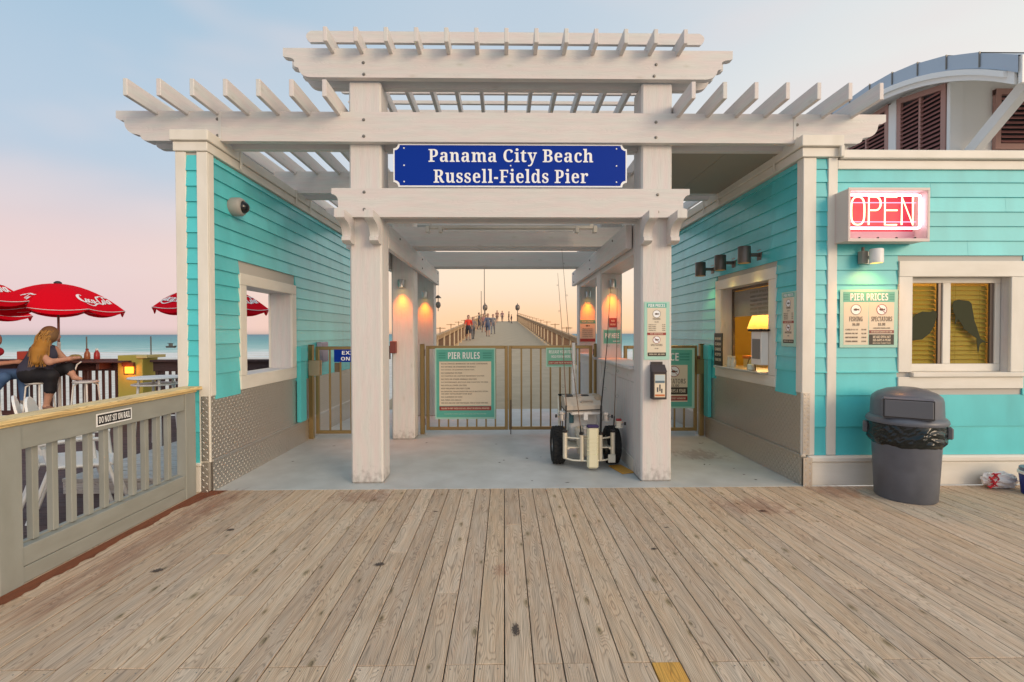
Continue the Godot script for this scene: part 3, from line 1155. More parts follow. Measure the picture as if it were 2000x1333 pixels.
	for s in [[-1.30, -7.75, 2.78], [-1.30, -7.75, 2.64], [-1.30, -9.55, 2.78], [-1.30, -9.55, 2.62], [-1.30, -6.1, 2.78]]:
		bl.append(Vector3(s[0], s[2], s[1]))
	var bm := MB.new()
	bm.sphere(Vector3.ZERO, Vector3(0.014, 0.016, 0.016), 8, 5)
	var bmm := bm.mesh()
	for p in bl:
		part(g, "bolt", bmm, M.bolt, p)
		part(g, "bolt", bmm, M.bolt, Vector3(1.385, p.y, p.z - 0.1))
	# corbels on the front columns
	var prof := [Vector2(0, 0), Vector2(0, 0.29), Vector2(0.335, 0.29), Vector2(0.335, 0.215)]
	for i in 8:
		var a := PI / 2 * i / 7.0
		prof.append(Vector2(0.315 - 0.19 * sin(a), 0.20 - 0.13 * (1.0 - cos(a))))
	prof.append(Vector2(0.15, 0.052))
	prof.append(Vector2(0.15, 0.022))
	prof.append(Vector2(0.11, 0.0))
	for x in [-1.63, -1.345, 1.50, 1.785]:
		# profile x runs towards the viewer
		extrude(g, "corbel", M.white, prof, 0.09, Vector3(x, 2.545, -5.2), Basis(Vector3(0, 0, 1), Vector3.UP, Vector3(-1, 0, 0)), true)
	# half wall with beadboard on the right of the passage
	for seg in [[-5.525, -7.355], [-7.685, -9.445]]:
		bar(g, "half_wall", M.white, 1.50, 1.75, 0.0, 1.15, seg[0], seg[1], 0.003)
		bar(g, "sill", M.white, 1.42, 1.83, 1.185, 1.225, seg[0], seg[1], 0.006)
		bar(g, "apron", M.white, 1.478, 1.499, 1.04, 1.184, seg[0], seg[1], 0.003)
		bar(g, "skirting", M.trim, 1.478, 1.499, 0.0, 0.16, seg[0], seg[1], 0.003)
		var z: float = seg[0] - 0.05
		while z > seg[1]:
			bar(g, "beadboard", M.white, 1.485, 1.499, 0.162, 1.038, z + 0.045, z - 0.043, 0.006)
			z -= 0.092
		# boarded lintel above the opening
		bar(g, "lintel", M.white, 1.47, 1.78, 2.50, 2.84, seg[0], seg[1], 0.004)
	# unlit fluorescent batten under the first cross beam
	var f := thing("tube_light", "long white fluorescent batten under the roof beams, above the gates", "lamp", Vector3(-0.03, 3.02, -6.55))
	bar(f, "batten", M.trim, -0.99, 1.20, 3.005, 3.045, -6.51, -6.59, 0.004)
	rod(f, "tube", M.sign_white, Vector3(-0.80, 2.985, -6.55), Vector3(0.93, 2.985, -6.55), 0.016)
	for x in [-0.85, 0.98, -1.02, 1.22]:
		bar(f, "end_cap", M.trim, x - 0.025, x + 0.025, 2.955, 3.04, -6.5, -6.6, 0.004)
	bar(f, "hanger", M.trim, -1.0, -0.96, 3.045, 3.3, -6.54, -6.56, 0.0)
	bar(f, "hanger", M.trim, 1.16, 1.2, 3.045, 3.3, -6.54, -6.56, 0.0)
	# boarded ceiling beside the shop
	var c := thing("canopy_ceiling", "grey boarded ceiling between the gateway and the shop wall", "ceiling", Vector3(2.4, 3.6, -6.2))
	for k in 2:
		bar(c, "ceiling_board", M.soffit, 1.84 + 0.64 * k, 1.84 + 0.64 * k + 0.634, 3.607, 3.62, -5.43, -6.98, 0.0)
	# feeder hanging beyond the gates
	var fd := thing("hanging_feeder", "small dark hanging feeder with clear bulb left of the pier view", "feeder", Vector3(-1.26, 2.07, -9.3))
	rod(fd, "wire", M.bolt, Vector3(-1.26, 2.33, -9.3), Vector3(-1.26, 2.85, -9.3), 0.002, -1, 5)
	turned(fd, "roof", M.bronze, [Vector2(0.0, 0.06), Vector2(0.02, 0.05), Vector2(0.065, 0.0), Vector2(0.0, 0.0)], Vector3(-1.26, 2.28, -9.3), 10)
	rod(fd, "neck", M.bronze, Vector3(-1.26, 2.2, -9.3), Vector3(-1.26, 2.29, -9.3), 0.008)
	var gm := MB.new()
	gm.sphere(Vector3.ZERO, Vector3(0.05, 0.065, 0.05), 12, 8)
	var gg := mat(0.25, 0.22, 0.20, 0.2)
	part(fd, "bulb", gm.mesh(), gg, Vector3(-1.26, 2.15, -9.3))
	rod(fd, "tail", M.bronze, Vector3(-1.26, 2.03, -9.3), Vector3(-1.26, 2.09, -9.3), 0.007)
	# the big blue name board
	var sg := thing("name_board", "blue board with white lettering and notched corners between the beams", "sign", Vector3(0.07, 3.14, -5.16))
	var W := 1.232
	var H := 0.225
	for q in [[0.0, M.sign_white, 0.02, "border"], [0.014, M.blue_sign, 0.024, "panel"]]:
		var e: float = q[0]
		var pts := []
		for k in 4:
			var sx := [1.0, -1.0, -1.0, 1.0][k] as float
			var sy := [1.0, 1.0, -1.0, -1.0][k] as float
			var arc := []
			for i in 6:
				var a := PI / 2 * i / 5.0
				arc.append(Vector2(sx * (W - e - (0.05 + e * 0.3) * cos(a)), sy * (H - e - (0.05 + e * 0.3) * sin(a))))
			if k % 2 == 0: arc.reverse()
			for p in arc: pts.append(p)
		# corners cut inwards
		extrude(sg, q[3], q[1], pts, q[2], Vector3(0.07, 3.372, -5.165))
	letters(sg, "Panama City Beach", Vector3(0.075, 3.458, -5.1525), 1.735, 0.187, M.sign_white, serif, Basis.IDENTITY, 0.006)
	letters(sg, "Russell-Fields Pier", Vector3(0.075, 3.263, -5.1525), 1.63, 0.148, M.sign_white, serif, Basis.IDENTITY, 0.006)
	var sc := MB.new()
	sc.sphere(Vector3.ZERO, Vector3(0.009, 0.009, 0.006), 8, 4)
	for x in [-1.05, 0.07, 1.19]:
		for y in [3.55, 3.37, 3.20]:
			if x == 0.07 and y != 3.37: continue
			part(sg, "screw", sc.mesh(), M.sign_white, Vector3(x, y, -5.152))


func make_left_wall() -> void:
	var g := thing("left_wall", "turquoise clapboard wall with white trim and a see-through opening, left of the gateway", "wall", Vector3(-3.13, 0, -7.0))
	var zb := -9.6
	# core with the opening cut out
	var wz0 := -5.66
	var wz1 := -6.86
	bar(g, "wall_core", M.core, -3.27, -3.0, 0.0, 3.43, -4.97, wz0 + 0.03, 0.0)
	bar(g, "wall_core", M.core, -3.27, -3.0, 0.0, 3.43, wz1 - 0.03, zb, 0.0)
	bar(g, "wall_core", M.core, -3.27, -3.0, 0.0, 1.10, wz0 + 0.03, wz1 - 0.03, 0.0)
	bar(g, "wall_core", M.core, -3.27, -3.0, 2.19, 3.43, wz0 + 0.03, wz1 - 0.03, 0.0)
	# siding on the passage side
	var rows := []
	var y := 1.19
	while y < 3.40:
		rows.append([y, minf(0.155, 3.42 - y)])
		y += 0.155
	rows.append([0.93, 0.26])
	var k := 0
	for r in rows:
		var segs := [[-5.06, zb]]
		if r[0] + r[1] > 1.0 and r[0] < 2.29: segs = [[-5.06, wz0 + 0.135], [wz1 - 0.135, zb]]
		for s in segs:
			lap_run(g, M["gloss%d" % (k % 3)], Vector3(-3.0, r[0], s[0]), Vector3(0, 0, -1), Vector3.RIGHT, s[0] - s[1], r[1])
		k += 1
	# siding on the seaward side (broad courses) and the narrow strip on the end
	y = 0.30
	while y < 3.38:
		var h := minf(0.31 if y < 0.9 else 0.155, 3.42 - y)
		var segs := [[-5.06, zb]]
		if y + h > 1.0 and y < 2.29: segs = [[-5.06, wz0 + 0.135], [wz1 - 0.135, zb]]
		for s in segs: lap_run(g, M.teal0, Vector3(-3.27, y, s[1]), Vector3(0, 0, 1), Vector3.LEFT, s[0] - s[1], h)
		lap(g, M["teal%d" % (k % 3)], Vector3(-3.192, y, -4.972), Vector3.RIGHT, Vector3(0, 0, 1), 0.112, h)
		y += h
		k += 1
	# corner boards
	bar(g, "corner_board", M.trim, -3.293, -3.19, 0.30, 3.43, -4.945, -4.972, 0.004)
	bar(g, "corner_board", M.trim, -3.082, -2.975, 0.30, 3.43, -4.945, -4.972, 0.004)
	bar(g, "corner_board", M.trim, -2.998, -2.976, 0.97, 3.43, -4.9725, -5.06, 0.004)
	bar(g, "corner_board", M.trim, -3.294, -3.272, 0.0, 3.43, -4.9725, -5.06, 0.004)
	# plinth
	bar(g, "plinth", M.trim, -3.17, -3.06, 0.0, 0.27, -4.93, -4.972, 0.01)
	bar(g, "plinth_cap", M.trim, -3.18, -3.055, 0.27, 0.30, -4.918, -4.972, 0.006)
	# bands under the beams
	bar(g, "frieze", M.trim, -3.305, -2.965, 3.432, 3.525, -4.93, zb, 0.004)
	bar(g, "fascia", M.trim, -3.325, -2.945, 3.53, 3.635, -4.905, zb, 0.006)
	for z in [-5.5, -6.95, -7.45, -8.9]:
		bar(g, "strap_bracket", M.trim, -2.944, -2.935, 3.44, 3.64, z, z - 0.035, 0.002)
	# opening: casing and deep reveals
	for s in [[-2.999, -2.968], [-3.301, -3.272]]:
		bar(g, "casing", M.trim, s[0], s[1], 2.16, 2.29, wz0 + 0.135, wz1 - 0.135, 0.004)
		bar(g, "casing", M.trim, s[0], s[1], 0.972, 1.128, wz0 + 0.135, wz1 - 0.135, 0.004)
		bar(g, "casing", M.trim, s[0], s[1], 1.13, 2.158, wz0 + 0.135, wz0, 0.004)
		bar(g, "casing", M.trim, s[0], s[1], 1.13, 2.158, wz1, wz1 - 0.135, 0.004)
	bar(g, "reveal", M.white, -3.27, -3.0, 1.12, 2.17, wz0 + 0.028, wz0 + 0.004, 0.0)
	bar(g, "reveal", M.white, -3.27, -3.0, 1.12, 2.17, wz1 - 0.004, wz1 - 0.028, 0.0)
	bar(g, "reveal", M.white, -3.27, -3.0, 2.165, 2.187, wz0 + 0.003, wz1 - 0.003, 0.0)
	bar(g, "reveal_sill", M.white, -3.27, -3.0, 1.103, 1.125, wz0 + 0.003, wz1 - 0.003, 0.0)
	# tread plate along the foot, in two courses
	plate_run(g, -2.996, -2.985, -4.99, zb, 1)
	bar(g, "plate_corner", M.plate, -3.058, -2.985, 0.315, 0.972, -4.937, -4.9435, 0.0)
	bar(g, "plate_corner", M.plate, -3.058, -2.985, 0.0, 0.30, -4.927, -4.9295, 0.0)
	tread(g, Vector3(-3.056, 0.32, -4.937), Vector3.RIGHT, Vector3(0, 0, 1), 0.07, 0.65)
	tread(g, Vector3(-3.056, 0.004, -4.927), Vector3.RIGHT, Vector3(0, 0, 1), 0.07, 0.29)
	# teal block that carries the exit gate's post
	var b := thing("gate_block", "turquoise upright block on the left wall beside the exit gate", "post", Vector3(-2.94, 0.33, -7.1))
	bar(b, "lower_board", M.teal1, -2.974, -2.915, 0.33, 1.2, -7.0, -7.2, 0.004)
	bar(b, "upper_board", M.teal0, -2.974, -2.908, 1.203, 1.42, -6.99, -7.21, 0.004)
	var eb := thing("electrical_box", "small grey lavender box on the left wall behind the exit gate", "electrical box", Vector3(-2.95, 1.2, -7.95))
	bar(eb, "case", mat(0.34, 0.31, 0.40, 0.5), -2.977, -2.90, 1.15, 1.47, -7.75, -8.05, 0.008)
	bar(eb, "cover", mat(0.30, 0.27, 0.36, 0.5), -2.899, -2.892, 1.17, 1.45, -7.77, -8.03, 0.003)
	# dome camera
	var cm := thing("security_camera", "round white security camera with black eye on the left wall", "camera", Vector3(-2.97, 3.0, -5.42))
	var out_ := Basis(Vector3(0, 0, -1), PI / 2)
	turned(cm, "housing", mat(0.30, 0.29, 0.27, 0.5), [Vector2(0, 0), Vector2(0.095, 0.0), Vector2(0.10, 0.02), Vector2(0.10, 0.10), Vector2(0.085, 0.125), Vector2(0.065, 0.13)], Vector3(-2.985, 2.995, -5.40), 20, out_)
	var sp := MB.new()
	sp.sphere(Vector3.ZERO, Vector3(0.068, 0.068, 0.068), 16, 10)
	part(cm, "dome", sp.mesh(), mat(0.01, 0.01, 0.012, 0.08), Vector3(-2.865, 2.99, -5.40))


func tread(parent: Node3D, org_: Vector3, along: Vector3, out_: Vector3, length: float, h: float) -> void:
	# raised lozenges of the tread plate, laid crosswise
	var b := MB.new()
	var s := 0.034
	var nx := int(length / s)
	var ny := int(h / s)
	for j in ny:
		for i in nx:
			var c := org_ + along * ((i + 0.5) * length / nx) + Vector3.UP * ((j + 0.5) * h / ny)
			var t := 0.785 if (i + j) % 2 == 0 else -0.785
			var u := along * cos(t) + Vector3.UP * sin(t)
			var w := along * -sin(t) + Vector3.UP * cos(t)
			var q := [c + u * 0.017, c + w * 0.0055, c - u * 0.017, c - w * 0.0055]
			var r1 := c + u * 0.0075 + out_ * 0.0034
			var r2 := c - u * 0.0075 + out_ * 0.0034
			for f in [[q[0], q[1], r1], [q[1], r2, r1], [q[1], q[2], r2], [q[2], q[3], r2], [q[3], r1, r2], [q[3], q[0], r1]]:
				var nn: Vector3 = (f[1] - f[0]).cross(f[2] - f[0]).normalized()
				if nn.dot(out_) < 0.0: nn = -nn
				b.tri(f[0], f[1], f[2], nn, nn, nn)
	part(parent, "tread_pattern", b.mesh(), M.plate, Vector3.ZERO).set_meta("kind", "stuff")


func plate_run(g: Node3D, xa: float, xb: float, z0: float, z1: float, side: int) -> void:
	# side: +1 faces +x, -1 faces -x
	bar(g, "tread_plate", M.plate, xa, xb, 0.325, 0.972, z0, z1, 0.0)
	tread(g, Vector3(xb, 0.33, z0), Vector3(0, 0, -1), Vector3(side, 0, 0), z0 - z1, 0.64)
	tread(g, Vector3(xb + side * 0.022, 0.004, z0 + 0.02), Vector3(0, 0, -1), Vector3(side, 0, 0), z0 - z1, 0.29)
	bar(g, "tread_plate", M.plate, xa + side * 0.022, xb + side * 0.022, 0.0, 0.30, z0 + 0.02, z1, 0.0)
	bar(g, "plate_ledge", M.steel, minf(xa, xb) - 0.012, maxf(xa, xb) + 0.026, 0.301, 0.324, z0 + 0.02, z1, 0.002) if side > 0 else bar(g, "plate_ledge", M.steel, minf(xa, xb) - 0.026, maxf(xa, xb) + 0.012, 0.301, 0.324, z0 + 0.02, z1, 0.002)


func make_shop() -> void:
	var g := thing("ticket_shop", "turquoise clapboard ticket shop with white trim on the right of the gateway", "building", Vector3(5.3, 0, -7.5))
	var xw := 3.15      # core faces
	var zf := -5.075
	var xe := 9.5
	var zb := -9.6
	# side wall towards the passage, with the ticket window
	var tz0 := -5.70
	var tz1 := -6.97
	bar(g, "side_wall", M.core, xw, xw + 0.18, 0.0, 3.43, zf, tz0 + 0.03, 0.0)
	bar(g, "side_wall", M.core, xw, xw + 0.18, 0.0, 3.43, tz1 - 0.03, zb, 0.0)
	bar(g, "side_wall", M.core, xw, xw + 0.18, 0.0, 1.09, tz0 + 0.03, tz1 - 0.03, 0.0)
	bar(g, "side_wall", M.core, xw, xw + 0.18, 2.25, 3.43, tz0 + 0.03, tz1 - 0.03, 0.0)
	# front wall with the shop window
	var wx0 := 4.29
	var wx1 := 5.345
	bar(g, "front_wall", M.core, xw + 0.181, wx0 - 0.03, 0.0, 3.43, zf, zf - 0.18, 0.0)
	bar(g, "front_wall", M.core, wx1 + 0.03, xe, 0.0, 3.43, zf, zf - 0.18, 0.0)
	bar(g, "front_wall", M.core, wx0 - 0.03, wx1 + 0.03, 0.0, 1.15, zf, zf - 0.18, 0.0)
	bar(g, "front_wall", M.core, wx0 - 0.03, wx1 + 0.03, 2.22, 3.43, zf, zf - 0.18, 0.0)
	# the rest of the shell
	var inner := mat(0.66, 0.46, 0.09, 0.8)
	bar(g, "back_wall", inner, xw + 0.181, xe, 0.0, 3.43, zb, zb + 0.15, 0.0)
	bar(g, "far_wall", M.core, xe, xe + 0.15, 0.0, 3.43, zf, zb, 0.0)
	bar(g, "partition", inner, 6.2, 6.3, 0.0, 3.2, zf - 0.19, zb + 0.16, 0.0)
	bar(g, "floor", M.core, xw + 0.185, xe, 0.0, 0.05, zf - 0.19, zb + 0.16, 0.0)
	bar(g, "ceiling", M.core, xw + 0.185, xe, 3.0, 3.05, zf - 0.19, zb + 0.16, 0.0)
	bar(g, "roof", M.core, xw - 0.02, xe + 0.2, 3.44, 3.49, zf - 0.05, zb - 0.1, 0.0)
	var k := 0
	# courses: broad below, narrow above
	var rows := [[0.312, 0.30], [0.612, 0.33], [0.942, 0.248]]
	var y := 1.19
	while y < 3.28:
		rows.append([y, minf(0.153, 3.31 - y)])
		y += 0.153
	for r in rows:
		var top: float = r[0] + r[1]
		var segs := [[3.487, xe]]
		if top > 1.0 and r[0] < 2.36: segs = [[3.487, 4.145], [5.49, xe]]
		for s in segs:
			lap_run(g, M["teal%d" % (k % 3)], Vector3(s[0], r[0], zf), Vector3.RIGHT, Vector3(0, 0, 1), s[1] - s[0], r[1], 0.02)
		lap(g, M["teal%d" % ((k + 1) % 3)], Vector3(3.262, r[0], zf), Vector3.RIGHT, Vector3(0, 0, 1), 0.126, minf(r[1], 3.42 - r[0]), 0.02)
		k += 1
	for yy in [1.186]:
		bar(g, "drip_ledge", M.teal2, 3.487, 4.145, yy - 0.006, yy + 0.006, zf, zf + 0.034, 0.002)
		bar(g, "drip_ledge", M.teal2, 3.262, 3.388, yy - 0.006, yy + 0.006, zf, zf + 0.03, 0.002)
	lap(g, M.teal1, Vector3(3.262, 3.315, zf), Vector3.RIGHT, Vector3(0, 0, 1), 0.126, 0.11, 0.018)
	y = 0.93
	while y < 3.40:
		var h := minf(0.26 if y < 1.1 else 0.155, 3.42 - y)
		var segs := [[-5.16, zb]]
		if y + h > 0.98 and y < 2.36: segs = [[-5.16, tz0 + 0.145], [tz1 - 0.165, zb]]
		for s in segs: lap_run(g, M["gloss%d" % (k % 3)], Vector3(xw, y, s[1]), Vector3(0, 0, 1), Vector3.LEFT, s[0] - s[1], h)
		y += h
		k += 1
	# corner boards and bands
	bar(g, "corner_board", M.trim, 3.125, 3.262, 0.315, 3.43, zf + 0.0005, zf + 0.028, 0.004)
	bar(g, "corner_board", M.trim, 3.388, 3.487, 0.315, 3.43, zf + 0.0005, zf + 0.030, 0.004)
	bar(g, "corner_board", M.trim, 3.125, 3.149, 0.97, 3.43, zf - 0.0005, -5.16, 0.004)
	bar(g, "plinth", M.trim, 3.18, xe, 0.0, 0.238, zf, zf + 0.06, 0.006)
	bar(g, "plinth_cap", M.trim, 3.17, xe, 0.2385, 0.311, zf, zf + 0.075, 0.02)
	bar(g, "frieze", M.trim, 3.487, xe, 3.312, 3.405, zf, zf + 0.03, 0.004)
	bar(g, "fascia", M.trim, 3.51, xe, 3.41, 3.50, zf - 0.02, zf + 0.07, 0.008)
	bar(g, "corner_frieze", M.trim, 3.10, 3.497, 3.432, 3.527, zf + 0.05, zb, 0.004)
	bar(g, "corner_fascia", M.trim, 3.075, 3.515, 3.531, 3.645, zf + 0.085, zb, 0.006)
	bar(g, "downspout", M.trim, 3.47, 3.51, 3.42, 3.53, zf + 0.072, zf + 0.1, 0.004)
	for z in [-5.5, -6.95, -7.45, -8.9]:
		bar(g, "strap_bracket", M.trim, 3.066, 3.075, 3.44, 3.64, z, z - 0.035, 0.002)
	plate_run(g, 3.146, 3.135, -5.045, zb, -1)
	bar(g, "plate_corner", M.plate, 3.135, 3.205, 0.325, 0.972, zf + 0.029, zf + 0.036, 0.0)
	bar(g, "plate_corner", M.plate, 3.112, 3.205, 0.0, 0.30, zf + 0.076, zf + 0.083, 0.0)
	tread(g, Vector3(3.135, 0.33, zf + 0.036), Vector3.RIGHT, Vector3(0, 0, 1), 0.069, 0.64)
	tread(g, Vector3(3.114, 0.004, zf + 0.083), Vector3.RIGHT, Vector3(0, 0, 1), 0.09, 0.29)
	# ticket window: casing, reveals, glass, shelf
	var w := Node3D.new()
	w.name = "ticket_window"
	g.add_child(w, true)
	bar(w, "casing", M.trim, 3.118, 3.149, 2.23, 2.365, tz0 + 0.15, tz1 - 0.17, 0.004)
	bar(w, "casing", M.trim, 3.118, 3.149, 0.975, 1.105, tz0 + 0.15, tz1 - 0.17, 0.004)
	bar(w, "casing", M.trim, 3.118, 3.149, 1.107, 2.228, tz0 + 0.15, tz0, 0.004)
	bar(w, "casing", M.trim, 3.118, 3.149, 1.107, 2.228, tz1, tz1 - 0.17, 0.004)
	bar(w, "reveal", M.white, xw, xw + 0.18, 1.1, 2.24, tz0 + 0.028, tz0 + 0.004, 0.0)
	bar(w, "reveal", M.white, xw, xw + 0.18, 1.1, 2.24, tz1 - 0.004, tz1 - 0.028, 0.0)
	bar(w, "reveal", M.white, xw, xw + 0.18, 2.232, 2.248, tz0 + 0.003, tz1 - 0.003, 0.0)
	bar(w, "counter_shelf", M.steel, 3.02, xw + 0.3, 1.108, 1.135, tz0 + 0.003, tz1 - 0.003, 0.004)
	for z in [tz0 - 0.01, tz1 + 0.035]:
		bar(w, "frame", M.bronze, xw + 0.13, xw + 0.165, 1.136, 2.228, z, z - 0.025, 0.0)
	bar(w, "frame", M.bronze, xw + 0.13, xw + 0.165, 2.2, 2.229, tz0 - 0.036, tz1 + 0.036, 0.0)
	bar(w, "pane", M.glass, xw + 0.145, xw + 0.150, 1.3, 2.199, tz0 - 0.036, tz1 + 0.036, 0.0)
	# front window: casing, mullion, panes, blinds, fish on the glass
	var f := Node3D.new()
	f.name = "shop_window"
	g.add_child(f, true)
	bar(f, "casing", M.trim, wx0 - 0.145, wx1 + 0.145, 2.19, 2.355, zf, zf + 0.032, 0.004)
	bar(f, "casing", M.trim, wx0 - 0.145, wx0, 1.185, 2.188, zf, zf + 0.032, 0.004)
	bar(f, "casing", M.trim, wx1, wx1 + 0.145, 1.185, 2.188, zf, zf + 0.032, 0.004)
	bar(f, "casing", M.trim, wx0 - 0.145, wx1 + 0.145, 1.01, 1.133, zf, zf + 0.03, 0.004)
	bar(f, "sill", M.trim, wx0 - 0.01, wx1 + 0.16, 1.135, 1.183, zf - 0.1, zf + 0.06, 0.006)
	bar(f, "reveal", M.white, wx0 - 0.028, wx0 - 0.003, 1.15, 2.22, zf, zf - 0.18, 0.0)
	bar(f, "reveal", M.white, wx1 + 0.003, wx1 + 0.028, 1.15, 2.22, zf, zf - 0.18, 0.0)
	bar(f, "reveal", M.white, wx0 - 0.002, wx1 + 0.002, 2.192, 2.218, zf, zf - 0.18, 0.0)
	var zg := zf - 0.10
	for q in [[wx0, wx1, 2.135, 2.19], [wx0, wx1, 1.185, 1.265]]:
		bar(f, "frame", M.trim, q[0], q[1], q[2], q[3], zg + 0.02, zg - 0.04, 0.003)
	for q in [[4.715, 4.80], [5.285, 5.342], [4.29, 4.292]]:
		bar(f, "mullion", M.trim, q[0], q[1], 1.266, 2.134, zg + 0.02, zg - 0.04, 0.003)
	var blind := mat(0.40, 0.29, 0.004, 0.6)
	blind.backlight_enabled = true
	blind.backlight = lin(0.12, 0.085, 0.005)
	var wins := [[4.292, 4.715], [4.80, 5.285]]
	for q in wins:
		bar(f, "sash", M.bronze, q[1] - 0.04, q[1], 1.266, 2.134, zg + 0.005, zg - 0.02, 0.002)
		bar(f, "pane", M.glass, q[0], q[1] - 0.04, 1.266, 2.134, zg - 0.005, zg - 0.009, 0.0)
		var yy := 1.285
		var s := bmesh(Vector3(q[1] - q[0] - 0.03, 0.003, 0.05), 0.0, 0)
		while yy < 2.12:
			part(f, "blind_slat", s, blind, Vector3((q[0] + q[1] - 0.03) / 2, yy, zg - 0.05), Basis(Vector3.RIGHT, 1.0 if q[0] < 4.5 else 1.15))
			yy += 0.05
		for cx in [0.2, 0.75]:
			rod(f, "blind_cord", blind, Vector3(lerpf(q[0], q[1], cx), 1.27, zg - 0.03), Vector3(lerpf(q[0], q[1], cx), 2.13, zg - 0.03), 0.002, -1, 4)
	# fish silhouettes stuck on the panes
	var fm := mat(0.028, 0.032, 0.007, 0.8)
	var ft := thing("fish_decal", "dark flounder shape stuck on the left pane of the shop window", "decal", Vector3(4.5, 1.6, zg))
	var fl := [Vector2(-0.185, -0.06), Vector2(-0.10, -0.155), Vector2(0.0, -0.145), Vector2(0.08, -0.08), Vector2(0.12, 0.0), Vector2(0.145, 0.09), Vector2(0.135, 0.125), Vector2(0.11, 0.13), Vector2(0.07, 0.12), Vector2(0.0, 0.125), Vector2(-0.06, 0.10), Vector2(-0.12, 0.04), Vector2(-0.165, -0.01), Vector2(-0.185, -0.02)]
	for i in fl.size(): fl[i] = fl[i] * Vector2(1.12, 1.12) + Vector2(0.03, -0.01)
	extrude(ft, "body", fm, fl, 0.002, Vector3(4.48, 1.70, zg - 0.002))
	extrude(ft, "tail", fm, [Vector2(-0.185, -0.06), Vector2(-0.186, -0.24), Vector2(-0.165, -0.17), Vector2(-0.12, -0.145)], 0.0015, Vector3(4.48, 1.70, zg - 0.002))
	var fi := thing("fish_decal", "dark mahi-mahi shape with forked tail stuck on the right pane of the shop window", "decal", Vector3(5.05, 1.6, zg))
	var mh := [Vector2(-0.15, 0.215), Vector2(-0.10, 0.23), Vector2(0.0, 0.215), Vector2(0.025, 0.19), Vector2(0.055, 0.03), Vector2(0.115, -0.14), Vector2(0.10, -0.16), Vector2(0.0, -0.09), Vector2(-0.05, -0.05), Vector2(-0.06, -0.06), Vector2(-0.055, -0.03), Vector2(-0.11, 0.05), Vector2(-0.15, 0.10), Vector2(-0.165, 0.17)]
	for i in mh.size(): mh[i] *= Vector2(1.12, 1.12)
	extrude(fi, "body", fm, mh, 0.002, Vector3(5.02, 1.70, zg - 0.002))
	extrude(fi, "tail", fm, [Vector2(0.095, -0.135), Vector2(0.15, -0.175), Vector2(0.225, -0.215), Vector2(0.15, -0.205), Vector2(0.125, -0.225), Vector2(0.105, -0.33), Vector2(0.092, -0.24), Vector2(0.085, -0.17)], 0.0015, Vector3(5.02, 1.70, zg - 0.002))
	extrude(fi, "fin", fm, [Vector2(-0.15, 0.085), Vector2(-0.155, -0.02), Vector2(-0.115, 0.05)], 0.0015, Vector3(5.02, 1.70, zg - 0.002))
	make_cupola()
	make_inside()


func louvre(parent: Node3D, at: Vector3, basis: Basis, w: float, h0: float, h1: float) -> void:
	# shutter in the xy plane of the basis, its foot centred at a point; the head slopes from h0 to h1
	var s := Node3D.new()
	s.name = numbered(parent, "louvre_shutter")
	parent.add_child(s, true)
	var f := 0.07
	var o := at
	for e in [[-w / 2, h0], [w / 2, h1]]:
		var xx: float = e[0] + (f / 2 if e[0] < 0 else -f / 2)
		part(s, "stile", bmesh(Vector3(f, e[1], 0.05), 0.004, 0), M.louver_frame, o + basis * Vector3(xx, e[1] / 2, 0), basis)
	part(s, "stile", bmesh(Vector3(0.035, minf(h0, h1), 0.05), 0.004, 0), M.louver_frame, o + basis * Vector3(0, minf(h0, h1) / 2, 0), basis)
	part(s, "rail", bmesh(Vector3(w - 2 * f, f, 0.045), 0.0, 0), M.louver_frame, o + basis * Vector3(0, f / 2, 0), basis)
	var hd := [Vector2(-w / 2, h0 - f), Vector2(w / 2, h1 - f), Vector2(w / 2, h1), Vector2(-w / 2, h0)]
	extrude(s, "head", M.louver_frame, hd, 0.055, o, basis)
	extrude(s, "backing", M.dark, [Vector2(-w / 2 + 0.01, -minf(h0, h1) / 2), Vector2(w / 2 - 0.01, -minf(h0, h1) / 2), Vector2(w / 2 - 0.01, h1 - 0.02 - minf(h0, h1) / 2), Vector2(-w / 2 + 0.01, h0 - 0.02 - minf(h0, h1) / 2)], 0.006, o + basis * Vector3(0, minf(h0, h1) / 2, -0.018), basis)
	var half := (w - 2 * f - 0.035) / 2
	var m := bmesh(Vector3(half - 0.004, 0.010, 0.055), 0.0, 0)
	var y := f + 0.03
	while y < maxf(h0, h1) - f:
		for sg in [-1.0, 1.0]:
			var xx: float = sg * (0.0175 + half / 2)
			var hh := lerpf(h0, h1, (xx + w / 2) / w) - f
			if y < hh: part(s, "slat", m, M.louver, o + basis * Vector3(xx, y, 0.012), basis * Basis(Vector3.RIGHT, 0.75))
		y += 0.058


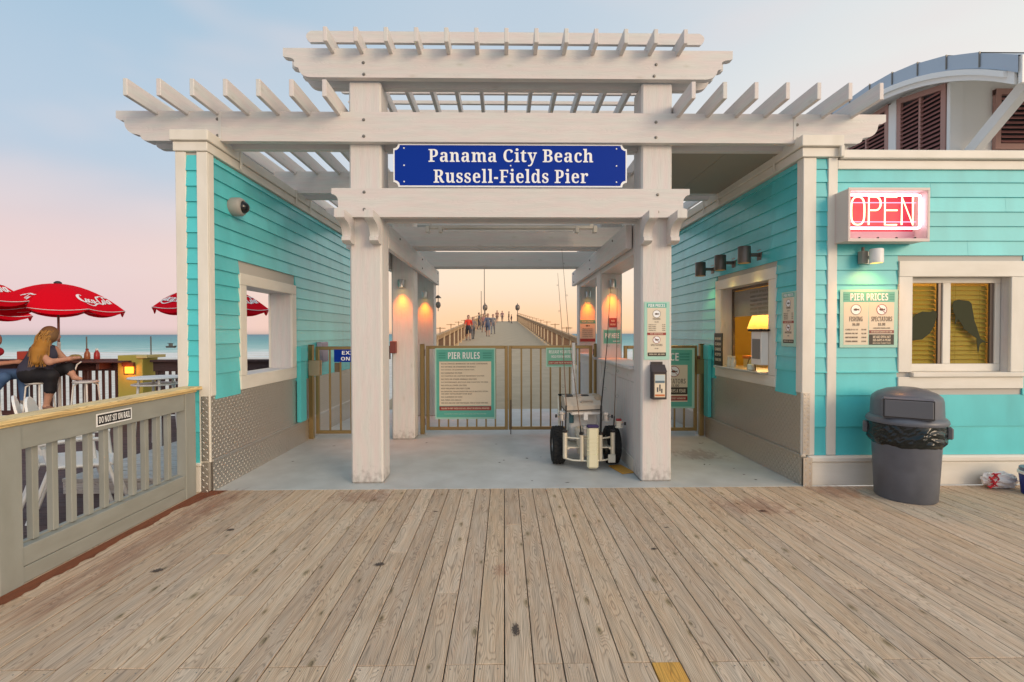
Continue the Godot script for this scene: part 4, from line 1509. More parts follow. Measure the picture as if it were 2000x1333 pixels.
func make_cupola() -> void:
	var c := thing("roof_lantern", "raised clerestory with mauve louvres under a curved grey metal roof, on the shop", "cupola", Vector3(7.5, 3.49, -8.0))
	var x0 := 5.56
	var z0 := -6.0
	var left := Basis(Vector3(0, 0, 1), Vector3.UP, Vector3(-1, 0, 0))
	var zc := -7.2
	var yc := 1.155
	var R := 3.846
	var roof_y := func(z: float) -> float: return yc + sqrt(R * R - (z - zc) * (z - zc))
	# side wall behind the shutters, following the curve
	var prof := []
	for i in 15:
		var z := lerpf(-9.6, z0, i / 14.0)
		prof.append(Vector2(z, roof_y.call(z) - 0.05))
	prof.append(Vector2(z0, 3.49))
	prof.append(Vector2(-9.6, 3.49))
	extrude(c, "side_wall", M.cool_white, prof, 0.12, Vector3(x0 + 0.09, 0, 0), left)
	bar(c, "front_wall", M.cool_white, x0 + 0.15, 9.4, 3.49, roof_y.call(z0) - 0.06, z0, z0 - 0.12, 0.0)
	# posts
	bar(c, "corner_post", M.cool_white, x0 - 0.03, x0 + 0.14, 3.49, roof_y.call(z0) - 0.10, z0 + 0.02, z0 - 0.03, 0.006)
	for z in [-6.89, -7.9]:
		bar(c, "post", M.cool_white, x0 - 0.03, x0 + 0.028, 3.49, roof_y.call(z) - 0.12, z + 0.075, z - 0.075, 0.006)
	louvre(c, Vector3(x0 - 0.012, 3.80, -6.42), left, 0.76, roof_y.call(-6.80) - 3.90, roof_y.call(-6.04) - 3.90)
	louvre(c, Vector3(x0 - 0.012, 3.80, -7.38), left, 0.86, roof_y.call(-7.8) - 3.90, roof_y.call(-6.95) - 3.90)
	louvre(c, Vector3(6.55, 3.87, z0 + 0.03), Basis.IDENTITY, 0.95, 0.74, 0.74)
	# curved roof: metal panels over a white eaves board
	var over := x0 - 0.30
	var xr := 9.8
	var n := 13
	var za := -4.93
	var zb := -10.2
	for i in n:
		var b := MB.new()
		var z1 := lerpf(za, zb, float(i) / n)
		var z2 := lerpf(za, zb, float(i + 1) / n)
		for k in 2:
			var s1 := lerpf(z1, z2, k / 2.0)
			var s2 := lerpf(z1, z2, (k + 1) / 2.0)
			var p1 := Vector2(s1, roof_y.call(s1) + 0.17)
			var p2 := Vector2(s2, roof_y.call(s2) + 0.17)
			if i > 0 or k > 0: pass
			var lip := 0.012 if k == 0 else 0.0
			var nn := Vector3(0, s1 - s2, 0) + Vector3(0, 0, p2.y - p1.y)
			nn = nn.normalized()
			b.quad(Vector3(over, p1.y + lip, s1), Vector3(xr, p1.y + lip, s1), Vector3(xr, p2.y, s2), Vector3(over, p2.y, s2), nn)
			b.quad(Vector3(over, p1.y + lip, s1), Vector3(over, p2.y, s2), Vector3(over, p2.y - 0.17, s2), Vector3(over, p1.y - 0.17, s1), Vector3.LEFT)
		part(c, "roof_panel", b.mesh(), M.roof_metal)
		# standing seam between the panels, seen on the edge too
		if i > 0:
			var yy: float = roof_y.call(z1) + 0.1
			part(c, "roof_seam", bmesh(Vector3(0.012, 0.17, 0.014), 0.0, 0), M.bolt, Vector3(over - 0.004, yy, z1))
	var eb := []
	var inner := []
	for i in 25:
		var z := lerpf(za - 0.05, zb, i / 24.0)
		eb.append(Vector2(z, roof_y.call(z)))
		inner.append(Vector2(z, roof_y.call(z) - 0.13))
	inner.reverse()
	extrude(c, "eaves_board", M.cool_white, eb + inner, 0.035, Vector3(over + 0.03, 0, 0), left)
	var eb2 := []
	var in2 := []
	for i in 25:
		var z := lerpf(za - 0.12, zb, i / 24.0)
		eb2.append(Vector2(z, roof_y.call(z) - 0.005))
		in2.append(Vector2(z, roof_y.call(z) - 0.07))
	in2.reverse()
	extrude(c, "eaves_moulding", M.cool_white, eb2 + in2, 0.04, Vector3(over - 0.008, 0, 0), left)
	var sof := MB.new()
	for i in 24:
		var s1 := lerpf(za - 0.05, zb, i / 24.0)
		var s2 := lerpf(za - 0.05, zb, (i + 1) / 24.0)
		sof.quad(Vector3(over + 0.05, roof_y.call(s1) - 0.06, s1), Vector3(xr, roof_y.call(s1) - 0.06, s1), Vector3(xr, roof_y.call(s2) - 0.06, s2), Vector3(over + 0.05, roof_y.call(s2) - 0.06, s2), Vector3.DOWN)
	part(c, "soffit", sof.mesh(), M.cool_white)
	bar(c, "front_fascia", M.cool_white, over + 0.02, xr, roof_y.call(za) - 0.11, roof_y.call(za) + 0.175, za + 0.02, za - 0.02, 0.005)
	# raking strut under the front eaves
	var st := MB.new()
	var a := Vector3(5.72, 3.78, -5.93)
	var d := Vector3(5.72, 4.36, -5.2)
	st.box(Vector3.ZERO, Vector3(0.11, 0.13, a.distance_to(d)), 0.006, Basis.looking_at((d - a).normalized(), Vector3.UP))
	part(c, "strut", st.mesh(), M.cool_white, (a + d) / 2)
	bar(c, "base_band", M.cool_white, x0 - 0.06, 9.4, 3.492, 3.79, z0 + 0.03, z0 + 0.09, 0.004)
	bar(c, "base_band", M.cool_white, x0 - 0.10, x0 - 0.035, 3.492, 3.79, z0 + 0.09, -10.2, 0.004)


func make_inside() -> void:
	# what is seen through the ticket window
	var t := thing("table_lamp", "table lamp with glowing cream shade inside the ticket window", "lamp", Vector3(3.64, 1.09, -6.8))
	var sh := mat(0.75, 0.50, 0.22, 0.7)
	sh.backlight_enabled = true
	sh.backlight = lin(0.5, 0.32, 0.12)
	turned(t, "lamp_base", M.bronze, [Vector2(0, 0), Vector2(0.08, 0.0), Vector2(0.07, 0.02), Vector2(0.02, 0.05), Vector2(0.045, 0.16), Vector2(0.02, 0.28), Vector2(0.012, 0.42), Vector2(0, 0.42)], Vector3(3.64, 1.25, -6.8), 14)
	turned(t, "lamp_shade", sh, [Vector2(0.20, 0.0), Vector2(0.10, 0.27)], Vector3(3.64, 1.66, -6.8), 20)
	var bm := MB.new()
	bm.sphere(Vector3.ZERO, Vector3(0.03, 0.04, 0.03), 10, 8)
	part(t, "bulb", bm.mesh(), glow(1.0, 0.75, 0.4, 8.0), Vector3(3.64, 1.76, -6.8))
	omni(t, Vector3(3.64, 1.76, -6.8), Color(1.0, 0.82, 0.52), 0.32, 0.03)
	var c := thing("ceiling_lamp", "round glowing ceiling lamp inside the shop", "lamp", Vector3(5.0, 2.95, -7.4))
	turned(c, "fitting", M.plastic_white, [Vector2(0, 0.04), Vector2(0.17, 0.04), Vector2(0.17, 0.02), Vector2(0.0, 0.02)], Vector3(5.0, 2.955, -7.4), 18)
	turned(c, "lamp_glass", glow(1.0, 0.72, 0.3, 3.0), [Vector2(0.15, 0.02), Vector2(0.12, -0.03), Vector2(0, -0.05)], Vector3(5.0, 2.955, -7.4), 18)
	omni(c, Vector3(5.0, 2.80, -7.4), Color(1.0, 0.80, 0.42), 0.9, 0.1)
	var k := thing("service_counter", "wooden service counter inside the ticket window", "counter", Vector3(3.7, 0.05, -6.3))
	bar(k, "top", mat(0.45, 0.25, 0.08, 0.5), 3.45, 4.2, 1.05, 1.088, -5.4, -7.2, 0.004)
	bar(k, "front", mat(0.40, 0.24, 0.09, 0.6), 3.5, 4.15, 0.05, 1.048, -5.45, -7.15, 0.0)
	var bx := thing("cream_box", "cream carton with an orange lid on the service counter", "box", Vector3(3.5, 1.09, -6.75))
	bar(bx, "carton", mat(0.72, 0.60, 0.28, 0.7), 3.42, 3.6, 1.09, 1.24, -6.6, -6.9, 0.004)
	bar(bx, "lid", mat(0.65, 0.20, 0.04, 0.6), 3.41, 3.61, 1.241, 1.28, -6.59, -6.91, 0.004)
	var dl := thing("desk_lamp", "small lit white lamp behind the carton in the ticket window", "lamp", Vector3(3.8, 1.09, -7.12))
	rod(dl, "stem", M.bronze, Vector3(3.8, 1.09, -7.12), Vector3(3.8, 1.42, -7.12), 0.008)
	turned(dl, "lamp_shade", glow(0.75, 0.95, 1.0, 1.2), [Vector2(0.10, 0), Vector2(0.03, 0.12), Vector2(0, 0.12)], Vector3(3.8, 1.42, -7.12), 14)
	var mn := thing("computer_monitor", "dark monitor on an arm inside the ticket window", "monitor", Vector3(4.35, 1.09, -7.2))
	bar(mn, "screen", M.black, 4.33, 4.36, 1.35, 1.75, -6.95, -7.4, 0.006)
	bar(mn, "stand", M.black, 4.36, 4.40, 1.09, 1.5, -7.15, -7.2, 0.004)
	var nb := thing("notice_sheet", "wide grey sheet of notices across the top of the ticket window", "notice", Vector3(3.3, 1.85, -6.3))
	bar(nb, "sheet", mat(0.36, 0.33, 0.29, 0.6), 3.302, 3.305, 1.83, 2.19, -5.74, -6.93, 0.0)
	var side := Basis(Vector3(0, 0, 1), Vector3.UP, Vector3(-1, 0, 0))
	for q in 6:
		letters(nb, ["PIER PASSES", "DAILY AND ANNUAL", "FISHING LICENSE INFO", "BAIT AND TACKLE", "ROD RENTALS", "ASK INSIDE"][q], Vector3(3.300, 2.14 - q * 0.055, -6.2), 0.55, 0.03, M.print_grey, null, side, 0.001)
	# on the shelf outside
	var ds := thing("menu_board", "narrow dark brown notice standing at the left of the ticket shelf", "sign", Vector3(3.1, 1.14, -6.9))
	bar(ds, "panel", M.sign_dark, 3.085, 3.10, 1.137, 1.60, -6.84, -7.10, 0.002)
	for q in 5:
		letters(ds, ["NO REFUNDS", "CASH", "CARDS", "ACCEPTED", "THANK YOU"][q], Vector3(3.0835, 1.52 - q * 0.075, -6.97), 0.19, 0.04, M.sign_cream, null, side, 0.001)
	var fh := thing("flyer_holder", "pale flyer box with a dark curved top on the right of the ticket window", "flyer holder", Vector3(3.06, 1.3, -5.78))
	bar(fh, "case", M.plastic_white, 3.03, 3.115, 1.22, 1.62, -5.68, -5.92, 0.006)
	bar(fh, "flyer", mat(0.20, 0.19, 0.18, 0.5), 3.026, 3.0295, 1.29, 1.53, -5.71, -5.89, 0.0)
	bar(fh, "hood", M.dark, 3.0, 3.116, 1.622, 1.65, -5.64, -5.96, 0.01)
	var ring := []
	for i in 13:
		var a := PI * i / 12.0
		ring.append(Vector3(3.10, 1.137 + 0.16 * sin(a), -6.05 - 0.1 * cos(a)))
	var rg := thing("paper_bag", "small white bag with a brown hoop handle on the ticket shelf", "bag", Vector3(3.1, 1.136, -6.05))
	pipe(rg, "handle", mat(0.30, 0.18, 0.06, 0.6), ring, 0.008)
	bar(rg, "bag", mat(0.70, 0.78, 0.72, 0.7), 3.07, 3.14, 1.137, 1.21, -6.0, -6.1, 0.008)
	for q in 2:
		var jr := thing("glass_jar", "small clear jar on the ticket shelf, %s the dark notice" % ["next to", "one place right of"][q], "jar", Vector3(3.12, 1.136, -6.68 + 0.11 * q), "jars on the ticket shelf")
		turned(jr, "jar", mat(0.55, 0.56, 0.52, 0.15), [Vector2(0, 0), Vector2(0.035, 0), Vector2(0.035, 0.09), Vector2(0.025, 0.11), Vector2(0.025, 0.13)], jr.position, 12)
		turned(jr, "lid", M.sign_cream, [Vector2(0.03, 0), Vector2(0.03, 0.02), Vector2(0, 0.02)], jr.position + Vector3(0, 0.131, 0), 12)


func omni(parent: Node3D, at: Vector3, c: Color, e: float, size: float) -> void:
	var l := OmniLight3D.new()
	l.name = "light"
	parent.add_child(l, true)
	l.position = at - org(parent)
	l.light_color = c
	l.light_energy = e
	l.light_size = size
	l.omni_range = 14.0
	l.omni_attenuation = 2.0
	l.shadow_enabled = true


func spot(parent: Node3D, at: Vector3, to: Vector3, c: Color, e: float, angle: float, size: float) -> void:
	var l := SpotLight3D.new()
	l.name = "light"
	parent.add_child(l, true)
	l.transform = Transform3D(Basis.looking_at(to - at, Vector3.FORWARD), at - org(parent))
	l.light_color = c
	l.light_energy = e
	l.light_size = size
	l.spot_angle = angle
	l.spot_angle_attenuation = 1.0
	l.spot_range = 10.0
	l.spot_attenuation = 2.0
	l.shadow_enabled = true


func gate_leaf(g: Node3D, x0: float, x1: float, y0: float, y1: float, z: float, gap: float) -> void:
	var t := 0.05
	bar(g, "frame_stile", M.gate, x0, x0 + t, y0, y1, z - t / 2, z + t / 2, 0.005)
	bar(g, "frame_stile", M.gate, x1 - t, x1, y0, y1, z - t / 2, z + t / 2, 0.005)
	bar(g, "frame_rail", M.gate, x0 + t, x1 - t, y1 - t, y1, z - t / 2, z + t / 2, 0.005)
	bar(g, "frame_rail", M.gate, x0 + t, x1 - t, y0, y0 + t, z - t / 2, z + t / 2, 0.005)
	var n := int(round((x1 - x0 - 2 * t) / gap))
	for i in range(1, n):
		var x := lerpf(x0 + t, x1 - t, float(i) / n)
		bar(g, "bar", M.gate, x - 0.0125, x + 0.0125, y0 + t, y1 - t, z - 0.0125, z + 0.0125, 0.003)


func gate_post(called: String, label: String, x: float, z: float, h := 1.43) -> Node3D:
	var p := thing(called, label, "post", Vector3(x, 0, z))
	bar(p, "shaft", M.gate, x - 0.035, x + 0.035, 0.006, h, z - 0.035, z + 0.035, 0.008)
	bar(p, "base_plate", M.steel, x - 0.065, x + 0.065, 0.001, 0.012, z - 0.065, z + 0.065, 0.002)
	bar(p, "cap", M.gate, x - 0.037, x + 0.037, h, h + 0.008, z - 0.037, z + 0.037, 0.003)
	return p


func make_gates() -> void:
	var z := -7.73
	gate_post("gate_post", "golden metal post at the left end of the double gate", -1.30, z)
	gate_post("gate_post", "golden metal post at the right end of the double gate, by the half wall", 1.46, z)
	var a := thing("gate_leaf", "left leaf of the golden bar gate, carrying the long rules sign", "gate", Vector3(-0.6, 0.07, z))
	gate_leaf(a, -1.24, 0.055, 0.07, 1.41, z, 0.157)
	var b := thing("gate_leaf", "right leaf of the golden bar gate, behind the fishing cart", "gate", Vector3(0.73, 0.07, z))
	gate_leaf(b, 0.066, 1.40, 0.07, 1.41, z, 0.157)
	for s in [[a, -1.27], [b, 1.43]]:
		for y in [0.2, 1.3]:
			rod(s[0], "hinge", M.bronze, Vector3(s[1], y - 0.05, z), Vector3(s[1], y + 0.05, z), 0.016)
	rod(b, "drop_bolt", M.bronze, Vector3(0.10, 0.006, z + 0.045), Vector3(0.10, 0.55, z + 0.045), 0.008)
	# exit gate on the left
	var ze := -7.42
	gate_post("gate_post", "dark brown metal post of the exit gate against the turquoise block", -2.93, ze)
	var ex := thing("gate_leaf", "brown bar gate with a blue exit sign, between left wall and left column", "gate", Vector3(-2.3, 0.08, ze))
	gate_leaf(ex, -2.86, -1.80, 0.085, 1.41, ze, 0.16)
	bar(ex, "lock_plate", mat(0.42, 0.34, 0.24, 0.45, 0.5), -2.955, -2.79, 0.97, 1.2, ze + 0.04, ze + 0.05, 0.003)
	bar(ex, "lock_plate", mat(0.42, 0.34, 0.24, 0.45, 0.5), -2.955, -2.79, 0.97, 1.2, ze - 0.05, ze - 0.04, 0.003)
	bar(ex, "kick_strip", M.gate_dark, -1.80, -1.76, 0.02, 1.36, ze - 0.02, ze + 0.02, 0.003)
	bar(ex, "push_plate", M.gate_dark, -2.59, -2.50, 1.02, 1.16, ze - 0.05, ze - 0.02, 0.004)
	var rb := thing("lock_box", "small red brown box on the left column above the exit gate", "box", Vector3(-1.66, 1.3, -7.33))
	bar(rb, "case", mat(0.20, 0.05, 0.04, 0.5), -1.71, -1.62, 1.31, 1.49, -7.27, -7.358, 0.006)
	bar(rb, "bracket", M.bronze, -1.76, -1.712, 1.22, 1.42, -7.30, -7.35, 0.003)
	# entrance gate on the right
	gate_post("gate_post", "golden metal post of the right-hand gate against the shop wall", 3.06, -7.5)
	var en := thing("gate_leaf", "golden bar gate between the right column and the shop wall", "gate", Vector3(2.4, 0.08, -7.5))
	gate_leaf(en, 1.85, 2.99, 0.085, 1.41, -7.5, 0.16)
	bar(en, "lock_plate", M.gate, 2.965, 3.09, 0.97, 1.2, -7.45, -7.44, 0.003)
	bar(en, "lock_case", mat(0.15, 0.06, 0.03, 0.5), 2.99, 3.03, 1.0, 1.25, -7.455, -7.545, 0.005)
	var tb := thing("gate_block", "turquoise upright block on the shop wall beside the right-hand gate", "post", Vector3(3.1, 0.33, -7.25))
	bar(tb, "lower_board", M.teal1, 3.075, 3.128, 0.33, 1.2, -7.28, -7.44, 0.004)
	bar(tb, "upper_board", M.teal0, 3.068, 3.128, 1.203, 1.42, -7.27, -7.45, 0.004)


func panel(g: Node3D, called: String, m: Material, x0: float, x1: float, y0: float, y1: float, z: float, t := 0.003) -> void:
	bar(g, called, m, x0, x1, y0, y1, z, z + t, 0.0)


func fish_mark(g: Node3D, at: Vector3, r: float, crossed: bool, basis := Basis.IDENTITY) -> void:
	turned(g, "ring", M.sign_red if crossed else M.print_grey, [Vector2(r * 0.9, 0.0), Vector2(r * 0.9, 0.002), Vector2(r, 0.002), Vector2(r, 0)], at, 24, basis * Basis(Vector3.RIGHT, PI / 2))
	turned(g, "disc", M.sign_white, [Vector2(0, 0.0006), Vector2(r * 0.9, 0.0006)], at, 24, basis * Basis(Vector3.RIGHT, PI / 2))
	var f := []
	for i in 12:
		var a := TAU * i / 12.0
		f.append(Vector2(cos(a) * r * 0.42 - r * 0.06, sin(a) * r * 0.22))
	extrude(g, "fish", M.print_dark, f, 0.0016, at + basis * Vector3(0, 0, 0.0016), basis)
	extrude(g, "fish_tail", M.print_dark, [Vector2(r * 0.28, 0), Vector2(r * 0.6, r * 0.22), Vector2(r * 0.6, -r * 0.22)], 0.0012, at + basis * Vector3(0, 0, 0.0016), basis)
	if crossed:
		part(g, "slash", bmesh(Vector3(r * 1.8, r * 0.09, 0.001), 0.0, 0), M.sign_red, at + basis * Vector3(0, 0, 0.0028), basis * Basis(Vector3(0, 0, 1), -0.78))


func stripes(g: Node3D, x0: float, x1: float, y0: float, y1: float, z: float, m: Material) -> void:
	for i in 3:
		var y := lerpf(y0, y1, (i + 0.5) / 3.0)
		panel(g, "stripe", m, x0, x1, y - (y1 - y0) * 0.09, y + (y1 - y0) * 0.09, z, 0.001)


func price_tall(g: Node3D, x0: float, x1: float, y0: float, y1: float, o: Vector3, bs: Basis) -> void:
	# narrow price sign drawn in its own xy plane (0..1 by 0..1), put at o with basis bs
	var w := x1 - x0
	var h := y1 - y0
	var P := func(called: String, m: Material, a: float, b: float, c: float, d: float, lift: float) -> void:
		part(g, called, bmesh(Vector3((b - a) * w, (d - c) * h, 0.002), 0.0, 0), m, o + bs * Vector3(((a + b) / 2 - 0.5) * w, ((c + d) / 2 - 0.5) * h, lift), bs)
	P.call("border", M.sign_pale, 0.0, 1.0, 0.0, 1.0, 0.0)
	P.call("header", M.sign_teal, 0.10, 0.88, 0.90, 0.975, 0.0015)
	P.call("panel", M.sign_cream, 0.12, 0.86, 0.06, 0.895, 0.0015)
	P.call("red_band", M.sign_red, 0.12, 0.86, 0.425, 0.468, 0.003)
	P.call("dark_band", M.sign_dark, 0.14, 0.86, 0.062, 0.125, 0.003)
	var L := func(t: String, cx: float, cy: float, tw: float, th: float, m: Material, lift: float) -> void:
		letters(g, t, o + bs * Vector3((cx - 0.5) * w, (cy - 0.5) * h, lift), tw * w, th * h, m, null, bs, 0.001)
	L.call("PIER PRICES", 0.49, 0.937, 0.66, 0.05, M.sign_white, 0.0035)
	L.call("FISHING", 0.49, 0.705, 0.30, 0.032, M.print_grey, 0.0035)
	L.call("$6.00", 0.49, 0.652, 0.16, 0.02, M.print_grey, 0.0035)
	for i in 4:
		L.call(["CHILD 6-11", "MILITARY", "DAILY PASS", "ANNUAL"][i], 0.32, 0.605 - i * 0.033, 0.30, 0.018, M.print_grey, 0.0035)
		L.call(["$3.00", "$5.00", "$30.00", "$250"][i], 0.77, 0.605 - i * 0.033, 0.12, 0.018, M.print_grey, 0.0035)
	L.call("NO REFUNDS", 0.49, 0.447, 0.5, 0.02, M.sign_cream, 0.0048)
	L.call("SPECTATORS", 0.49, 0.255, 0.46, 0.035, M.print_grey, 0.0035)
	L.call("$3.00", 0.49, 0.195, 0.14, 0.02, M.print_grey, 0.0035)
	L.call("OPEN 24/7, 365 DAYS", 0.5, 0.093, 0.62, 0.028, M.sign_cream, 0.0048)
	fish_mark(g, o + bs * Vector3(-0.01 * w, (0.79 - 0.5) * h, 0.0028), w * 0.16, false, bs)
	fish_mark(g, o + bs * Vector3(-0.01 * w, (0.345 - 0.5) * h, 0.0028), w * 0.15, true, bs)


func make_signs() -> void:
	# long rules sign on the gate
	var z := -7.70
	var r := thing("rules_sign", "tall teal sign of pier rules with a cream panel on the left gate leaf", "sign", Vector3(-0.62, 0.25, z))
	panel(r, "border", M.sign_pale, -1.096, -0.141, 0.247, 1.372, z)
	panel(r, "board", M.sign_teal, -1.075, -0.165, 0.275, 1.35, z + 0.0032, 0.001)
	panel(r, "panel", M.sign_cream, -1.03, -0.21, 0.46, 1.16, z + 0.0045, 0.001)
	panel(r, "red_band", M.sign_red, -1.03, -0.21, 0.385, 0.45, z + 0.0045, 0.001)
	letters(r, "PIER RULES", Vector3(-0.64, 1.255, z + 0.0065), 0.50, 0.105, M.sign_white)
	stripes(r, -1.04, -0.93, 1.20, 1.31, z + 0.0045, mat(0.05, 0.30, 0.24, 0.4))
	stripes(r, -0.34, -0.20, 1.20, 1.31, z + 0.0045, mat(0.05, 0.30, 0.24, 0.4))
	var lines := ["NO ALCOHOLIC BEVERAGES OR GLASS CONTAINERS", "NO SITTING OR STANDING ON RAILS", "NO DIVING OR JUMPING FROM PIER", "NO SHARKING ON PIER", "NO CAMPING OR CAMPING EQUIPMENT ON PIER", "NO PETS OR OTHER ANIMALS ON PIER", "NO SKATEBOARDS, BICYCLES AND SCOOTERS ON PIER", "NO PETS ALLOWED ON PIER", "KEEP WALKWAY ON PIER CLEAR", "NO SNAGGING, SPEAR FISHING AND USE OF MULTIPLE HOOKS", "OR CAST NETS EXCEPT FOR BAIT", "NO CLEANING OF FISH", "NO FIRES OR GRILLS", "ONE ROD AND ONE CART PER PERSON. FISH AT YOUR OWN RISK"]
	var ys := [0, 1, 2, 3, 4, 5, 6, 7, 8, 9, 9.75, 10.75, 11.75, 12.7]
	for i in lines.size():
		var tw: float = minf(0.0175 * lines[i].length(), 0.74)
		letters(r, lines[i], Vector3(-1.0 + tw / 2, 1.125 - ys[i] * 0.049, z + 0.0065), tw, 0.022, M.print_grey)
	letters(r, "FAILURE TO OBEY THESE RULES WILL RESULT IN REMOVAL FROM PIER", Vector3(-0.62, 0.417, z + 0.0065), 0.76, 0.026, M.sign_cream)
	letters(r, "PLEASE HELP US KEEP OUR PIER CLEAN AND SAFE FOR EVERYONE", Vector3(-0.62, 0.33, z + 0.0055), 0.66, 0.018, M.sign_pale)
	# small sign on the right leaf
	var s := thing("gate_sign", "small pale teal sign with a red stripe on the right gate leaf", "sign", Vector3(0.9, 1.07, z))
	panel(s, "border", M.sign_pale, 0.66, 1.133, 1.067, 1.375, z)
	panel(s, "board", mat(0.20, 0.50, 0.38, 0.4), 0.68, 1.113, 1.087, 1.355, z + 0.0032, 0.001)
	panel(s, "red_band", M.sign_red, 0.70, 1.10, 1.11, 1.165, z + 0.0045, 0.001)
	letters(s, "RELEASE YOUR FISH", Vector3(0.897, 1.31, z + 0.0055), 0.38, 0.05, M.sign_white)
	letters(s, "HOLD FOR NO MORE", Vector3(0.897, 1.235, z + 0.0055), 0.30, 0.04, M.sign_white)
	letters(s, "DON'T LEAVE TRASH ON THE PIER", Vector3(0.897, 1.137, z + 0.0065), 0.37, 0.028, M.sign_cream)
	# exit sign
	var e := thing("exit_sign", "small blue sign reading EXIT ONLY on the left gate", "sign", Vector3(-2.35, 1.18, -7.385))
	panel(e, "board", M.blue_sign, -2.575, -2.12, 1.175, 1.365, -7.39)
	letters(e, "EXIT", Vector3(-2.345, 1.315, -7.385), 0.22, 0.055, M.sign_white)
	letters(e, "ONLY", Vector3(-2.345, 1.225, -7.385), 0.25, 0.055, M.sign_white)
	# entrance sign on the right gate
	var n := thing("entrance_sign", "green price sign on the right-hand gate, half hidden by the right column", "sign", Vector3(2.5, 0.44, -7.46))
	var zn := -7.465
	panel(n, "border", M.sign_pale, 1.98, 2.94, 0.44, 1.372, zn)
	panel(n, "board", M.sign_teal, 2.0, 2.90, 0.465, 1.345, zn + 0.0032, 0.001)
	panel(n, "panel", M.sign_cream, 2.05, 2.83, 0.54, 1.11, zn + 0.0045, 0.001)
	panel(n, "dark_band", M.sign_dark, 2.44, 2.83, 0.655, 0.765, zn + 0.006, 0.001)
	panel(n, "red_band", M.sign_red, 2.44, 2.83, 0.56, 0.63, zn + 0.006, 0.001)
	letters(n, "ENTRANCE", Vector3(2.38, 1.235, zn + 0.0055), 0.62, 0.12, M.sign_white)
	stripes(n, 2.71, 2.86, 1.17, 1.30, zn + 0.0045, mat(0.05, 0.30, 0.24, 0.4))
	letters(n, "FISHING", Vector3(2.24, 0.86, zn + 0.006), 0.26, 0.07, M.print_grey)
	letters(n, "SPECTATORS", Vector3(2.60, 0.86, zn + 0.006), 0.40, 0.075, M.print_grey)
	letters(n, "$3.00", Vector3(2.63, 0.79, zn + 0.006), 0.14, 0.045, M.print_grey)
	letters(n, "365 DAYS A YEAR", Vector3(2.63, 0.71, zn + 0.008), 0.34, 0.055, M.sign_cream)
	letters(n, "PAY AT TICKET WINDOW", Vector3(2.63, 0.594, zn + 0.008), 0.34, 0.028, M.sign_cream)
	fish_mark(n, Vector3(2.62, 1.01, zn + 0.006), 0.085, true)
	fish_mark(n, Vector3(2.24, 1.01, zn + 0.006), 0.085, false)
	# price sign on the front right column, and one by the ticket window
	var p := thing("price_sign", "narrow teal and cream price sign on the front of the right column", "sign", Vector3(1.636, 1.32, -5.19))
	price_tall(p, 0, 0.272, 0, 0.622, Vector3(1.637, 1.627, -5.194), Basis.IDENTITY)
	var q := thing("price_sign", "narrow price sign on the turquoise wall right of the ticket window", "sign", Vector3(3.12, 1.45, -5.29))
	price_tall(q, 0, 0.27, 0, 0.6, Vector3(3.122, 1.753, -5.29), Basis(Vector3(0, 0, 1), Vector3.UP, Vector3(-1, 0, 0)))
	# broad price sign on the shop front
	var b := thing("price_sign", "broad two-column pier prices sign under the small lamp on the shop front", "sign", Vector3(3.83, 1.45, -5.05))
	var zb := -5.05
	panel(b, "border", M.sign_pale, 3.521, 4.135, 1.446, 2.055, zb)
	panel(b, "header", M.sign_teal, 3.555, 4.10, 1.925, 2.03, zb + 0.0032, 0.001)
	panel(b, "left_panel", M.sign_cream, 3.56, 3.82, 1.475, 1.92, zb + 0.0032, 0.001)
	panel(b, "right_panel", M.sign_cream, 3.83, 4.095, 1.475, 1.92, zb + 0.0032, 0.001)
	panel(b, "red_band", mat(0.22, 0.06, 0.05, 0.45), 3.83, 4.095, 1.595, 1.628, zb + 0.0045, 0.001)
	panel(b, "dark_band", M.sign_dark, 3.83, 4.095, 1.475, 1.585, zb + 0.0045, 0.001)
	letters(b, "PIER PRICES", Vector3(3.828, 1.977, zb + 0.0055), 0.40, 0.075, M.sign_white)
	stripes(b, 3.56, 3.61, 1.94, 2.015, zb + 0.0045, mat(0.05, 0.30, 0.24, 0.4))
	stripes(b, 4.045, 4.095, 1.94, 2.015, zb + 0.0045, mat(0.05, 0.30, 0.24, 0.4))
	fish_mark(b, Vector3(3.69, 1.845, zb + 0.0045), 0.056, false)
	fish_mark(b, Vector3(3.963, 1.845, zb + 0.0045), 0.056, true)
	letters(b, "FISHING", Vector3(3.69, 1.747, zb + 0.0055), 0.14, 0.05, M.print_grey)
	letters(b, "$6.00", Vector3(3.69, 1.69, zb + 0.0055), 0.075, 0.034, M.print_grey)
	letters(b, "SPECTATORS", Vector3(3.963, 1.747, zb + 0.0055), 0.22, 0.05, M.print_grey)
	letters(b, "$3.00", Vector3(3.963, 1.69, zb + 0.0055), 0.075, 0.034, M.print_grey)
	for i in 4:
		letters(b, ["CHILD 6-11", "MILITARY, FIRE, EMS", "DAILY PASS MULTI-DAY", "FISHING ANNUAL"][i], Vector3(3.645, 1.635 - i * 0.041, zb + 0.0055), 0.13, 0.016, M.print_grey)
		letters(b, ["$3.00", "$5.00", "$30.00", "$250"][i], Vector3(3.775, 1.635 - i * 0.041, zb + 0.0055), 0.05, 0.016, M.print_grey)
	letters(b, "NO REFUNDS GIVEN AT ANY TIME", Vector3(3.963, 1.611, zb + 0.0065), 0.22, 0.015, M.sign_cream)
	letters(b, "CHILDREN UNDER 6 FREE", Vector3(3.963, 1.65, zb + 0.0055), 0.18, 0.012, M.print_grey)
	letters(b, "WE ARE OPEN 24/7", Vector3(3.963, 1.558, zb + 0.0065), 0.19, 0.026, M.sign_cream)
	letters(b, "365 DAYS A YEAR", Vector3(3.963, 1.524, zb + 0.0065), 0.19, 0.026, M.sign_cream)
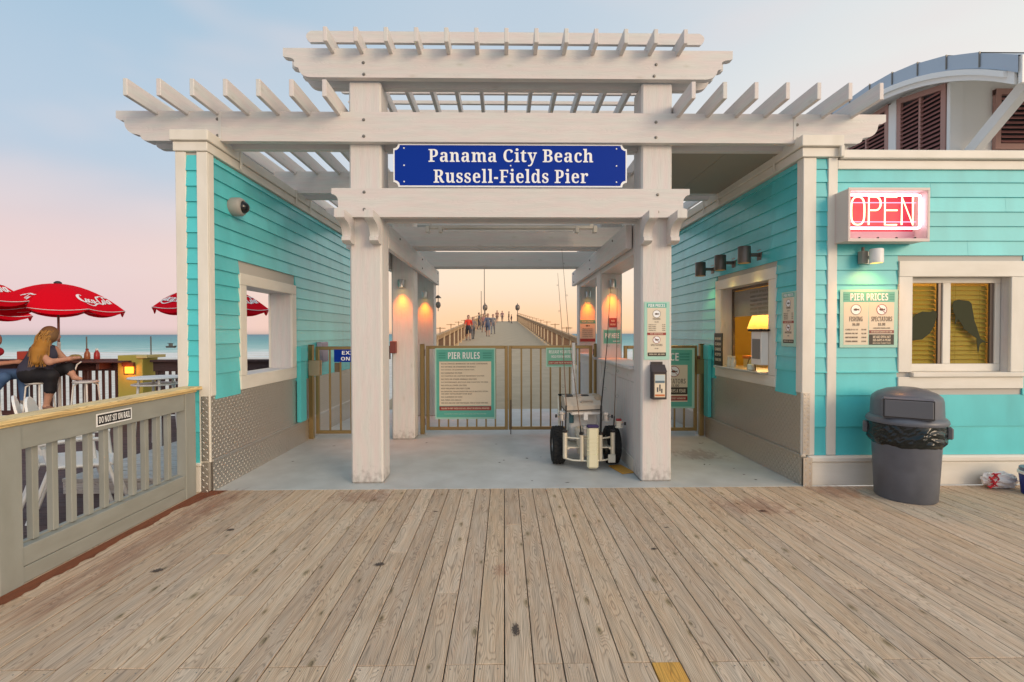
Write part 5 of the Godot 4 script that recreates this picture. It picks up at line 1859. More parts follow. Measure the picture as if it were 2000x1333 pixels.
	letters(b, "WEATHER PERMITTING", Vector3(3.963, 1.492, zb + 0.0065), 0.19, 0.012, M.sign_cream)
	# signs on the right-hand columns
	var ph := thing("pay_sign", "small teal sign reading PAY HERE on the middle right column", "sign", Vector3(1.64, 1.44, -7.35))
	panel(ph, "border", M.sign_pale, 1.50, 1.772, 1.44, 1.66, -7.355)
	panel(ph, "board", M.sign_teal, 1.512, 1.76, 1.452, 1.648, -7.3515, 0.001)
	letters(ph, "PAY HERE", Vector3(1.636, 1.565, -7.3495), 0.21, 0.075, M.sign_white)
	letters(ph, "BEFORE ENTRY", Vector3(1.70, 1.48, -7.3495), 0.1, 0.02, M.sign_white)
	var rs := thing("notice_plate", "tiny dark red plate on the middle right column above the pay sign", "sign", Vector3(1.65, 1.69, -7.35))
	panel(rs, "board", M.sign_red, 1.59, 1.705, 1.69, 1.832, -7.355)
	letters(rs, "NO", Vector3(1.648, 1.79, -7.3515), 0.05, 0.03, M.sign_cream)
	letters(rs, "ENTRY", Vector3(1.648, 1.735, -7.3515), 0.08, 0.025, M.sign_cream)
	var br := thing("notice_board", "brownish fish notice with a red foot on the far right column", "sign", Vector3(1.62, 1.43, -9.44))
	panel(br, "board", M.sign_cream, 1.47, 1.775, 1.437, 1.866, -9.445)
	panel(br, "header", M.sign_teal, 1.475, 1.77, 1.795, 1.86, -9.4415, 0.001)
	panel(br, "red_band", M.sign_red, 1.475, 1.77, 1.44, 1.50, -9.4415, 0.001)
	letters(br, "FISH LIMITS", Vector3(1.62, 1.828, -9.4395), 0.22, 0.035, M.sign_cream)
	for i in 5: letters(br, ["CHECK SIZE AND BAG LIMITS", "KNOW YOUR SPECIES", "RETURN THE REST", "LICENSES INSIDE", "THANK YOU"][i], Vector3(1.62, 1.69 - i * 0.038, -9.4395), 0.2, 0.018, M.print_grey)
	extrude(br, "fish", M.print_dark, [Vector2(-0.04, 0), Vector2(-0.01, 0.018), Vector2(0.02, 0), Vector2(0.04, 0.015), Vector2(0.04, -0.015), Vector2(0.02, -0.004), Vector2(-0.01, -0.018)], 0.001, Vector3(1.62, 1.75, -9.441))
	# brochure box
	var bx := thing("brochure_box", "dark brown brochure box with a picture card on the right column", "box", Vector3(1.64, 0.9, -5.15))
	bar(bx, "case", mat(0.035, 0.026, 0.026, 0.5), 1.567, 1.715, 0.90, 1.19, -5.10, -5.198, 0.004)
	bar(bx, "back_plate", mat(0.035, 0.026, 0.026, 0.5), 1.572, 1.70, 1.19, 1.295, -5.19, -5.199, 0.002)
	extrude(bx, "lid", mat(0.05, 0.038, 0.042, 0.4), [Vector2(0, 0), Vector2(0.105, 0), Vector2(0.105, 0.006), Vector2(0.03, 0.075), Vector2(0, 0.075)], 0.15, Vector3(1.641, 1.19, -5.20), Basis(Vector3(0, 0, 1), Vector3.UP, Vector3(-1, 0, 0)))
	bar(bx, "card", M.sign_cream, 1.585, 1.697, 0.925, 1.165, -5.0995, -5.097, 0.0)
	bar(bx, "card_sky", mat(0.45, 0.55, 0.58, 0.5), 1.59, 1.692, 1.10, 1.16, -5.0965, -5.0955, 0.0)
	bar(bx, "card_sea", mat(0.10, 0.16, 0.20, 0.5), 1.59, 1.692, 1.075, 1.10, -5.0965, -5.0955, 0.0)
	bar(bx, "card_red", mat(0.55, 0.16, 0.05, 0.5), 1.59, 1.692, 0.935, 0.955, -5.0965, -5.0955, 0.0)
	for cq in [[-0.025, 1.01, 0.05], [0.0, 1.02, 0.07], [0.02, 1.0, 0.045]]:
		bar(bx, "card_print", mat(0.06, 0.06, 0.07, 0.5), 1.641 + cq[0] - 0.007, 1.641 + cq[0] + 0.007, cq[1] - 0.03, cq[1] - 0.03 + cq[2], -5.0965, -5.0953, 0.0)
	make_open_sign()


func make_open_sign() -> void:
	var g := thing("neon_sign", "box sign with glowing neon OPEN on the shop front", "neon sign", Vector3(4.05, 2.5, -4.95))
	var x0 := 3.455
	var x1 := 4.28
	var y0 := 2.53
	var y1 := 3.05
	var zb := -5.05
	var zf := -4.85
	var case := mat(0.66, 0.56, 0.52, 0.5)
	bar(g, "case_back", case, x0, x1, y0, y1, zb, zb + 0.02, 0.0)
	bar(g, "case_side", case, x0, x0 + 0.018, y0, y1, zb + 0.02, zf, 0.003)
	bar(g, "case_side", case, x1 - 0.018, x1, y0, y1, zb + 0.02, zf, 0.003)
	bar(g, "case_top", case, x0 + 0.018, x1 - 0.018, y1 - 0.018, y1, zb + 0.02, zf, 0.003)
	bar(g, "case_floor", case, x0 + 0.018, x1 - 0.018, y0, y0 + 0.018, zb + 0.02, zf, 0.003)
	bar(g, "backing", mat(0.55, 0.03, 0.06, 0.5), x0 + 0.02, x1 - 0.02, y0 + 0.12, y1 - 0.02, zb + 0.0205, zb + 0.03, 0.0)
	bar(g, "lower_tray", mat(0.5, 0.30, 0.32, 0.6), x0 + 0.02, x1 - 0.02, y0 + 0.02, y0 + 0.119, zb + 0.0205, zb + 0.05, 0.0)
	bar(g, "front_trim", case, x0 - 0.004, x1 + 0.004, y0 - 0.012, y0 + 0.02, zf, zf + 0.012, 0.003)
	bar(g, "front_trim", case, x0 - 0.004, x1 + 0.004, y1 - 0.02, y1 + 0.008, zf, zf + 0.012, 0.003)
	bar(g, "front_trim", case, x0 - 0.004, x0 + 0.02, y0 + 0.02, y1 - 0.02, zf, zf + 0.012, 0.003)
	bar(g, "front_trim", case, x1 - 0.02, x1 + 0.004, y0 + 0.02, y1 - 0.02, zf, zf + 0.012, 0.003)
	for i in 4: bar(g, "clip", M.dark, x0 + 0.12 + i * 0.19, x0 + 0.13 + i * 0.19, y0 + 0.02, y0 + 0.035, zf - 0.02, zf, 0.0)
	var border := glow(1.0, 0.74, 0.90, 4.2)
	var inner := glow(1.0, 0.22, 0.34, 2.2)
	var lettering := glow(1.0, 0.78, 0.42, 2.4)
	var zn := zf - 0.05
	var bx0 := x0 + 0.035
	var bx1 := x1 - 0.045
	var by0 := y0 + 0.135
	var by1 := y1 - 0.05
	pipe(g, "neon_tube", border, [Vector3(bx0, by1, zn), Vector3(bx1 - 0.03, by1, zn), Vector3(bx1 - 0.008, by1 - 0.008, zn), Vector3(bx1, by1 - 0.03, zn), Vector3(bx1, by0 + 0.03, zn), Vector3(bx1 - 0.008, by0 + 0.008, zn), Vector3(bx1 - 0.03, by0, zn), Vector3(bx0, by0, zn)], 0.0115)
	for y in [by1 - 0.07, by0 + 0.07]:
		pipe(g, "neon_tube", inner, [Vector3(bx0, y, zn - 0.03), Vector3(bx1 - 0.02, y, zn - 0.03)], 0.005)
	# letters of bent tube
	var lh := by1 - by0 - 0.055
	var ly := by0 + 0.028
	var lw := (bx1 - bx0 - 0.07) / 4.0
	var zl := zn + 0.028
	var P := func(i: int, pts: Array) -> Array:
		var out_ := []
		for p in pts: out_.append(Vector3(bx0 + 0.015 + i * lw + p[0] * lw * 0.80, ly + p[1] * lh, zl))
		return out_
	var oo := []
	for i in 25:
		var a := TAU * i / 24.0 + PI / 2
		oo.append([0.5 + 0.5 * signf(cos(a)) * pow(absf(cos(a)), 0.75), 0.5 + 0.5 * signf(sin(a)) * pow(absf(sin(a)), 0.6)])
	pipe(g, "neon_letter", lettering, P.call(0, oo), 0.0075)
	var pp := [[0.08, 0.0], [0.08, 1.0], [0.5, 1.0]]
	for i in 9:
		var a := PI / 2 - PI * i / 8.0
		pp.append([0.62 + 0.36 * cos(a), 0.76 + 0.24 * sin(a)])
	pp.append([0.08, 0.52])
	pipe(g, "neon_letter", lettering, P.call(1, pp), 0.0075)
	pipe(g, "neon_letter", lettering, P.call(2, [[0.95, 1.0], [0.05, 1.0], [0.05, 0.0], [0.95, 0.0]]), 0.0075)
	pipe(g, "neon_letter", lettering, P.call(2, [[0.05, 0.52], [0.98, 0.52]]), 0.0075)
	pipe(g, "neon_letter", lettering, P.call(3, [[0.08, 0.0], [0.08, 1.0], [0.92, 0.0], [0.92, 1.0]]), 0.0075)
	var l := AreaLight3D.new()
	l.name = "light"
	g.add_child(l, true)
	l.area_size = Vector2(0.8, 0.36)
	l.position = Vector3(3.95, 2.83, zf + 0.02) - g.position
	l.rotation = Vector3(0, PI, 0)
	l.light_color = Color(1.0, 0.45, 0.62)
	l.light_energy = 0.5
	l.area_range = 10.0
	l.shadow_enabled = true


func can_lamp(g: Node3D, at: Vector3, out_: Vector3, r: float, h: float, reach: float, m: Material) -> void:
	# cylinder lamp on a wall bracket; at is the centre of the wall plate
	var c := at + out_ * reach
	turned(g, "lamp_body", m, [Vector2(r * 0.8, -h / 2 + 0.02), Vector2(r * 0.9, -h / 2), Vector2(r, -h / 2), Vector2(r, h / 2 - 0.006), Vector2(r - 0.006, h / 2), Vector2(0, h / 2)], c, 20)
	turned(g, "lamp_glass", M.yellow_glow, [Vector2(r * 0.8, -h / 2 + 0.02), Vector2(0, -h / 2 + 0.02)], c, 20)
	rod(g, "arm", m, at, c - out_ * r * 0.8, 0.022)
	var bs := Basis(Vector3(0, 0, 1).cross(out_), Vector3.UP, out_) if absf(out_.z) < 0.5 else Basis.IDENTITY
	if absf(out_.x) > 0.5: bs = Basis(Vector3.UP, PI / 2 * signf(out_.x))
	part(g, "wall_plate", bmesh(Vector3(0.10, 0.13, 0.02), 0.004, 0), m, at + out_ * 0.01, bs)


func make_lamps() -> void:
	var amber := Color(1.0, 0.47, 0.03)
	var q := [[-1.535, 2.35, -7.36, "lit brushed lamp on the middle left column, shining yellow downwards"], [-1.535, 2.355, -9.45, "lit brushed lamp on the far left column, shining yellow downwards"], [1.628, 2.35, -7.36, "lit brushed lamp on the middle right column above the red plate"], [1.625, 2.355, -9.45, "lit brushed lamp on the far right column above the fish notice"]]
	for s in q:
		var g := thing("column_lamp", s[3], "lamp", Vector3(s[0], s[1], s[2]), "cylinder lamps on the passage columns")
		var at := Vector3(s[0], s[1], s[2])
		can_lamp(g, at, Vector3(0, 0, 1), 0.048, 0.115, 0.085, M.steel)
		spot(g, at + Vector3(0, -0.065, 0.10), at + Vector3(0, -1.0, 0.0), amber, 1.0, 38.0, 0.05)
	var w := [[-5.935, "nearest of the three cylinder lamps above the ticket window"], [-6.60, "middle one of the three cylinder lamps above the ticket window"], [-7.268, "farthest of the three cylinder lamps above the ticket window"]]
	for s in w:
		var at := Vector3(3.147, 2.56, s[0])
		var g := thing("wall_lamp", s[1], "lamp", at, "cylinder lamps above the ticket window")
		can_lamp(g, at, Vector3.LEFT, 0.075, 0.205, 0.20, M.bronze)
		spot(g, at + Vector3(-0.20, -0.11, 0), at + Vector3(-0.18, -1.5, 0), Color(0.95, 0.88, 0.5), 0.20, 50.0, 0.05)
	var at := Vector3(3.80, 2.385, -5.055)
	var g := thing("front_lamp", "small white cylinder lamp under the neon sign on the shop front", "lamp", at)
	can_lamp(g, at, Vector3(0, 0, 1), 0.062, 0.145, 0.14, M.plastic_white)
	bar(g, "junction_box", mat(0.30, 0.29, 0.26, 0.5), 3.705, 3.765, 2.32, 2.45, -5.05, -4.98, 0.004)
	rod(g, "knob", M.bronze, Vector3(3.735, 2.45, -5.015), Vector3(3.735, 2.49, -5.015), 0.014)
	spot(g, at + Vector3(0, -0.08, 0.14), at + Vector3(0, -1.0, 0.14), Color(1.0, 0.66, 0.28), 0.38, 75.0, 0.04)


func make_cart() -> void:
	var o := Vector3(1.0, 0, -5.9)
	var g := thing("fishing_cart", "aluminium fishing cart on two fat black tyres parked by the right column", "cart", o)
	for x in [0.66, 1.325]:
		var w := Node3D.new()
		w.name = numbered(g, "wheel")
		g.add_child(w, true)
		var ax := Basis(Vector3(0, 0, 1), PI / 2)
		turned(w, "tyre", M.rubber, [Vector2(0.11, -0.07), Vector2(0.16, -0.085), Vector2(0.20, -0.08), Vector2(0.22, -0.06), Vector2(0.225, -0.03), Vector2(0.226, 0.03), Vector2(0.22, 0.06), Vector2(0.20, 0.08), Vector2(0.16, 0.085), Vector2(0.11, 0.07)], Vector3(x, 0.227, -5.98), 30, ax, 0.3)
		turned(w, "rim", M.steel, [Vector2(0.0, -0.03), Vector2(0.04, -0.05), Vector2(0.04, -0.03), Vector2(0.10, -0.03), Vector2(0.115, -0.065), Vector2(0.115, 0.065), Vector2(0.10, 0.03), Vector2(0.04, 0.03), Vector2(0.04, 0.05), Vector2(0, 0.03)], Vector3(x, 0.227, -5.98), 20, ax)
		# knobbly tread
		var tm := MB.new()
		for i in 26:
			for k in 4:
				var a := TAU * (i + 0.5 * (k % 2)) / 26.0
				var r := 0.226 if k == 1 or k == 2 else 0.221
				var bs := Basis(Vector3.RIGHT, a)
				tm.box(bs * Vector3((k - 1.5) * 0.036, r, 0), Vector3(0.026, 0.012, 0.03), 0.002, bs)
		part(w, "tread", tm.mesh(), M.rubber, Vector3(x, 0.227, -5.98)).set_meta("kind", "stuff")
	var al := mat(0.80, 0.74, 0.60, 0.3, 0.55)
	rod(g, "axle", al, Vector3(0.66, 0.227, -5.98), Vector3(1.325, 0.227, -5.98), 0.014)
	# bed and frame
	bar(g, "bed", al, 0.72, 1.27, 0.245, 0.262, -5.70, -6.55, 0.003)
	for x in [0.75, 1.24]: pipe(g, "frame_tube", al, [Vector3(x, 0.25, -5.68), Vector3(x, 0.25, -6.6), Vector3(x, 0.55, -6.70), Vector3(x, 0.74, -6.78)], 0.014)
	rod(g, "handle", M.rubber, Vector3(0.75, 0.74, -6.78), Vector3(1.24, 0.74, -6.78), 0.016)
	pipe(g, "front_rail", al, [Vector3(0.70, 0.13, -5.72), Vector3(0.80, 0.115, -5.66), Vector3(1.0, 0.11, -5.64), Vector3(1.18, 0.115, -5.66), Vector3(1.28, 0.13, -5.72)], 0.012)
	pipe(g, "upper_rail", al, [Vector3(0.70, 0.37, -5.74), Vector3(0.85, 0.37, -5.67), Vector3(1.0, 0.37, -5.66), Vector3(1.15, 0.37, -5.67), Vector3(1.28, 0.37, -5.74)], 0.011)
	# rod holders
	for x in [0.712, 0.905, 1.122, 1.277]:
		var z := -5.68 if absf(x - 1.0) < 0.2 else -5.72
		var yb := 0.115 if absf(x - 1.0) < 0.2 else 0.135
		rod(g, "rod_holder", al, Vector3(x, yb, z + 0.02), Vector3(x, yb + 0.31, z + 0.02), 0.027, -1, 14)
		rod(g, "holder_lip", M.black, Vector3(x, yb + 0.30, z + 0.02), Vector3(x, yb + 0.325, z + 0.02), 0.031, -1, 14)
	bar(g, "tag", mat(0.6, 0.56, 0.46, 0.6), 1.215, 1.30, 0.085, 0.18, -5.665, -5.66, 0.0)
	var t := thing("bait_tube", "tall cream plastic tube with a purple band on the front of the cart", "tube", Vector3(1.022, 0.03, -5.61))
	bar(t, "tube", mat(0.70, 0.66, 0.46, 0.5), 0.958, 1.088, 0.035, 0.515, -5.575, -5.652, 0.02)
	bar(t, "band", mat(0.035, 0.02, 0.09, 0.5), 0.955, 1.091, 0.505, 0.54, -5.572, -5.655, 0.012)
	for i in 5: bar(t, "rib", mat(0.64, 0.60, 0.40, 0.5), 0.956, 1.09, 0.20 + i * 0.045, 0.206 + i * 0.045, -5.573, -5.654, 0.002)
	var c := thing("cooler", "white plastic cooler riding on the fishing cart", "cooler", Vector3(0.98, 0.263, -5.95))
	bar(c, "body", M.plastic_white, 0.805, 1.15, 0.263, 0.62, -5.97, -6.30, 0.02)
	bar(c, "lid", M.plastic_white, 0.795, 1.16, 0.621, 0.665, -5.80, -6.31, 0.012)
	bar(c, "latch", M.plastic_white, 0.95, 1.0, 0.56, 0.66, -5.79, -5.965, 0.003)
	var bk := thing("bucket", "large cream bait bucket hung in the front frame of the cart", "bucket", Vector3(1.0, 0.15, -5.78))
	turned(bk, "pail", mat(0.74, 0.68, 0.56, 0.45), [Vector2(0, 0.0), Vector2(0.105, 0.0), Vector2(0.125, 0.02), Vector2(0.148, 0.24), Vector2(0.158, 0.242), Vector2(0.158, 0.258), Vector2(0.15, 0.26), Vector2(0.15, 0.30), Vector2(0.158, 0.302), Vector2(0.158, 0.318), Vector2(0.14, 0.318), Vector2(0.12, 0.05)], Vector3(1.0, 0.15, -5.80), 28)
	pipe(bk, "handle", M.steel, [Vector3(0.845, 0.44, -5.79), Vector3(0.88, 0.34, -5.66), Vector3(1.0, 0.30, -5.635), Vector3(1.12, 0.34, -5.66), Vector3(1.155, 0.44, -5.79)], 0.004, 6)
	var k := thing("tackle_box", "pale grey tackle box with a recessed handle on top of the cooler", "tackle box", Vector3(0.95, 0.666, -5.95))
	var tb := mat(0.50, 0.44, 0.36, 0.5)
	var slope := Basis(Vector3(0, 0, 1), 0.04)
	var bm := MB.new()
	bm.prism(PackedVector2Array([Vector2(-0.20, 0), Vector2(0.20, 0), Vector2(0.20, 0.07), Vector2(0.09, 0.165), Vector2(-0.16, 0.165), Vector2(-0.20, 0.09)]), 0.43, Transform3D(Basis(Vector3(0, 0, 1), Vector3.UP, Vector3(-1, 0, 0)), Vector3.ZERO))
	part(k, "case", bm.mesh(), tb, Vector3(0.945, 0.668, -5.98), slope)
	part(k, "seam", bmesh(Vector3(0.436, 0.014, 0.404), 0.0, 0), M.dark, Vector3(0.945, 0.681, -5.98), slope)
	part(k, "recess", bmesh(Vector3(0.17, 0.05, 0.01), 0.003, 0), M.print_dark, Vector3(0.99, 0.775, -5.832), slope * Basis(Vector3.RIGHT, -0.86))
	pipe(k, "handle", mat(0.40, 0.34, 0.28, 0.5), [Vector3(0.92, 0.762, -5.82), Vector3(0.93, 0.79, -5.80), Vector3(1.05, 0.795, -5.80), Vector3(1.06, 0.768, -5.82)], 0.011)
	for x in [0.79, 0.985]: bar(k, "clasp", M.black, x - 0.04, x + 0.045, 0.832, 0.846, -5.90, -6.0, 0.002)
	part(k, "window", bmesh(Vector3(0.07, 0.08, 0.008), 0.003, 0), M.print_grey, Vector3(0.79, 0.765, -5.835), slope * Basis(Vector3.RIGHT, -0.86))
	var wp := thing("white_pole", "upright white plastic pipe standing at the back of the cart", "pipe", Vector3(0.90, 0.26, -6.5))
	rod(wp, "pipe", M.plastic_white, Vector3(0.90, 0.262, -6.3), Vector3(0.90, 1.48, -6.3), 0.022)
	rod(wp, "coupling", M.plastic_white, Vector3(0.90, 1.0, -6.3), Vector3(0.90, 1.08, -6.3), 0.028)
	# fishing rods
	var rods := [
		[Vector3(0.712, 0.30, -5.70), Vector3(0.73, 0.75, -5.72), Vector3(0.70, 1.5, -5.80), Vector3(0.655, 2.34, -5.95), 0.011, "thin dark fishing rod at the left end of the cart", true, -1],
		[Vector3(0.905, 0.28, -5.66), Vector3(0.89, 0.52, -5.68), Vector3(0.79, 1.6, -5.95), Vector3(0.735, 2.68, -6.2), 0.009, "tallest pale fishing rod in the second holder of the cart", true, 1],
		[Vector3(1.122, 0.28, -5.66), Vector3(1.14, 0.75, -5.70), Vector3(1.22, 1.4, -5.78), Vector3(1.30, 2.25, -5.9), 0.015, "thick black fishing rod in the third holder of the cart", false, 1],
		[Vector3(1.277, 0.30, -5.70), Vector3(1.30, 0.62, -5.72), Vector3(1.345, 1.4, -5.80), Vector3(1.375, 2.15, -5.9), 0.009, "thin fishing rod with a red and white reel at the right end", true, 1]]
	for q in rods:
		var f := thing("fishing_rod", q[5], "fishing rod", q[0], "fishing rods on the cart")
		rod(f, "butt", M.black, q[0], q[1], q[4], q[4] * 0.85)
		var m := MB.new()
		m.tube(PackedVector3Array([Vector3.ZERO, q[2] - q[1], q[3] - q[1]]), q[4] * 0.62, 0.0018, 6)
		part(f, "blank", m.mesh(), M.black if q[4] > 0.012 else mat(0.16, 0.09, 0.05, 0.4), q[1])
		for i in 5:
			var u := 0.15 + 0.19 * i
			var p: Vector3 = q[1].lerp(q[2], u * 2.0) if u < 0.5 else q[2].lerp(q[3], u * 2.0 - 1.0)
			var rr := 0.018 - 0.0028 * i
			var ring := []
			for e in 9: ring.append(p + Vector3(q[7] * (0.006 + rr + rr * cos(TAU * e / 8.0)), rr * sin(TAU * e / 8.0), 0.0))
			pipe(f, "guide", M.bolt, ring, 0.0016, 4)
		# reel
		var seat: Vector3 = q[0].lerp(q[1], 0.72)
		var rl := Node3D.new()
		rl.name = "reel"
		f.add_child(rl, true)
		var side := Vector3(-q[7] * -0.05, 0, 0.03)
		var red := q[5].contains("red") as bool
		turned(rl, "spool", mat(0.75, 0.68, 0.55, 0.4) if red else M.steel, [Vector2(0, -0.04), Vector2(0.046, -0.04), Vector2(0.046, -0.032), Vector2(0.034, -0.026), Vector2(0.034, 0.026), Vector2(0.046, 0.032), Vector2(0.046, 0.04), Vector2(0, 0.04)], seat + Vector3(q[7] * 0.055, 0.0, 0.02), 16)
		bar(rl, "reel_body", mat(0.35, 0.03, 0.03, 0.4) if red else M.steel, seat.x + q[7] * 0.02, seat.x + q[7] * 0.085, seat.y + 0.03, seat.y + 0.065, seat.z - 0.01, seat.z + 0.045, 0.01)
		rod(rl, "crank", M.bolt, seat + Vector3(q[7] * 0.06, 0, 0.04), seat + Vector3(q[7] * 0.115, 0.01, 0.05), 0.005)
		turned(rl, "knob", M.black, [Vector2(0, -0.02), Vector2(0.012, -0.018), Vector2(0.012, 0.018), Vector2(0, 0.02)], seat + Vector3(q[7] * 0.12, 0.012, 0.05), 10)
		pipe(rl, "bail", M.steel, [seat + Vector3(q[7] * 0.02, -0.03, 0.03), seat + Vector3(q[7] * 0.055, -0.045, 0.06), seat + Vector3(q[7] * 0.09, -0.03, 0.03)], 0.003, 5)
	# small gear hung about the cart
	var net := thing("landing_net", "small landing net with dark hoop hung at the left side of the cart", "net", Vector3(0.74, 0.5, -6.1))
	var hoop := []
	for i in 15: hoop.append(Vector3(0.735, 0.64 + 0.11 * sin(TAU * i / 14.0), -6.15 + 0.13 * cos(TAU * i / 14.0)))
	pipe(net, "hoop", M.bolt, hoop, 0.007)
	rod(net, "handle", M.bolt, Vector3(0.735, 0.53, -6.15), Vector3(0.74, 0.28, -6.15), 0.009)
	var pl := thing("pliers", "dark pliers in a teal sheath on the left front of the cooler", "pliers", Vector3(0.83, 0.5, -5.74))
	bar(pl, "sheath", mat(0.02, 0.09, 0.12, 0.6), 0.795, 0.85, 0.50, 0.63, -5.93, -5.965, 0.006)
	rod(pl, "grip", M.black, Vector3(0.81, 0.62, -5.94), Vector3(0.80, 0.72, -5.94), 0.008)
	rod(pl, "grip", M.black, Vector3(0.835, 0.62, -5.94), Vector3(0.848, 0.72, -5.94), 0.008)
	var rag := thing("tan_towel", "tan towel draped over the right end of the tackle box", "towel", Vector3(1.15, 0.7, -5.95))
	var tw := MB.new()
	tw.sphere(Vector3.ZERO, Vector3(0.07, 0.06, 0.12), 12, 8)
	part(rag, "fold", tw.mesh(), mat(0.42, 0.32, 0.22, 0.9), Vector3(1.13, 0.80, -5.95))
	bar(rag, "hanging_end", mat(0.46, 0.35, 0.24, 0.9), 1.165, 1.18, 0.66, 0.81, -5.86, -6.04, 0.006)
	# sheet of yellow paper board on the floor behind the right wheel
	var pb := thing("yellow_board_scrap", "flat orange yellow scrap of board on the floor beside the right tyre", "board", Vector3(1.36, 0.0, -5.75))
	part(pb, "sheet", bmesh(Vector3(0.16, 0.012, 0.34), 0.002, 0), mat(0.60, 0.30, 0.05, 0.6), Vector3(1.37, 0.008, -5.66), Basis(Vector3.UP, 0.25))


func make_bin() -> void:
	var at := Vector3(3.91, 0, -4.66)
	var g := thing("trash_bin", "grey round trash bin with domed lid and black liner by the shop front", "trash bin", at)
	turned(g, "barrel", M.plastic_grey, [Vector2(0, 0.0), Vector2(0.238, 0.0), Vector2(0.248, 0.012), Vector2(0.277, 0.62), Vector2(0.285, 0.70), Vector2(0.292, 0.70), Vector2(0.292, 0.745), Vector2(0.27, 0.745)], at, 48)
	# liner: a wrinkled black skirt folded over the rim
	var fn := FastNoiseLite.new()
	fn.seed = 8
	fn.frequency = 1.0
	fn.fractal_octaves = 2
	var b := MB.new()
	var na := 120
	var ny := 22
	var pts := []
	for j in ny + 1:
		var v := float(j) / ny
		var row := []
		for i in na:
			var a := TAU * i / na
			var c := Vector2(cos(a), sin(a))
			var low := 0.525 + 0.012 * fn.get_noise_2d(c.x * 2.0, c.y * 2.0)
			var y := lerpf(0.742, low, v)
			# long slanting folds
			var w := fn.get_noise_3d(c.x * 0.9 + 3.0, c.y * 0.9, v * 3.2 + 1.2 * sin(a * 2.0) + 0.6 * sin(a * 5.0))
			var w2 := absf(fn.get_noise_3d(c.x * 1.4 + 9.0, c.y * 1.4, v * 4.5 - 1.5 * sin(a * 2.0 + 1.0)))
			var r := 0.296 + 0.006 * sin(v * PI) + 0.016 * w * smoothstep(0.0, 0.25, v) + 0.020 * w2 * smoothstep(0.0, 0.3, v)
			if v > 0.8: r = lerpf(r, 0.274, (v - 0.8) * 4.8)
			row.append(Vector3(c.x * r, y, c.y * r))
		pts.append(row)
	var nor := []
	for j in ny + 1:
		var row := []
		for i in na:
			var du: Vector3 = pts[j][(i + 1) % na] - pts[j][(i + na - 1) % na]
			var dv: Vector3 = pts[mini(j + 1, ny)][i] - pts[maxi(j - 1, 0)][i]
			var nn := du.cross(dv).normalized()
			if nn.dot(Vector3(pts[j][i].x, 0, pts[j][i].z)) < 0.0: nn = -nn
			row.append(nn)
		nor.append(row)
	for j in ny:
		for i in na:
			var k := (i + 1) % na
			b.tri(pts[j][i], pts[j][k], pts[j + 1][k], nor[j][i], nor[j][k], nor[j + 1][k])
			b.tri(pts[j][i], pts[j + 1][k], pts[j + 1][i], nor[j][i], nor[j + 1][k], nor[j + 1][i])
	part(g, "liner", b.mesh(), M.bag, at)
	# lid: flange, domed hood with a swinging door
	turned(g, "lid_flange", M.plastic_grey, [Vector2(0.29, 0.735), Vector2(0.318, 0.735), Vector2(0.325, 0.75), Vector2(0.318, 0.775), Vector2(0.305, 0.79), Vector2(0.288, 0.80)], at, 48)
	turned(g, "hood", M.plastic_grey, [Vector2(0.288, 0.80), Vector2(0.282, 0.95), Vector2(0.272, 0.985), Vector2(0.235, 1.02), Vector2(0.16, 1.055), Vector2(0.08, 1.072), Vector2(0, 1.076)], at, 48)
	var yaw := Basis(Vector3.UP, -0.64)
	var dm := MB.new()
	var seg := 10
	for q in [[0.245, 0.80, 1.0, 0.004, 0.80], [0.215, 0.815, 0.982, 0.0, 0.0]]:
		pass
	part(g, "door_frame", bmesh(Vector3(0.40, 0.20, 0.06), 0.02, 0), M.plastic_grey, at + yaw * Vector3(0, 0.895, 0.266), yaw * Basis(Vector3.RIGHT, -0.05))
	part(g, "door_gap", bmesh(Vector3(0.372, 0.172, 0.01), 0.002, 0), M.dark, at + yaw * Vector3(0, 0.894, 0.2935), yaw * Basis(Vector3.RIGHT, -0.05))
	part(g, "door", bmesh(Vector3(0.354, 0.157, 0.012), 0.005, 0), M.plastic_dark, at + yaw * Vector3(0, 0.892, 0.299), yaw * Basis(Vector3.RIGHT, -0.06))
	for s in [-1.0, 1.0]:
		var hd := yaw * Vector3(s, 0, 0)
		part(g, "handle", bmesh(Vector3(0.05, 0.11, 0.10), 0.012, 0), M.plastic_dark, at + hd * 0.318 + Vector3(0, 0.66, 0), yaw)
	# bag and cooler at the right edge
	var sb := thing("shopping_bag", "crumpled white plastic bag with red print lying against the shop plinth", "bag", Vector3(5.2, 0, -4.93))
	var bb := MB.new()
	var rows := []
	var nrm := []
	for j in 15:
		var e := -PI / 2 + PI * j / 14.0
		var row := []
		for i in 28:
			var a := TAU * i / 28.0
			var d := Vector3(cos(e) * cos(a), sin(e), cos(e) * sin(a))
			var r := 1.0 + 0.30 * fn.get_noise_3d(d.x * 2.3, d.y * 2.3, d.z * 2.3) + 0.14 * absf(fn.get_noise_3d(d.x * 6.0, d.y * 6.0 + 4.0, d.z * 6.0))
			row.append(Vector3(d.x * 0.17, maxf(d.y * 0.08, -0.07), d.z * 0.08) * r)
		rows.append(row)
	for j in 14:
		for i in 28:
			var k := (i + 1) % 28
			for t in [[rows[j][i], rows[j][k], rows[j + 1][k]], [rows[j][i], rows[j + 1][k], rows[j + 1][i]]]:
				var nn: Vector3 = (t[1] - t[0]).cross(t[2] - t[0])
				if nn.length() < 1e-9: continue
				nn = nn.normalized()
				if nn.dot(t[0] + t[1] + t[2]) < 0.0: nn = -nn
				bb.tri(t[0], t[1], t[2], nn, nn, nn)
	part(sb, "bag", bb.mesh(), mat(0.78, 0.74, 0.72, 0.35), Vector3(5.10, 0.078, -4.91))
	var rp := MB.new()
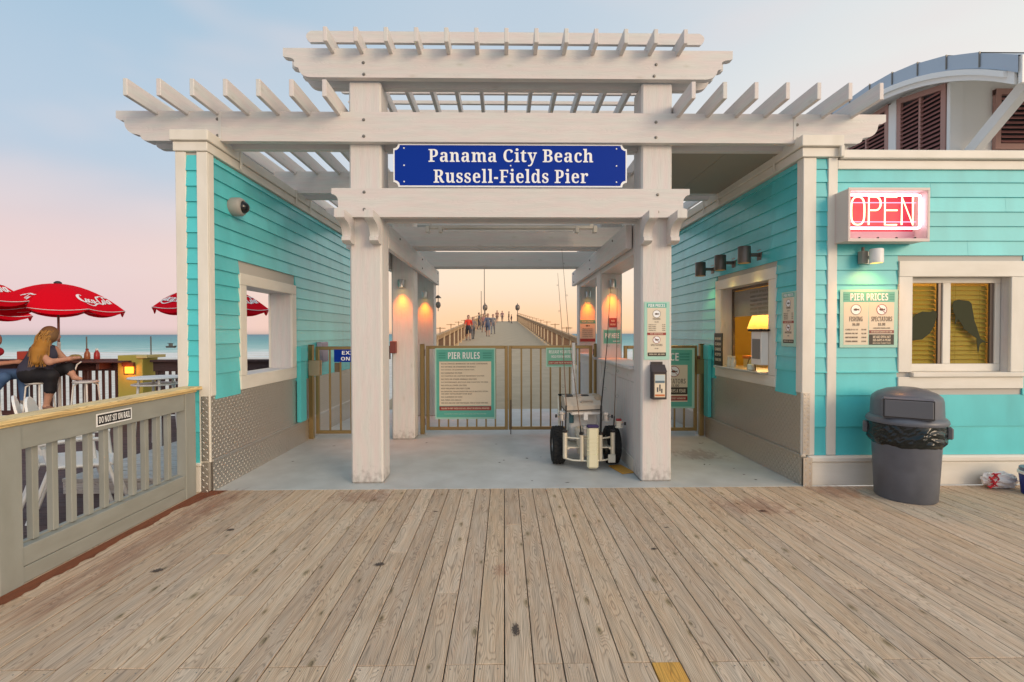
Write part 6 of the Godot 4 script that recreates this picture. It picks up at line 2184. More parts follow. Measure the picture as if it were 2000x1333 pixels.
	for q in 10:
		var p := Vector3(4.99 + 0.012 * (q % 5) , 0.05 + 0.014 * q, -4.85 + 0.006 * (q % 3))
		rp.box(p - Vector3(5.0, 0.1, -4.85), Vector3(0.07 + 0.02 * (q % 2), 0.006, 0.02), 0.0, Basis(Vector3(0, 0, 1), 0.9 * sin(q * 2.1)))
	part(sb, "red_print", rp.mesh(), mat(0.6, 0.03, 0.05, 0.5), Vector3(4.965, 0.085, -4.85))
	var cl := thing("blue_cooler", "dark blue bucket with a grey white lid at the right edge", "cooler", Vector3(5.27, 0, -4.68))
	turned(cl, "pail", mat(0.006, 0.02, 0.20, 0.45), [Vector2(0, 0), Vector2(0.13, 0), Vector2(0.15, 0.19), Vector2(0.15, 0.20)], Vector3(5.27, 0.001, -4.68), 24)
	turned(cl, "lid_rim", M.plastic_white, [Vector2(0.15, 0.20), Vector2(0.16, 0.20), Vector2(0.16, 0.225), Vector2(0.15, 0.23)], Vector3(5.27, 0.001, -4.68), 24)
	turned(cl, "lid", mat(0.12, 0.15, 0.22, 0.4), [Vector2(0.15, 0.23), Vector2(0.148, 0.262), Vector2(0, 0.27)], Vector3(5.27, 0.001, -4.68), 24)


func make_fence() -> void:
	var g := thing("deck_railing", "grey painted railing with a yellow wooden cap along the left edge of the boardwalk", "railing", Vector3(-3.13, 0, -3.8))
	var x0 := -3.17
	var x1 := -3.085
	for z in [-4.80, -3.06, -1.1]:
		bar(g, "post", M.grey_paint, x0 + 0.005, x1 + 0.012, 0.0, 1.025, z - 0.075, z + 0.075, 0.004)
	for q in [[-4.725, -3.135], [-2.985, -1.175]]:
		bar(g, "top_rail", M.grey_paint, x0 + 0.02, x1, 0.865, 1.025, q[0], q[1], 0.004)
		bar(g, "bottom_rail", M.grey_paint, x0 + 0.02, x1, 0.11, 0.235, q[0], q[1], 0.004)
		bar(g, "kick_board", M.grey_paint, x0 + 0.02, x1 + 0.002, 0.004, 0.107, q[0], q[1], 0.003)
		bar(g, "ledge", M.grey_paint, x0 - 0.02, x0 + 0.018, 0.225, 0.245, q[0], q[1], 0.002)
		var n := int(round((q[1] - q[0]) / 0.14))
		for i in range(1, n):
			var z := lerpf(q[0], q[1], float(i) / n)
			bar(g, "baluster", M.grey_paint, x0 - 0.005, x0 + 0.04, 0.24, 0.86, z - 0.022, z + 0.022, 0.003)
	bar(g, "cap_board", M.cap_wood, x0 - 0.055, x1 + 0.05, 1.045, 1.078, -0.9, -4.93, 0.008)
	bar(g, "cap_moulding", M.cap_wood, x0 - 0.01, x1 + 0.022, 1.026, 1.044, -0.9, -4.88, 0.004)
	var s := thing("rail_sign", "small black and white sticker reading DO NOT SIT ON RAIL on the railing", "sign", Vector3(-3.08, 0.94, -3.9))
	var bs := Basis(Vector3.UP, PI / 2)
	part(s, "border", bmesh(Vector3(0.35, 0.098, 0.002), 0.0, 0), M.sign_white, Vector3(-3.083, 0.948, -3.885), bs)
	part(s, "board", bmesh(Vector3(0.325, 0.076, 0.002), 0.0, 0), M.black, Vector3(-3.0818, 0.948, -3.885), bs)
	letters(s, "DO NOT SIT ON RAIL", Vector3(-3.0795, 0.948, -3.885), 0.305, 0.05, M.sign_white, null, bs, 0.001)


func script_strokes() -> Array:
	# flowing lettering of the canopy print, in a box 1 wide and about 0.3 high
	var out_ := []
	var arc := func(cx: float, cy: float, rx: float, ry: float, a0: float, a1: float, n: int) -> Array:
		var r := []
		for i in n + 1:
			var a := deg_to_rad(lerpf(a0, a1, float(i) / n))
			var y := cy + ry * sin(a)
			r.append(Vector2(cx + rx * cos(a) + (y - 0.12) * 0.28, y))
		return r
	for q in [[0.07, 1.0], [0.565, 1.0]]:
		var c: Array = arc.call(q[0], 0.14, 0.065, 0.125, 50, 320, 16)
		c.append(c[c.size() - 1] + Vector2(0.04, 0.03))
		out_.append([c, 0.028])
	for x in [0.165, 0.66]:
		out_.append([arc.call(x, 0.085, 0.030, 0.058, 60, 430, 14), 0.020])
	out_.append([arc.call(0.245, 0.085, 0.028, 0.058, 50, 320, 12), 0.020])
	for x in [0.33, 0.815]:
		out_.append([arc.call(x, 0.085, 0.030, 0.058, 60, 430, 14), 0.020])
		out_.append([[Vector2(x + 0.05, 0.145), Vector2(x + 0.032, 0.04), Vector2(x + 0.06, 0.03)], 0.020])
	out_.append([[Vector2(0.41, 0.095), Vector2(0.46, 0.10)], 0.022])
	out_.append([[Vector2(0.79, 0.27), Vector2(0.755, 0.24), Vector2(0.725, 0.06), Vector2(0.745, 0.03), Vector2(0.775, 0.05)], 0.020])
	# long swashes under and over
	var sw := []
	for i in 13:
		var u := i / 12.0
		sw.append(Vector2(0.05 + 0.42 * u, -0.015 - 0.045 * sin(u * 5.2)))
	out_.append([sw, 0.022])
	var s2 := []
	for i in 9:
		var u := i / 8.0
		s2.append(Vector2(0.60 + 0.33 * u, 0.245 + 0.04 * sin(u * 5.0)))
	out_.append([s2, 0.024])
	return out_


func canopy_point(R: float, H: float, a: float, t: float) -> Vector3:
	# a in radians; eight straight-edged panels
	var seg := PI / 4
	var m := a - seg * roundf(a / seg)
	var r := R * t * lerpf(1.0, cos(seg / 2) / cos(m), 0.9 * t)
	# billow a little between the ribs, which lie at odd eighths
	var sag := 0.035 * t * (1.0 - pow(absf(m) / (seg / 2), 2.0))
	return Vector3(sin(a) * r, H * (1.0 - pow(t, 1.9)) - sag, cos(a) * r)


func umbrella(label: String, at: Vector3, R: float, H: float, rim: float, turn: float) -> Node3D:
	# at is the foot of the pole; rim is the height of the canopy edge
	var g := thing("umbrella", label, "umbrella", at, "red umbrellas on the terrace", turn)
	var loc := func(p: Vector3) -> Vector3: return p
	var P := func(called: String, m: Mesh, mt: Material, p: Vector3, parent: Node3D) -> MeshInstance3D:
		var o := MeshInstance3D.new()
		o.name = numbered(parent, called)
		o.mesh = m
		o.material_override = mt
		o.position = p
		parent.add_child(o, true)
		return o
	var pm := MB.new()
	pm.tube(PackedVector3Array([Vector3(0, 0.9, 0), Vector3(0, rim + H, 0)]), 0.021, 0.019, 10)
	P.call("pole", pm.mesh(), mat(0.25, 0.09, 0.06, 0.5), Vector3.ZERO, g)
	var sm := MB.new()
	sm.tube(PackedVector3Array([Vector3(0, 0.0, 0), Vector3(0, 1.46, 0)]), 0.028, -1, 10)
	P.call("sleeve", sm.mesh(), M.plastic_white, Vector3.ZERO, g)
	var fm := MB.new()
	fm.lathe(PackedVector2Array([Vector2(0.06, 0), Vector2(0.06, 0.02), Vector2(0.03, 0.045), Vector2(0, 0.05)]), 12)
	P.call("finial", fm.mesh(), M.dark, Vector3(0, rim + H, 0), g)
	var white := mat(0.80, 0.74, 0.74, 0.7)
	for k in 8:
		var a0 := PI / 4 * (k - 0.5)
		var b := MB.new()
		var nu := 8
		var nt := 9
		var pt := func(i: int, j: int) -> Vector3: return canopy_point(R, H, a0 + PI / 4 * clampf(i / float(nu), 0.0001, 0.9999), j / float(nt))
		var nn := func(i: int, j: int) -> Vector3:
			var u: Vector3 = pt.call(mini(i + 1, nu), maxi(j, 1)) - pt.call(maxi(i - 1, 0), maxi(j, 1))
			var v: Vector3 = pt.call(i, mini(j + 1, nt)) - pt.call(i, maxi(j - 1, 0))
			var n := u.cross(v).normalized()
			return n if n.y > 0 else -n
		for j in nt:
			for i in nu:
				b.tri(pt.call(i, j), pt.call(i + 1, j), pt.call(i + 1, j + 1), nn.call(i, j), nn.call(i + 1, j), nn.call(i + 1, j + 1))
				b.tri(pt.call(i, j), pt.call(i + 1, j + 1), pt.call(i, j + 1), nn.call(i, j), nn.call(i + 1, j + 1), nn.call(i, j + 1))
		# hanging edge, lower in the middle of each panel
		for i in nu:
			var p0: Vector3 = pt.call(i, nt)
			var p1: Vector3 = pt.call(i + 1, nt)
			var e0 := sin(PI * i / nu)
			var e1 := sin(PI * (i + 1) / nu)
			var d := Vector3(sin(a0 + PI / 8), 0, cos(a0 + PI / 8))
			b.quad(p0, p1, p1 + Vector3(0, -0.012 - 0.062 * pow(e1, 0.6), 0) - d * 0.02, p0 + Vector3(0, -0.012 - 0.062 * pow(e0, 0.6), 0) - d * 0.02, d)
		var pn: MeshInstance3D = P.call("canopy_panel", b.mesh(), M.red_cloth, Vector3(0, rim, 0), g)
		# pale piping along the edge
		var edge := PackedVector3Array()
		for i in nu + 1: edge.append(pt.call(i, nt) + Vector3(0, 0.002, 0))
		var em := MB.new()
		em.tube(edge, 0.006, -1, 4, false)
		P.call("piping", em.mesh(), white, Vector3.ZERO, pn)
		var rb := MB.new()
		rb.tube(PackedVector3Array([canopy_point(R, H, a0, 0.04) + Vector3(0, -0.02, 0), canopy_point(R, H, a0, 0.5) + Vector3(0, -0.03, 0), canopy_point(R, H, a0, 0.99) + Vector3(0, -0.02, 0)]), 0.006, -1, 5)
		P.call("rib", rb.mesh(), M.steel, Vector3(0, rim, 0), g)
		if k % 2 == 1:
			# printed lettering that follows the cloth
			var lm := MB.new()
			var wd := 0.70
			for st in script_strokes():
				var line: Array = st[0]
				var hw: float = st[1] * 0.75
				var strip := []
				for i in line.size():
					var d: Vector2 = line[mini(i + 1, line.size() - 1)] - line[maxi(i - 1, 0)]
					var nrm := Vector2(-d.y, d.x).normalized() * hw * (0.65 + 0.5 * absf(d.normalized().y))
					var pr := []
					for e in [-1.0, 1.0]:
						var c2: Vector2 = (line[i] + nrm * e - Vector2(0.5, 0.12)) * wd
						var t := 0.78 - c2.y / R * 1.05
						var aa := a0 + PI / 8 + c2.x / (R * t)
						pr.append(canopy_point(R, H, aa, t) + Vector3(sin(a0 + PI / 8) * 0.006, 0.010, cos(a0 + PI / 8) * 0.006))
					strip.append(pr)
				for i in strip.size() - 1:
					var n2: Vector3 = ((strip[i + 1][0] - strip[i][0]).cross(strip[i][1] - strip[i][0])).normalized()
					if n2.y < 0: n2 = -n2
					lm.quad(strip[i][0], strip[i][1], strip[i + 1][1], strip[i + 1][0], n2)
			P.call("lettering", lm.mesh(), white, Vector3.ZERO, pn)
	return g


func stool(label: String, at: Vector3) -> void:
	var g := thing("bar_stool", label, "stool", at, "round white bar stools along the counter")
	turned(g, "seat", mat(0.62, 0.61, 0.60, 0.5), [Vector2(0, 0.74), Vector2(0.17, 0.74), Vector2(0.185, 0.75), Vector2(0.185, 0.77), Vector2(0.17, 0.78), Vector2(0, 0.782)], at, 24)
	for k in 4:
		var a := PI / 4 + PI / 2 * k
		var d := Vector3(cos(a), 0, sin(a))
		pipe(g, "leg", M.plastic_white, [at + d * 0.10 + Vector3(0, 0.738, 0), at + d * 0.165 + Vector3(0, 0.70, 0), at + d * 0.225 + Vector3(0, 0.003, 0)], 0.0135)
	var ring := []
	for i in 17: ring.append(at + Vector3(cos(TAU * i / 16.0) * 0.203, 0.27, sin(TAU * i / 16.0) * 0.203))
	pipe(g, "foot_ring", M.plastic_white, ring, 0.009, 6)


func patio_chair(label: String, at: Vector3, turn: float) -> void:
	var g := thing("patio_chair", label, "chair", at, "white chairs behind the railing", turn)
	var w: Material = M.plastic_white
	var P := func(called: String, m: Mesh, p: Vector3, bs: Basis) -> void:
		var o := MeshInstance3D.new()
		o.name = numbered(g, called)
		o.mesh = m
		o.material_override = w
		o.transform = Transform3D(bs, p)
		g.add_child(o, true)
	P.call("seat", bmesh(Vector3(0.46, 0.03, 0.44), 0.012, 0), Vector3(0, 0.44, 0), Basis(Vector3.RIGHT, 0.06))
	# rounded back, leaning
	var back := [Vector2(-0.22, 0), Vector2(0.22, 0), Vector2(0.23, 0.32)]
	for i in 11:
		var a := PI * i / 10.0
		back.append(Vector2(0.23 * cos(a), 0.34 + 0.16 * sin(a)))
	back.append(Vector2(-0.23, 0.32))
	var bm := MB.new()
	bm.prism(PackedVector2Array(back), 0.018)
	P.call("backrest", bm.mesh(), Vector3(0, 0.57, -0.25), Basis(Vector3.RIGHT, -0.22))
	for sx in [-1.0, 1.0]:
		var f := MB.new()
		f.tube(PackedVector3Array([Vector3(sx * 0.23, 0.66, 0.16), Vector3(sx * 0.235, 0.45, 0.18), Vector3(sx * 0.25, 0.003, 0.30)]), 0.016, -1, 8)
		P.call("leg", f.mesh(), Vector3.ZERO, Basis.IDENTITY)
		var r := MB.new()
		r.tube(PackedVector3Array([Vector3(sx * 0.21, 0.62, -0.24), Vector3(sx * 0.22, 0.45, -0.2), Vector3(sx * 0.24, 0.003, -0.34)]), 0.016, -1, 8)
		P.call("leg", r.mesh(), Vector3.ZERO, Basis.IDENTITY)
		var ar := MB.new()
		ar.tube(PackedVector3Array([Vector3(sx * 0.23, 0.66, 0.18), Vector3(sx * 0.24, 0.68, 0.0), Vector3(sx * 0.22, 0.66, -0.26)]), 0.018, -1, 8)
		P.call("arm", ar.mesh(), Vector3.ZERO, Basis.IDENTITY)


func slat_railing(called: String, label: String, x0: float, x1: float, z: float, top: float, timber: Material, cap: Material, gap: float) -> void:
	var g := thing(called, label, "railing", Vector3((x0 + x1) / 2, 0, z))
	bar(g, "cap_board", cap, x0, x1, top - 0.04, top, z + 0.12, z - 0.10, 0.006)
	bar(g, "fascia", timber, x0, x1, top - 0.22, top - 0.041, z + 0.03, z - 0.01, 0.004)
	bar(g, "bottom_rail", timber, x0, x1, 0.08, 0.17, z + 0.03, z - 0.01, 0.004)
	var x := x0 + gap * 0.5
	while x < x1:
		bar(g, "slat", timber, x - 0.022, x + 0.022, 0.171, top - 0.221, z + 0.02, z - 0.005, 0.003)
		x += gap
	x = x0 + 0.06
	while x < x1 + 0.01:
		bar(g, "post", timber, x - 0.05, x + 0.05, 0.0, top - 0.041, z - 0.011, z - 0.11, 0.004)
		x += 1.8


func make_terrace_things() -> void:
	slat_railing("counter_railing", "long dark red-brown slatted railing with counter top along the terrace's sea side", -15.2, -7.17, -9.3, 1.135, M.counter_wood, M.counter_wood, 0.122)
	slat_railing("sea_railing", "dark slatted railing between the yellow post and the turquoise wall", -6.63, -3.32, -9.3, 1.12, M.dark_deck2, M.dark_deck2, 0.122)
	# counter shelf on the inside
	var ct := thing("bar_counter", "dark plank counter along the railing, where the people sit", "counter", Vector3(-10.5, 1.08, -9.0))
	bar(ct, "plank", M.counter_wood, -15.2, -6.9, 1.085, 1.115, -8.86, -9.02, 0.005)
	bar(ct, "plank", M.counter_wood, -15.2, -6.9, 1.085, 1.115, -9.024, -9.175, 0.005)
	for x in [-14.0, -12.2, -10.4, -8.7, -7.4]: bar(ct, "bracket", M.counter_wood, x - 0.03, x + 0.03, 0.96, 1.083, -8.95, -9.27, 0.003)
	# yellow post with an amber lamp
	var yp := thing("yellow_post", "square olive yellow pier at the end of the counter with an amber lamp", "post", Vector3(-6.9, 0, -9.3))
	bar(yp, "shaft", M.olive, -7.155, -6.70, 0.0, 1.21, -9.1, -9.5, 0.006)
	bar(yp, "cap", mat(0.66, 0.58, 0.25, 0.6), -6.78, -6.58, 1.16, 1.215, -9.05, -9.55, 0.005)
	var al := thing("step_lamp", "glowing amber square lamp set in the yellow post", "lamp", Vector3(-6.93, 0.97, -9.09))
	bar(al, "frame", mat(0.16, 0.05, 0.02, 0.5), -7.04, -6.825, 0.86, 1.085, -9.085, -9.098, 0.004)
	bar(al, "lamp_glass", glow(1.0, 0.42, 0.03, 2.6), -7.01, -6.855, 0.88, 1.0, -9.08, -9.0845, 0.0)
	bar(al, "hood", mat(0.16, 0.05, 0.02, 0.5), -7.04, -6.825, 1.01, 1.085, -9.04, -9.0845, 0.004)
	omni(al, Vector3(-6.93, 0.94, -9.0), Color(1.0, 0.5, 0.08), 0.06, 0.05)
	# umbrellas
	umbrella("red umbrella with white script standing in the middle of the counter", Vector3(-8.33, 0, -9.22), 1.03, 0.50, 2.05, deg_to_rad(42))
	umbrella("red umbrella partly behind the turquoise wall, seen through its opening", Vector3(-5.58, 0, -9.42), 1.0, 0.46, 2.08, deg_to_rad(32))
	umbrella("nearest red umbrella, its canopy cut off by the left edge of the picture, upper one", Vector3(-8.62, 0, -7.5), 1.06, 0.52, 2.14, deg_to_rad(50))
	umbrella("red umbrella at the left edge of the picture, the lower one behind", Vector3(-11.05, 0, -10.0), 1.15, 0.5, 2.0, deg_to_rad(48))
	# stools
	stool("white bar stool under the seated blond person", Vector3(-8.12, 0, -8.6))
	stool("empty white bar stool right of the blond person, under the foot", Vector3(-7.42, 0, -8.72))
	stool("white bar stool under the person in red at the left edge", Vector3(-8.98, 0, -8.5))
	var tb := thing("bar_table", "tall white round bar table in front of the yellow post", "table", Vector3(-5.0, 0, -7.05))
	turned(tb, "top", M.plastic_white, [Vector2(0, 0.97), Vector2(0.33, 0.97), Vector2(0.34, 0.98), Vector2(0.33, 0.992), Vector2(0, 0.993)], tb.position, 28)
	turned(tb, "shelf", M.plastic_white, [Vector2(0, 0.88), Vector2(0.29, 0.88), Vector2(0.295, 0.888), Vector2(0.29, 0.896), Vector2(0, 0.897)], tb.position, 28)
	for k in 4:
		var a := PI / 4 + PI / 2 * k
		rod(tb, "leg", M.plastic_white, tb.position + Vector3(cos(a) * 0.2, 0.969, sin(a) * 0.2), tb.position + Vector3(cos(a) * 0.27, 0.003, sin(a) * 0.27), 0.017)
	patio_chair("white patio chair behind the railing, the left one of two", Vector3(-4.10, 0, -4.62), 2.3)
	patio_chair("white patio chair behind the railing, right of the other white chair", Vector3(-3.86, 0, -4.5), 2.2)
	# low platform of weathered boards
	var pf := thing("low_platform", "low weathered grey-white timber platform behind the railing", "platform", Vector3(-3.85, 0, -5.9))
	for k in 14: bar(pf, "board", M.grey_board, -4.42, -3.34, 0.125, 0.16, -4.90 - k * 0.142, -4.90 - k * 0.142 - 0.137, 0.004)
	bar(pf, "front_board", M.grey_board, -4.42, -3.34, 0.002, 0.122, -4.91, -4.94, 0.004)
	bar(pf, "side_board", M.grey_board, -4.42, -4.385, 0.002, 0.122, -4.945, -6.87, 0.004)
	# things on the counter
	var bt := [[-7.68, Color(0.42, 0.03, 0.03), "red sauce bottle on the counter, right one of two"], [-7.86, Color(0.36, 0.12, 0.05), "brownish sauce bottle on the counter, left of the red one"]]
	for q in bt:
		var g := thing("sauce_bottle", q[2], "bottle", Vector3(q[0], 1.136, -9.28), "sauce bottles on the counter")
		var c: Color = q[1]
		turned(g, "bottle", mat(c.r, c.g, c.b, 0.3), [Vector2(0, 0), Vector2(0.045, 0), Vector2(0.05, 0.02), Vector2(0.046, 0.11), Vector2(0.022, 0.155), Vector2(0.02, 0.17)], g.position, 14)
		turned(g, "cap", M.sign_white if q[0] > -7.7 else M.sign_red, [Vector2(0.024, 0.165), Vector2(0.024, 0.19), Vector2(0.008, 0.2), Vector2(0, 0.205)], g.position, 12)
	var cap := thing("straw_hat", "flat olive straw hat lying on the counter", "hat", Vector3(-8.08, 1.136, -9.28))
	turned(cap, "brim", mat(0.32, 0.27, 0.10, 0.8), [Vector2(0.0, 0.0), Vector2(0.16, 0.0), Vector2(0.16, 0.012), Vector2(0.09, 0.02)], cap.position, 20)
	turned(cap, "crown", mat(0.36, 0.31, 0.13, 0.8), [Vector2(0.10, 0.015), Vector2(0.09, 0.06), Vector2(0.05, 0.085), Vector2(0, 0.09)], cap.position, 20)
	var tr := thing("red_tray", "red crate on the counter between the two seated people", "crate", Vector3(-8.95, 1.136, -9.2))
	bar(tr, "crate", mat(0.55, 0.07, 0.04, 0.6), -9.0, -8.55, 1.137, 1.29, -9.1, -9.33, 0.012)
	var cd := thing("looped_strap", "white looped strap hanging under the counter edge by the empty stool", "strap", Vector3(-7.6, 0.9, -8.8))
	pipe(cd, "loop", M.plastic_white, [Vector3(-7.86, 1.10, -8.845), Vector3(-7.86, 0.98, -8.83), Vector3(-7.80, 0.89, -8.82), Vector3(-7.72, 0.87, -8.82), Vector3(-7.70, 0.93, -8.82), Vector3(-7.66, 1.06, -8.83), Vector3(-7.60, 1.11, -8.845)], 0.012)
	for q in [[-8.02, "left"], [-6.80, "right"]]:
		var tp := thing("thin_pole", "thin grey pole rising behind the counter, %s one" % q[1], "pole", Vector3(q[0], 0, -9.46))
		rod(tp, "pole", M.bolt, Vector3(q[0], 0.0, -9.46), Vector3(q[0], 1.56, -9.46), 0.011, -1, 6)
	# small boat off the beach, beside the wall
	var bo := thing("fishing_boat", "small dark boat on the sea left of the turquoise wall", "boat", Vector3(-163.5, -4.95, -241))
	var hull := []
	for q in [Vector2(-2.2, 0.9), Vector2(-1.9, 0.0), Vector2(1.7, 0.0), Vector2(2.5, 1.1), Vector2(1.0, 0.85)]: hull.append(q)
	extrude(bo, "hull", mat(0.06, 0.055, 0.05, 0.6), hull, 1.5, bo.position + Vector3(0, -0.1, 0))
	bar(bo, "cabin", mat(0.10, 0.09, 0.085, 0.6), bo.position.x - 0.9, bo.position.x + 0.6, -4.2, -2.9, -240.5, -241.5, 0.05)
	bar(bo, "canopy", mat(0.05, 0.05, 0.05, 0.6), bo.position.x - 1.4, bo.position.x + 0.9, -2.9, -2.75, -240.2, -241.8, 0.02)
	rod(bo, "mast", M.bolt, bo.position + Vector3(0, 2.0, 0), bo.position + Vector3(0, 4.6, 0), 0.04)


func body_mesh(bones: Array, cell: float, k: float) -> ArrayMesh:
	# one continuous skin round tapered bones: [from, to, radius, radius, colour]; surface nets
	var lo := Vector3(1e9, 1e9, 1e9)
	var hi := -lo
	for b in bones:
		var r: float = maxf(b[2], b[3]) + k + cell * 2.0
		for p in [b[0], b[1]]:
			lo = Vector3(minf(lo.x, p.x - r), minf(lo.y, p.y - r), minf(lo.z, p.z - r))
			hi = Vector3(maxf(hi.x, p.x + r), maxf(hi.y, p.y + r), maxf(hi.z, p.z + r))
	var nx := int((hi.x - lo.x) / cell) + 2
	var ny := int((hi.y - lo.y) / cell) + 2
	var nz := int((hi.z - lo.z) / cell) + 2
	var f := PackedFloat32Array()
	f.resize(nx * ny * nz)
	f.fill(1.0)
	var best := PackedFloat32Array()
	best.resize(nx * ny * nz)
	best.fill(1e9)
	var who := PackedByteArray()
	who.resize(nx * ny * nz)
	for bi in bones.size():
		var b: Array = bones[bi]
		var a: Vector3 = b[0]
		var e: Vector3 = b[1]
		var ra: float = b[2]
		var rb: float = b[3]
		var sq: float = b[5] if b.size() > 5 else 1.0   # flattening along z
		var m := maxf(ra, rb) + k + cell * 2.0
		var d := e - a
		var dd := maxf(d.length_squared(), 1e-8)
		var i0 := maxi(int((minf(a.x, e.x) - m - lo.x) / cell), 0)
		var i1 := mini(int((maxf(a.x, e.x) + m - lo.x) / cell) + 1, nx - 1)
		var j0 := maxi(int((minf(a.y, e.y) - m - lo.y) / cell), 0)
		var j1 := mini(int((maxf(a.y, e.y) + m - lo.y) / cell) + 1, ny - 1)
		var k0 := maxi(int((minf(a.z, e.z) - m - lo.z) / cell), 0)
		var k1 := mini(int((maxf(a.z, e.z) + m - lo.z) / cell) + 1, nz - 1)
		for z in range(k0, k1 + 1):
			for y in range(j0, j1 + 1):
				var at := (z * ny + y) * nx
				for x in range(i0, i1 + 1):
					var p := lo + Vector3(x, y, z) * cell
					var t := clampf((p - a).dot(d) / dd, 0.0, 1.0)
					var off_ := p - a - d * t
					if sq != 1.0: off_.z /= sq
					var dist := off_.length() - lerpf(ra, rb, t)
					var o := f[at + x]
					var h := clampf(0.5 + 0.5 * (o - dist) / k, 0.0, 1.0)
					f[at + x] = lerpf(o, dist, h) - k * h * (1.0 - h)
					if dist < best[at + x]:
						best[at + x] = dist
						who[at + x] = bi
	var vid := {}
	var pos := PackedVector3Array()
	var nor := PackedVector3Array()
	var colr := PackedColorArray()
	var offs := [0, 1, nx, nx + 1, nx * ny, nx * ny + 1, nx * ny + nx, nx * ny + nx + 1]
	var cor := [Vector3(0, 0, 0), Vector3(1, 0, 0), Vector3(0, 1, 0), Vector3(1, 1, 0), Vector3(0, 0, 1), Vector3(1, 0, 1), Vector3(0, 1, 1), Vector3(1, 1, 1)]
	var edges := [[0, 1], [2, 3], [4, 5], [6, 7], [0, 2], [1, 3], [4, 6], [5, 7], [0, 4], [1, 5], [2, 6], [3, 7]]
	for z in nz - 1:
		for y in ny - 1:
			var at := (z * ny + y) * nx
			for x in nx - 1:
				var c := at + x
				var neg := 0
				for o in offs:
					if f[c + o] < 0.0: neg += 1
				if neg == 0 or neg == 8: continue
				var s := Vector3.ZERO
				var n := 0
				for e in edges:
					var fa := f[c + offs[e[0]]]
					var fb := f[c + offs[e[1]]]
					if (fa < 0.0) != (fb < 0.0):
						s += cor[e[0]].lerp(cor[e[1]], fa / (fa - fb))
						n += 1
				var g := Vector3(f[c + 1] + f[c + 1 + nx] + f[c + 1 + nx * ny] + f[c + offs[7]] - f[c] - f[c + nx] - f[c + nx * ny] - f[c + offs[6]], f[c + nx] + f[c + nx + 1] + f[c + offs[6]] + f[c + offs[7]] - f[c] - f[c + 1] - f[c + offs[4]] - f[c + offs[5]], f[c + offs[4]] + f[c + offs[5]] + f[c + offs[6]] + f[c + offs[7]] - f[c] - f[c + 1] - f[c + nx] - f[c + nx + 1])
				vid[c] = pos.size()
				pos.append(lo + (Vector3(x, y, z) + s / n) * cell)
				nor.append(g.normalized())
				colr.append(bones[who[c]][4])
	var idx := PackedInt32Array()
	for c in vid:
		var x: int = c % nx
		var y: int = (c / nx) % ny
		var z: int = c / (nx * ny)
		for q in [[1, nx, nx * ny, y > 0 and z > 0], [nx, nx * ny, 1, x > 0 and z > 0], [nx * ny, 1, nx, x > 0 and y > 0]]:
			if not q[3]: continue
			if (f[c] < 0.0) == (f[c + q[0]] < 0.0): continue
			var a = vid.get(c - q[1] - q[2])
			var b = vid.get(c - q[2])
			var d = vid.get(c)
			var e = vid.get(c - q[1])
			if a == null or b == null or d == null or e == null: continue
			# clockwise seen from outside
			if f[c] < 0.0: idx.append_array(PackedInt32Array([a, d, b, a, e, d]))
			else: idx.append_array(PackedInt32Array([a, b, d, a, d, e]))
	var arr := []
	arr.resize(Mesh.ARRAY_MAX)
	arr[Mesh.ARRAY_VERTEX] = pos
	arr[Mesh.ARRAY_NORMAL] = nor
	arr[Mesh.ARRAY_COLOR] = colr
	arr[Mesh.ARRAY_INDEX] = idx
	var am := ArrayMesh.new()
	am.add_surface_from_arrays(Mesh.PRIMITIVE_TRIANGLES, arr)
	return am


func walker(at: Vector3, turn: float, label: String, hair: Color, shirt: Color, trousers: Color, short_legs: bool, stride: float, tall: float, group := "") -> void:
	var skin := Color(0.42, 0.24, 0.17)
	var shoe := Color(0.08, 0.07, 0.07)
	var shin := skin if short_legs else trousers
	var s := stride
	var b := []
	b.append([Vector3(0, 1.60, 0.01), Vector3(0, 1.66, 0.0), 0.088, 0.095, skin])
	b.append([Vector3(0, 1.67, -0.03), Vector3(0, 1.70, -0.02), 0.095, 0.09, hair])
	b.append([Vector3(0, 1.42, 0), Vector3(0, 1.56, 0.01), 0.055, 0.05, skin])
	b.append([Vector3(-0.15, 1.38, 0), Vector3(0.15, 1.38, 0), 0.085, 0.085, shirt])
	b.append([Vector3(0, 1.30, 0), Vector3(0, 1.02, 0), 0.145, 0.135, shirt, 0.8])
	b.append([Vector3(0, 0.98, 0), Vector3(0, 0.90, 0), 0.15, 0.145, trousers, 0.85])
	for q in [-1.0, 1.0]:
		var sw: float = s * q
		b.append([Vector3(q * 0.20, 1.38, 0), Vector3(q * 0.25, 1.12, -sw * 0.18), 0.055, 0.045, shirt])
		b.append([Vector3(q * 0.25, 1.12, -sw * 0.18), Vector3(q * 0.24, 0.90, -sw * 0.30 + 0.06), 0.04, 0.032, skin])
		b.append([Vector3(q * 0.24, 0.90, -sw * 0.30 + 0.06), Vector3(q * 0.235, 0.80, -sw * 0.32 + 0.09), 0.036, 0.03, skin])
		b.append([Vector3(q * 0.09, 0.90, 0), Vector3(q * 0.10, 0.50, sw * 0.22 + 0.03), 0.095, 0.065, trousers])
		var knee := Vector3(q * 0.10, 0.50, sw * 0.22 + 0.03)
		var ank := Vector3(q * 0.10, 0.09, sw * 0.38 - (0.10 if sw < 0 else 0.0))
		b.append([knee, ank, 0.062, 0.042, shin])
		b.append([ank + Vector3(0, -0.04, -0.03), ank + Vector3(0, -0.045, 0.13), 0.042, 0.036, shoe])
	var g := thing("person", label, "person", at, group, turn)
	g.scale = Vector3.ONE * tall
	var o := MeshInstance3D.new()
	o.name = "body"
	o.mesh = body_mesh(b, 0.032, 0.045)
	o.material_override = M.vcol
	g.add_child(o, true)


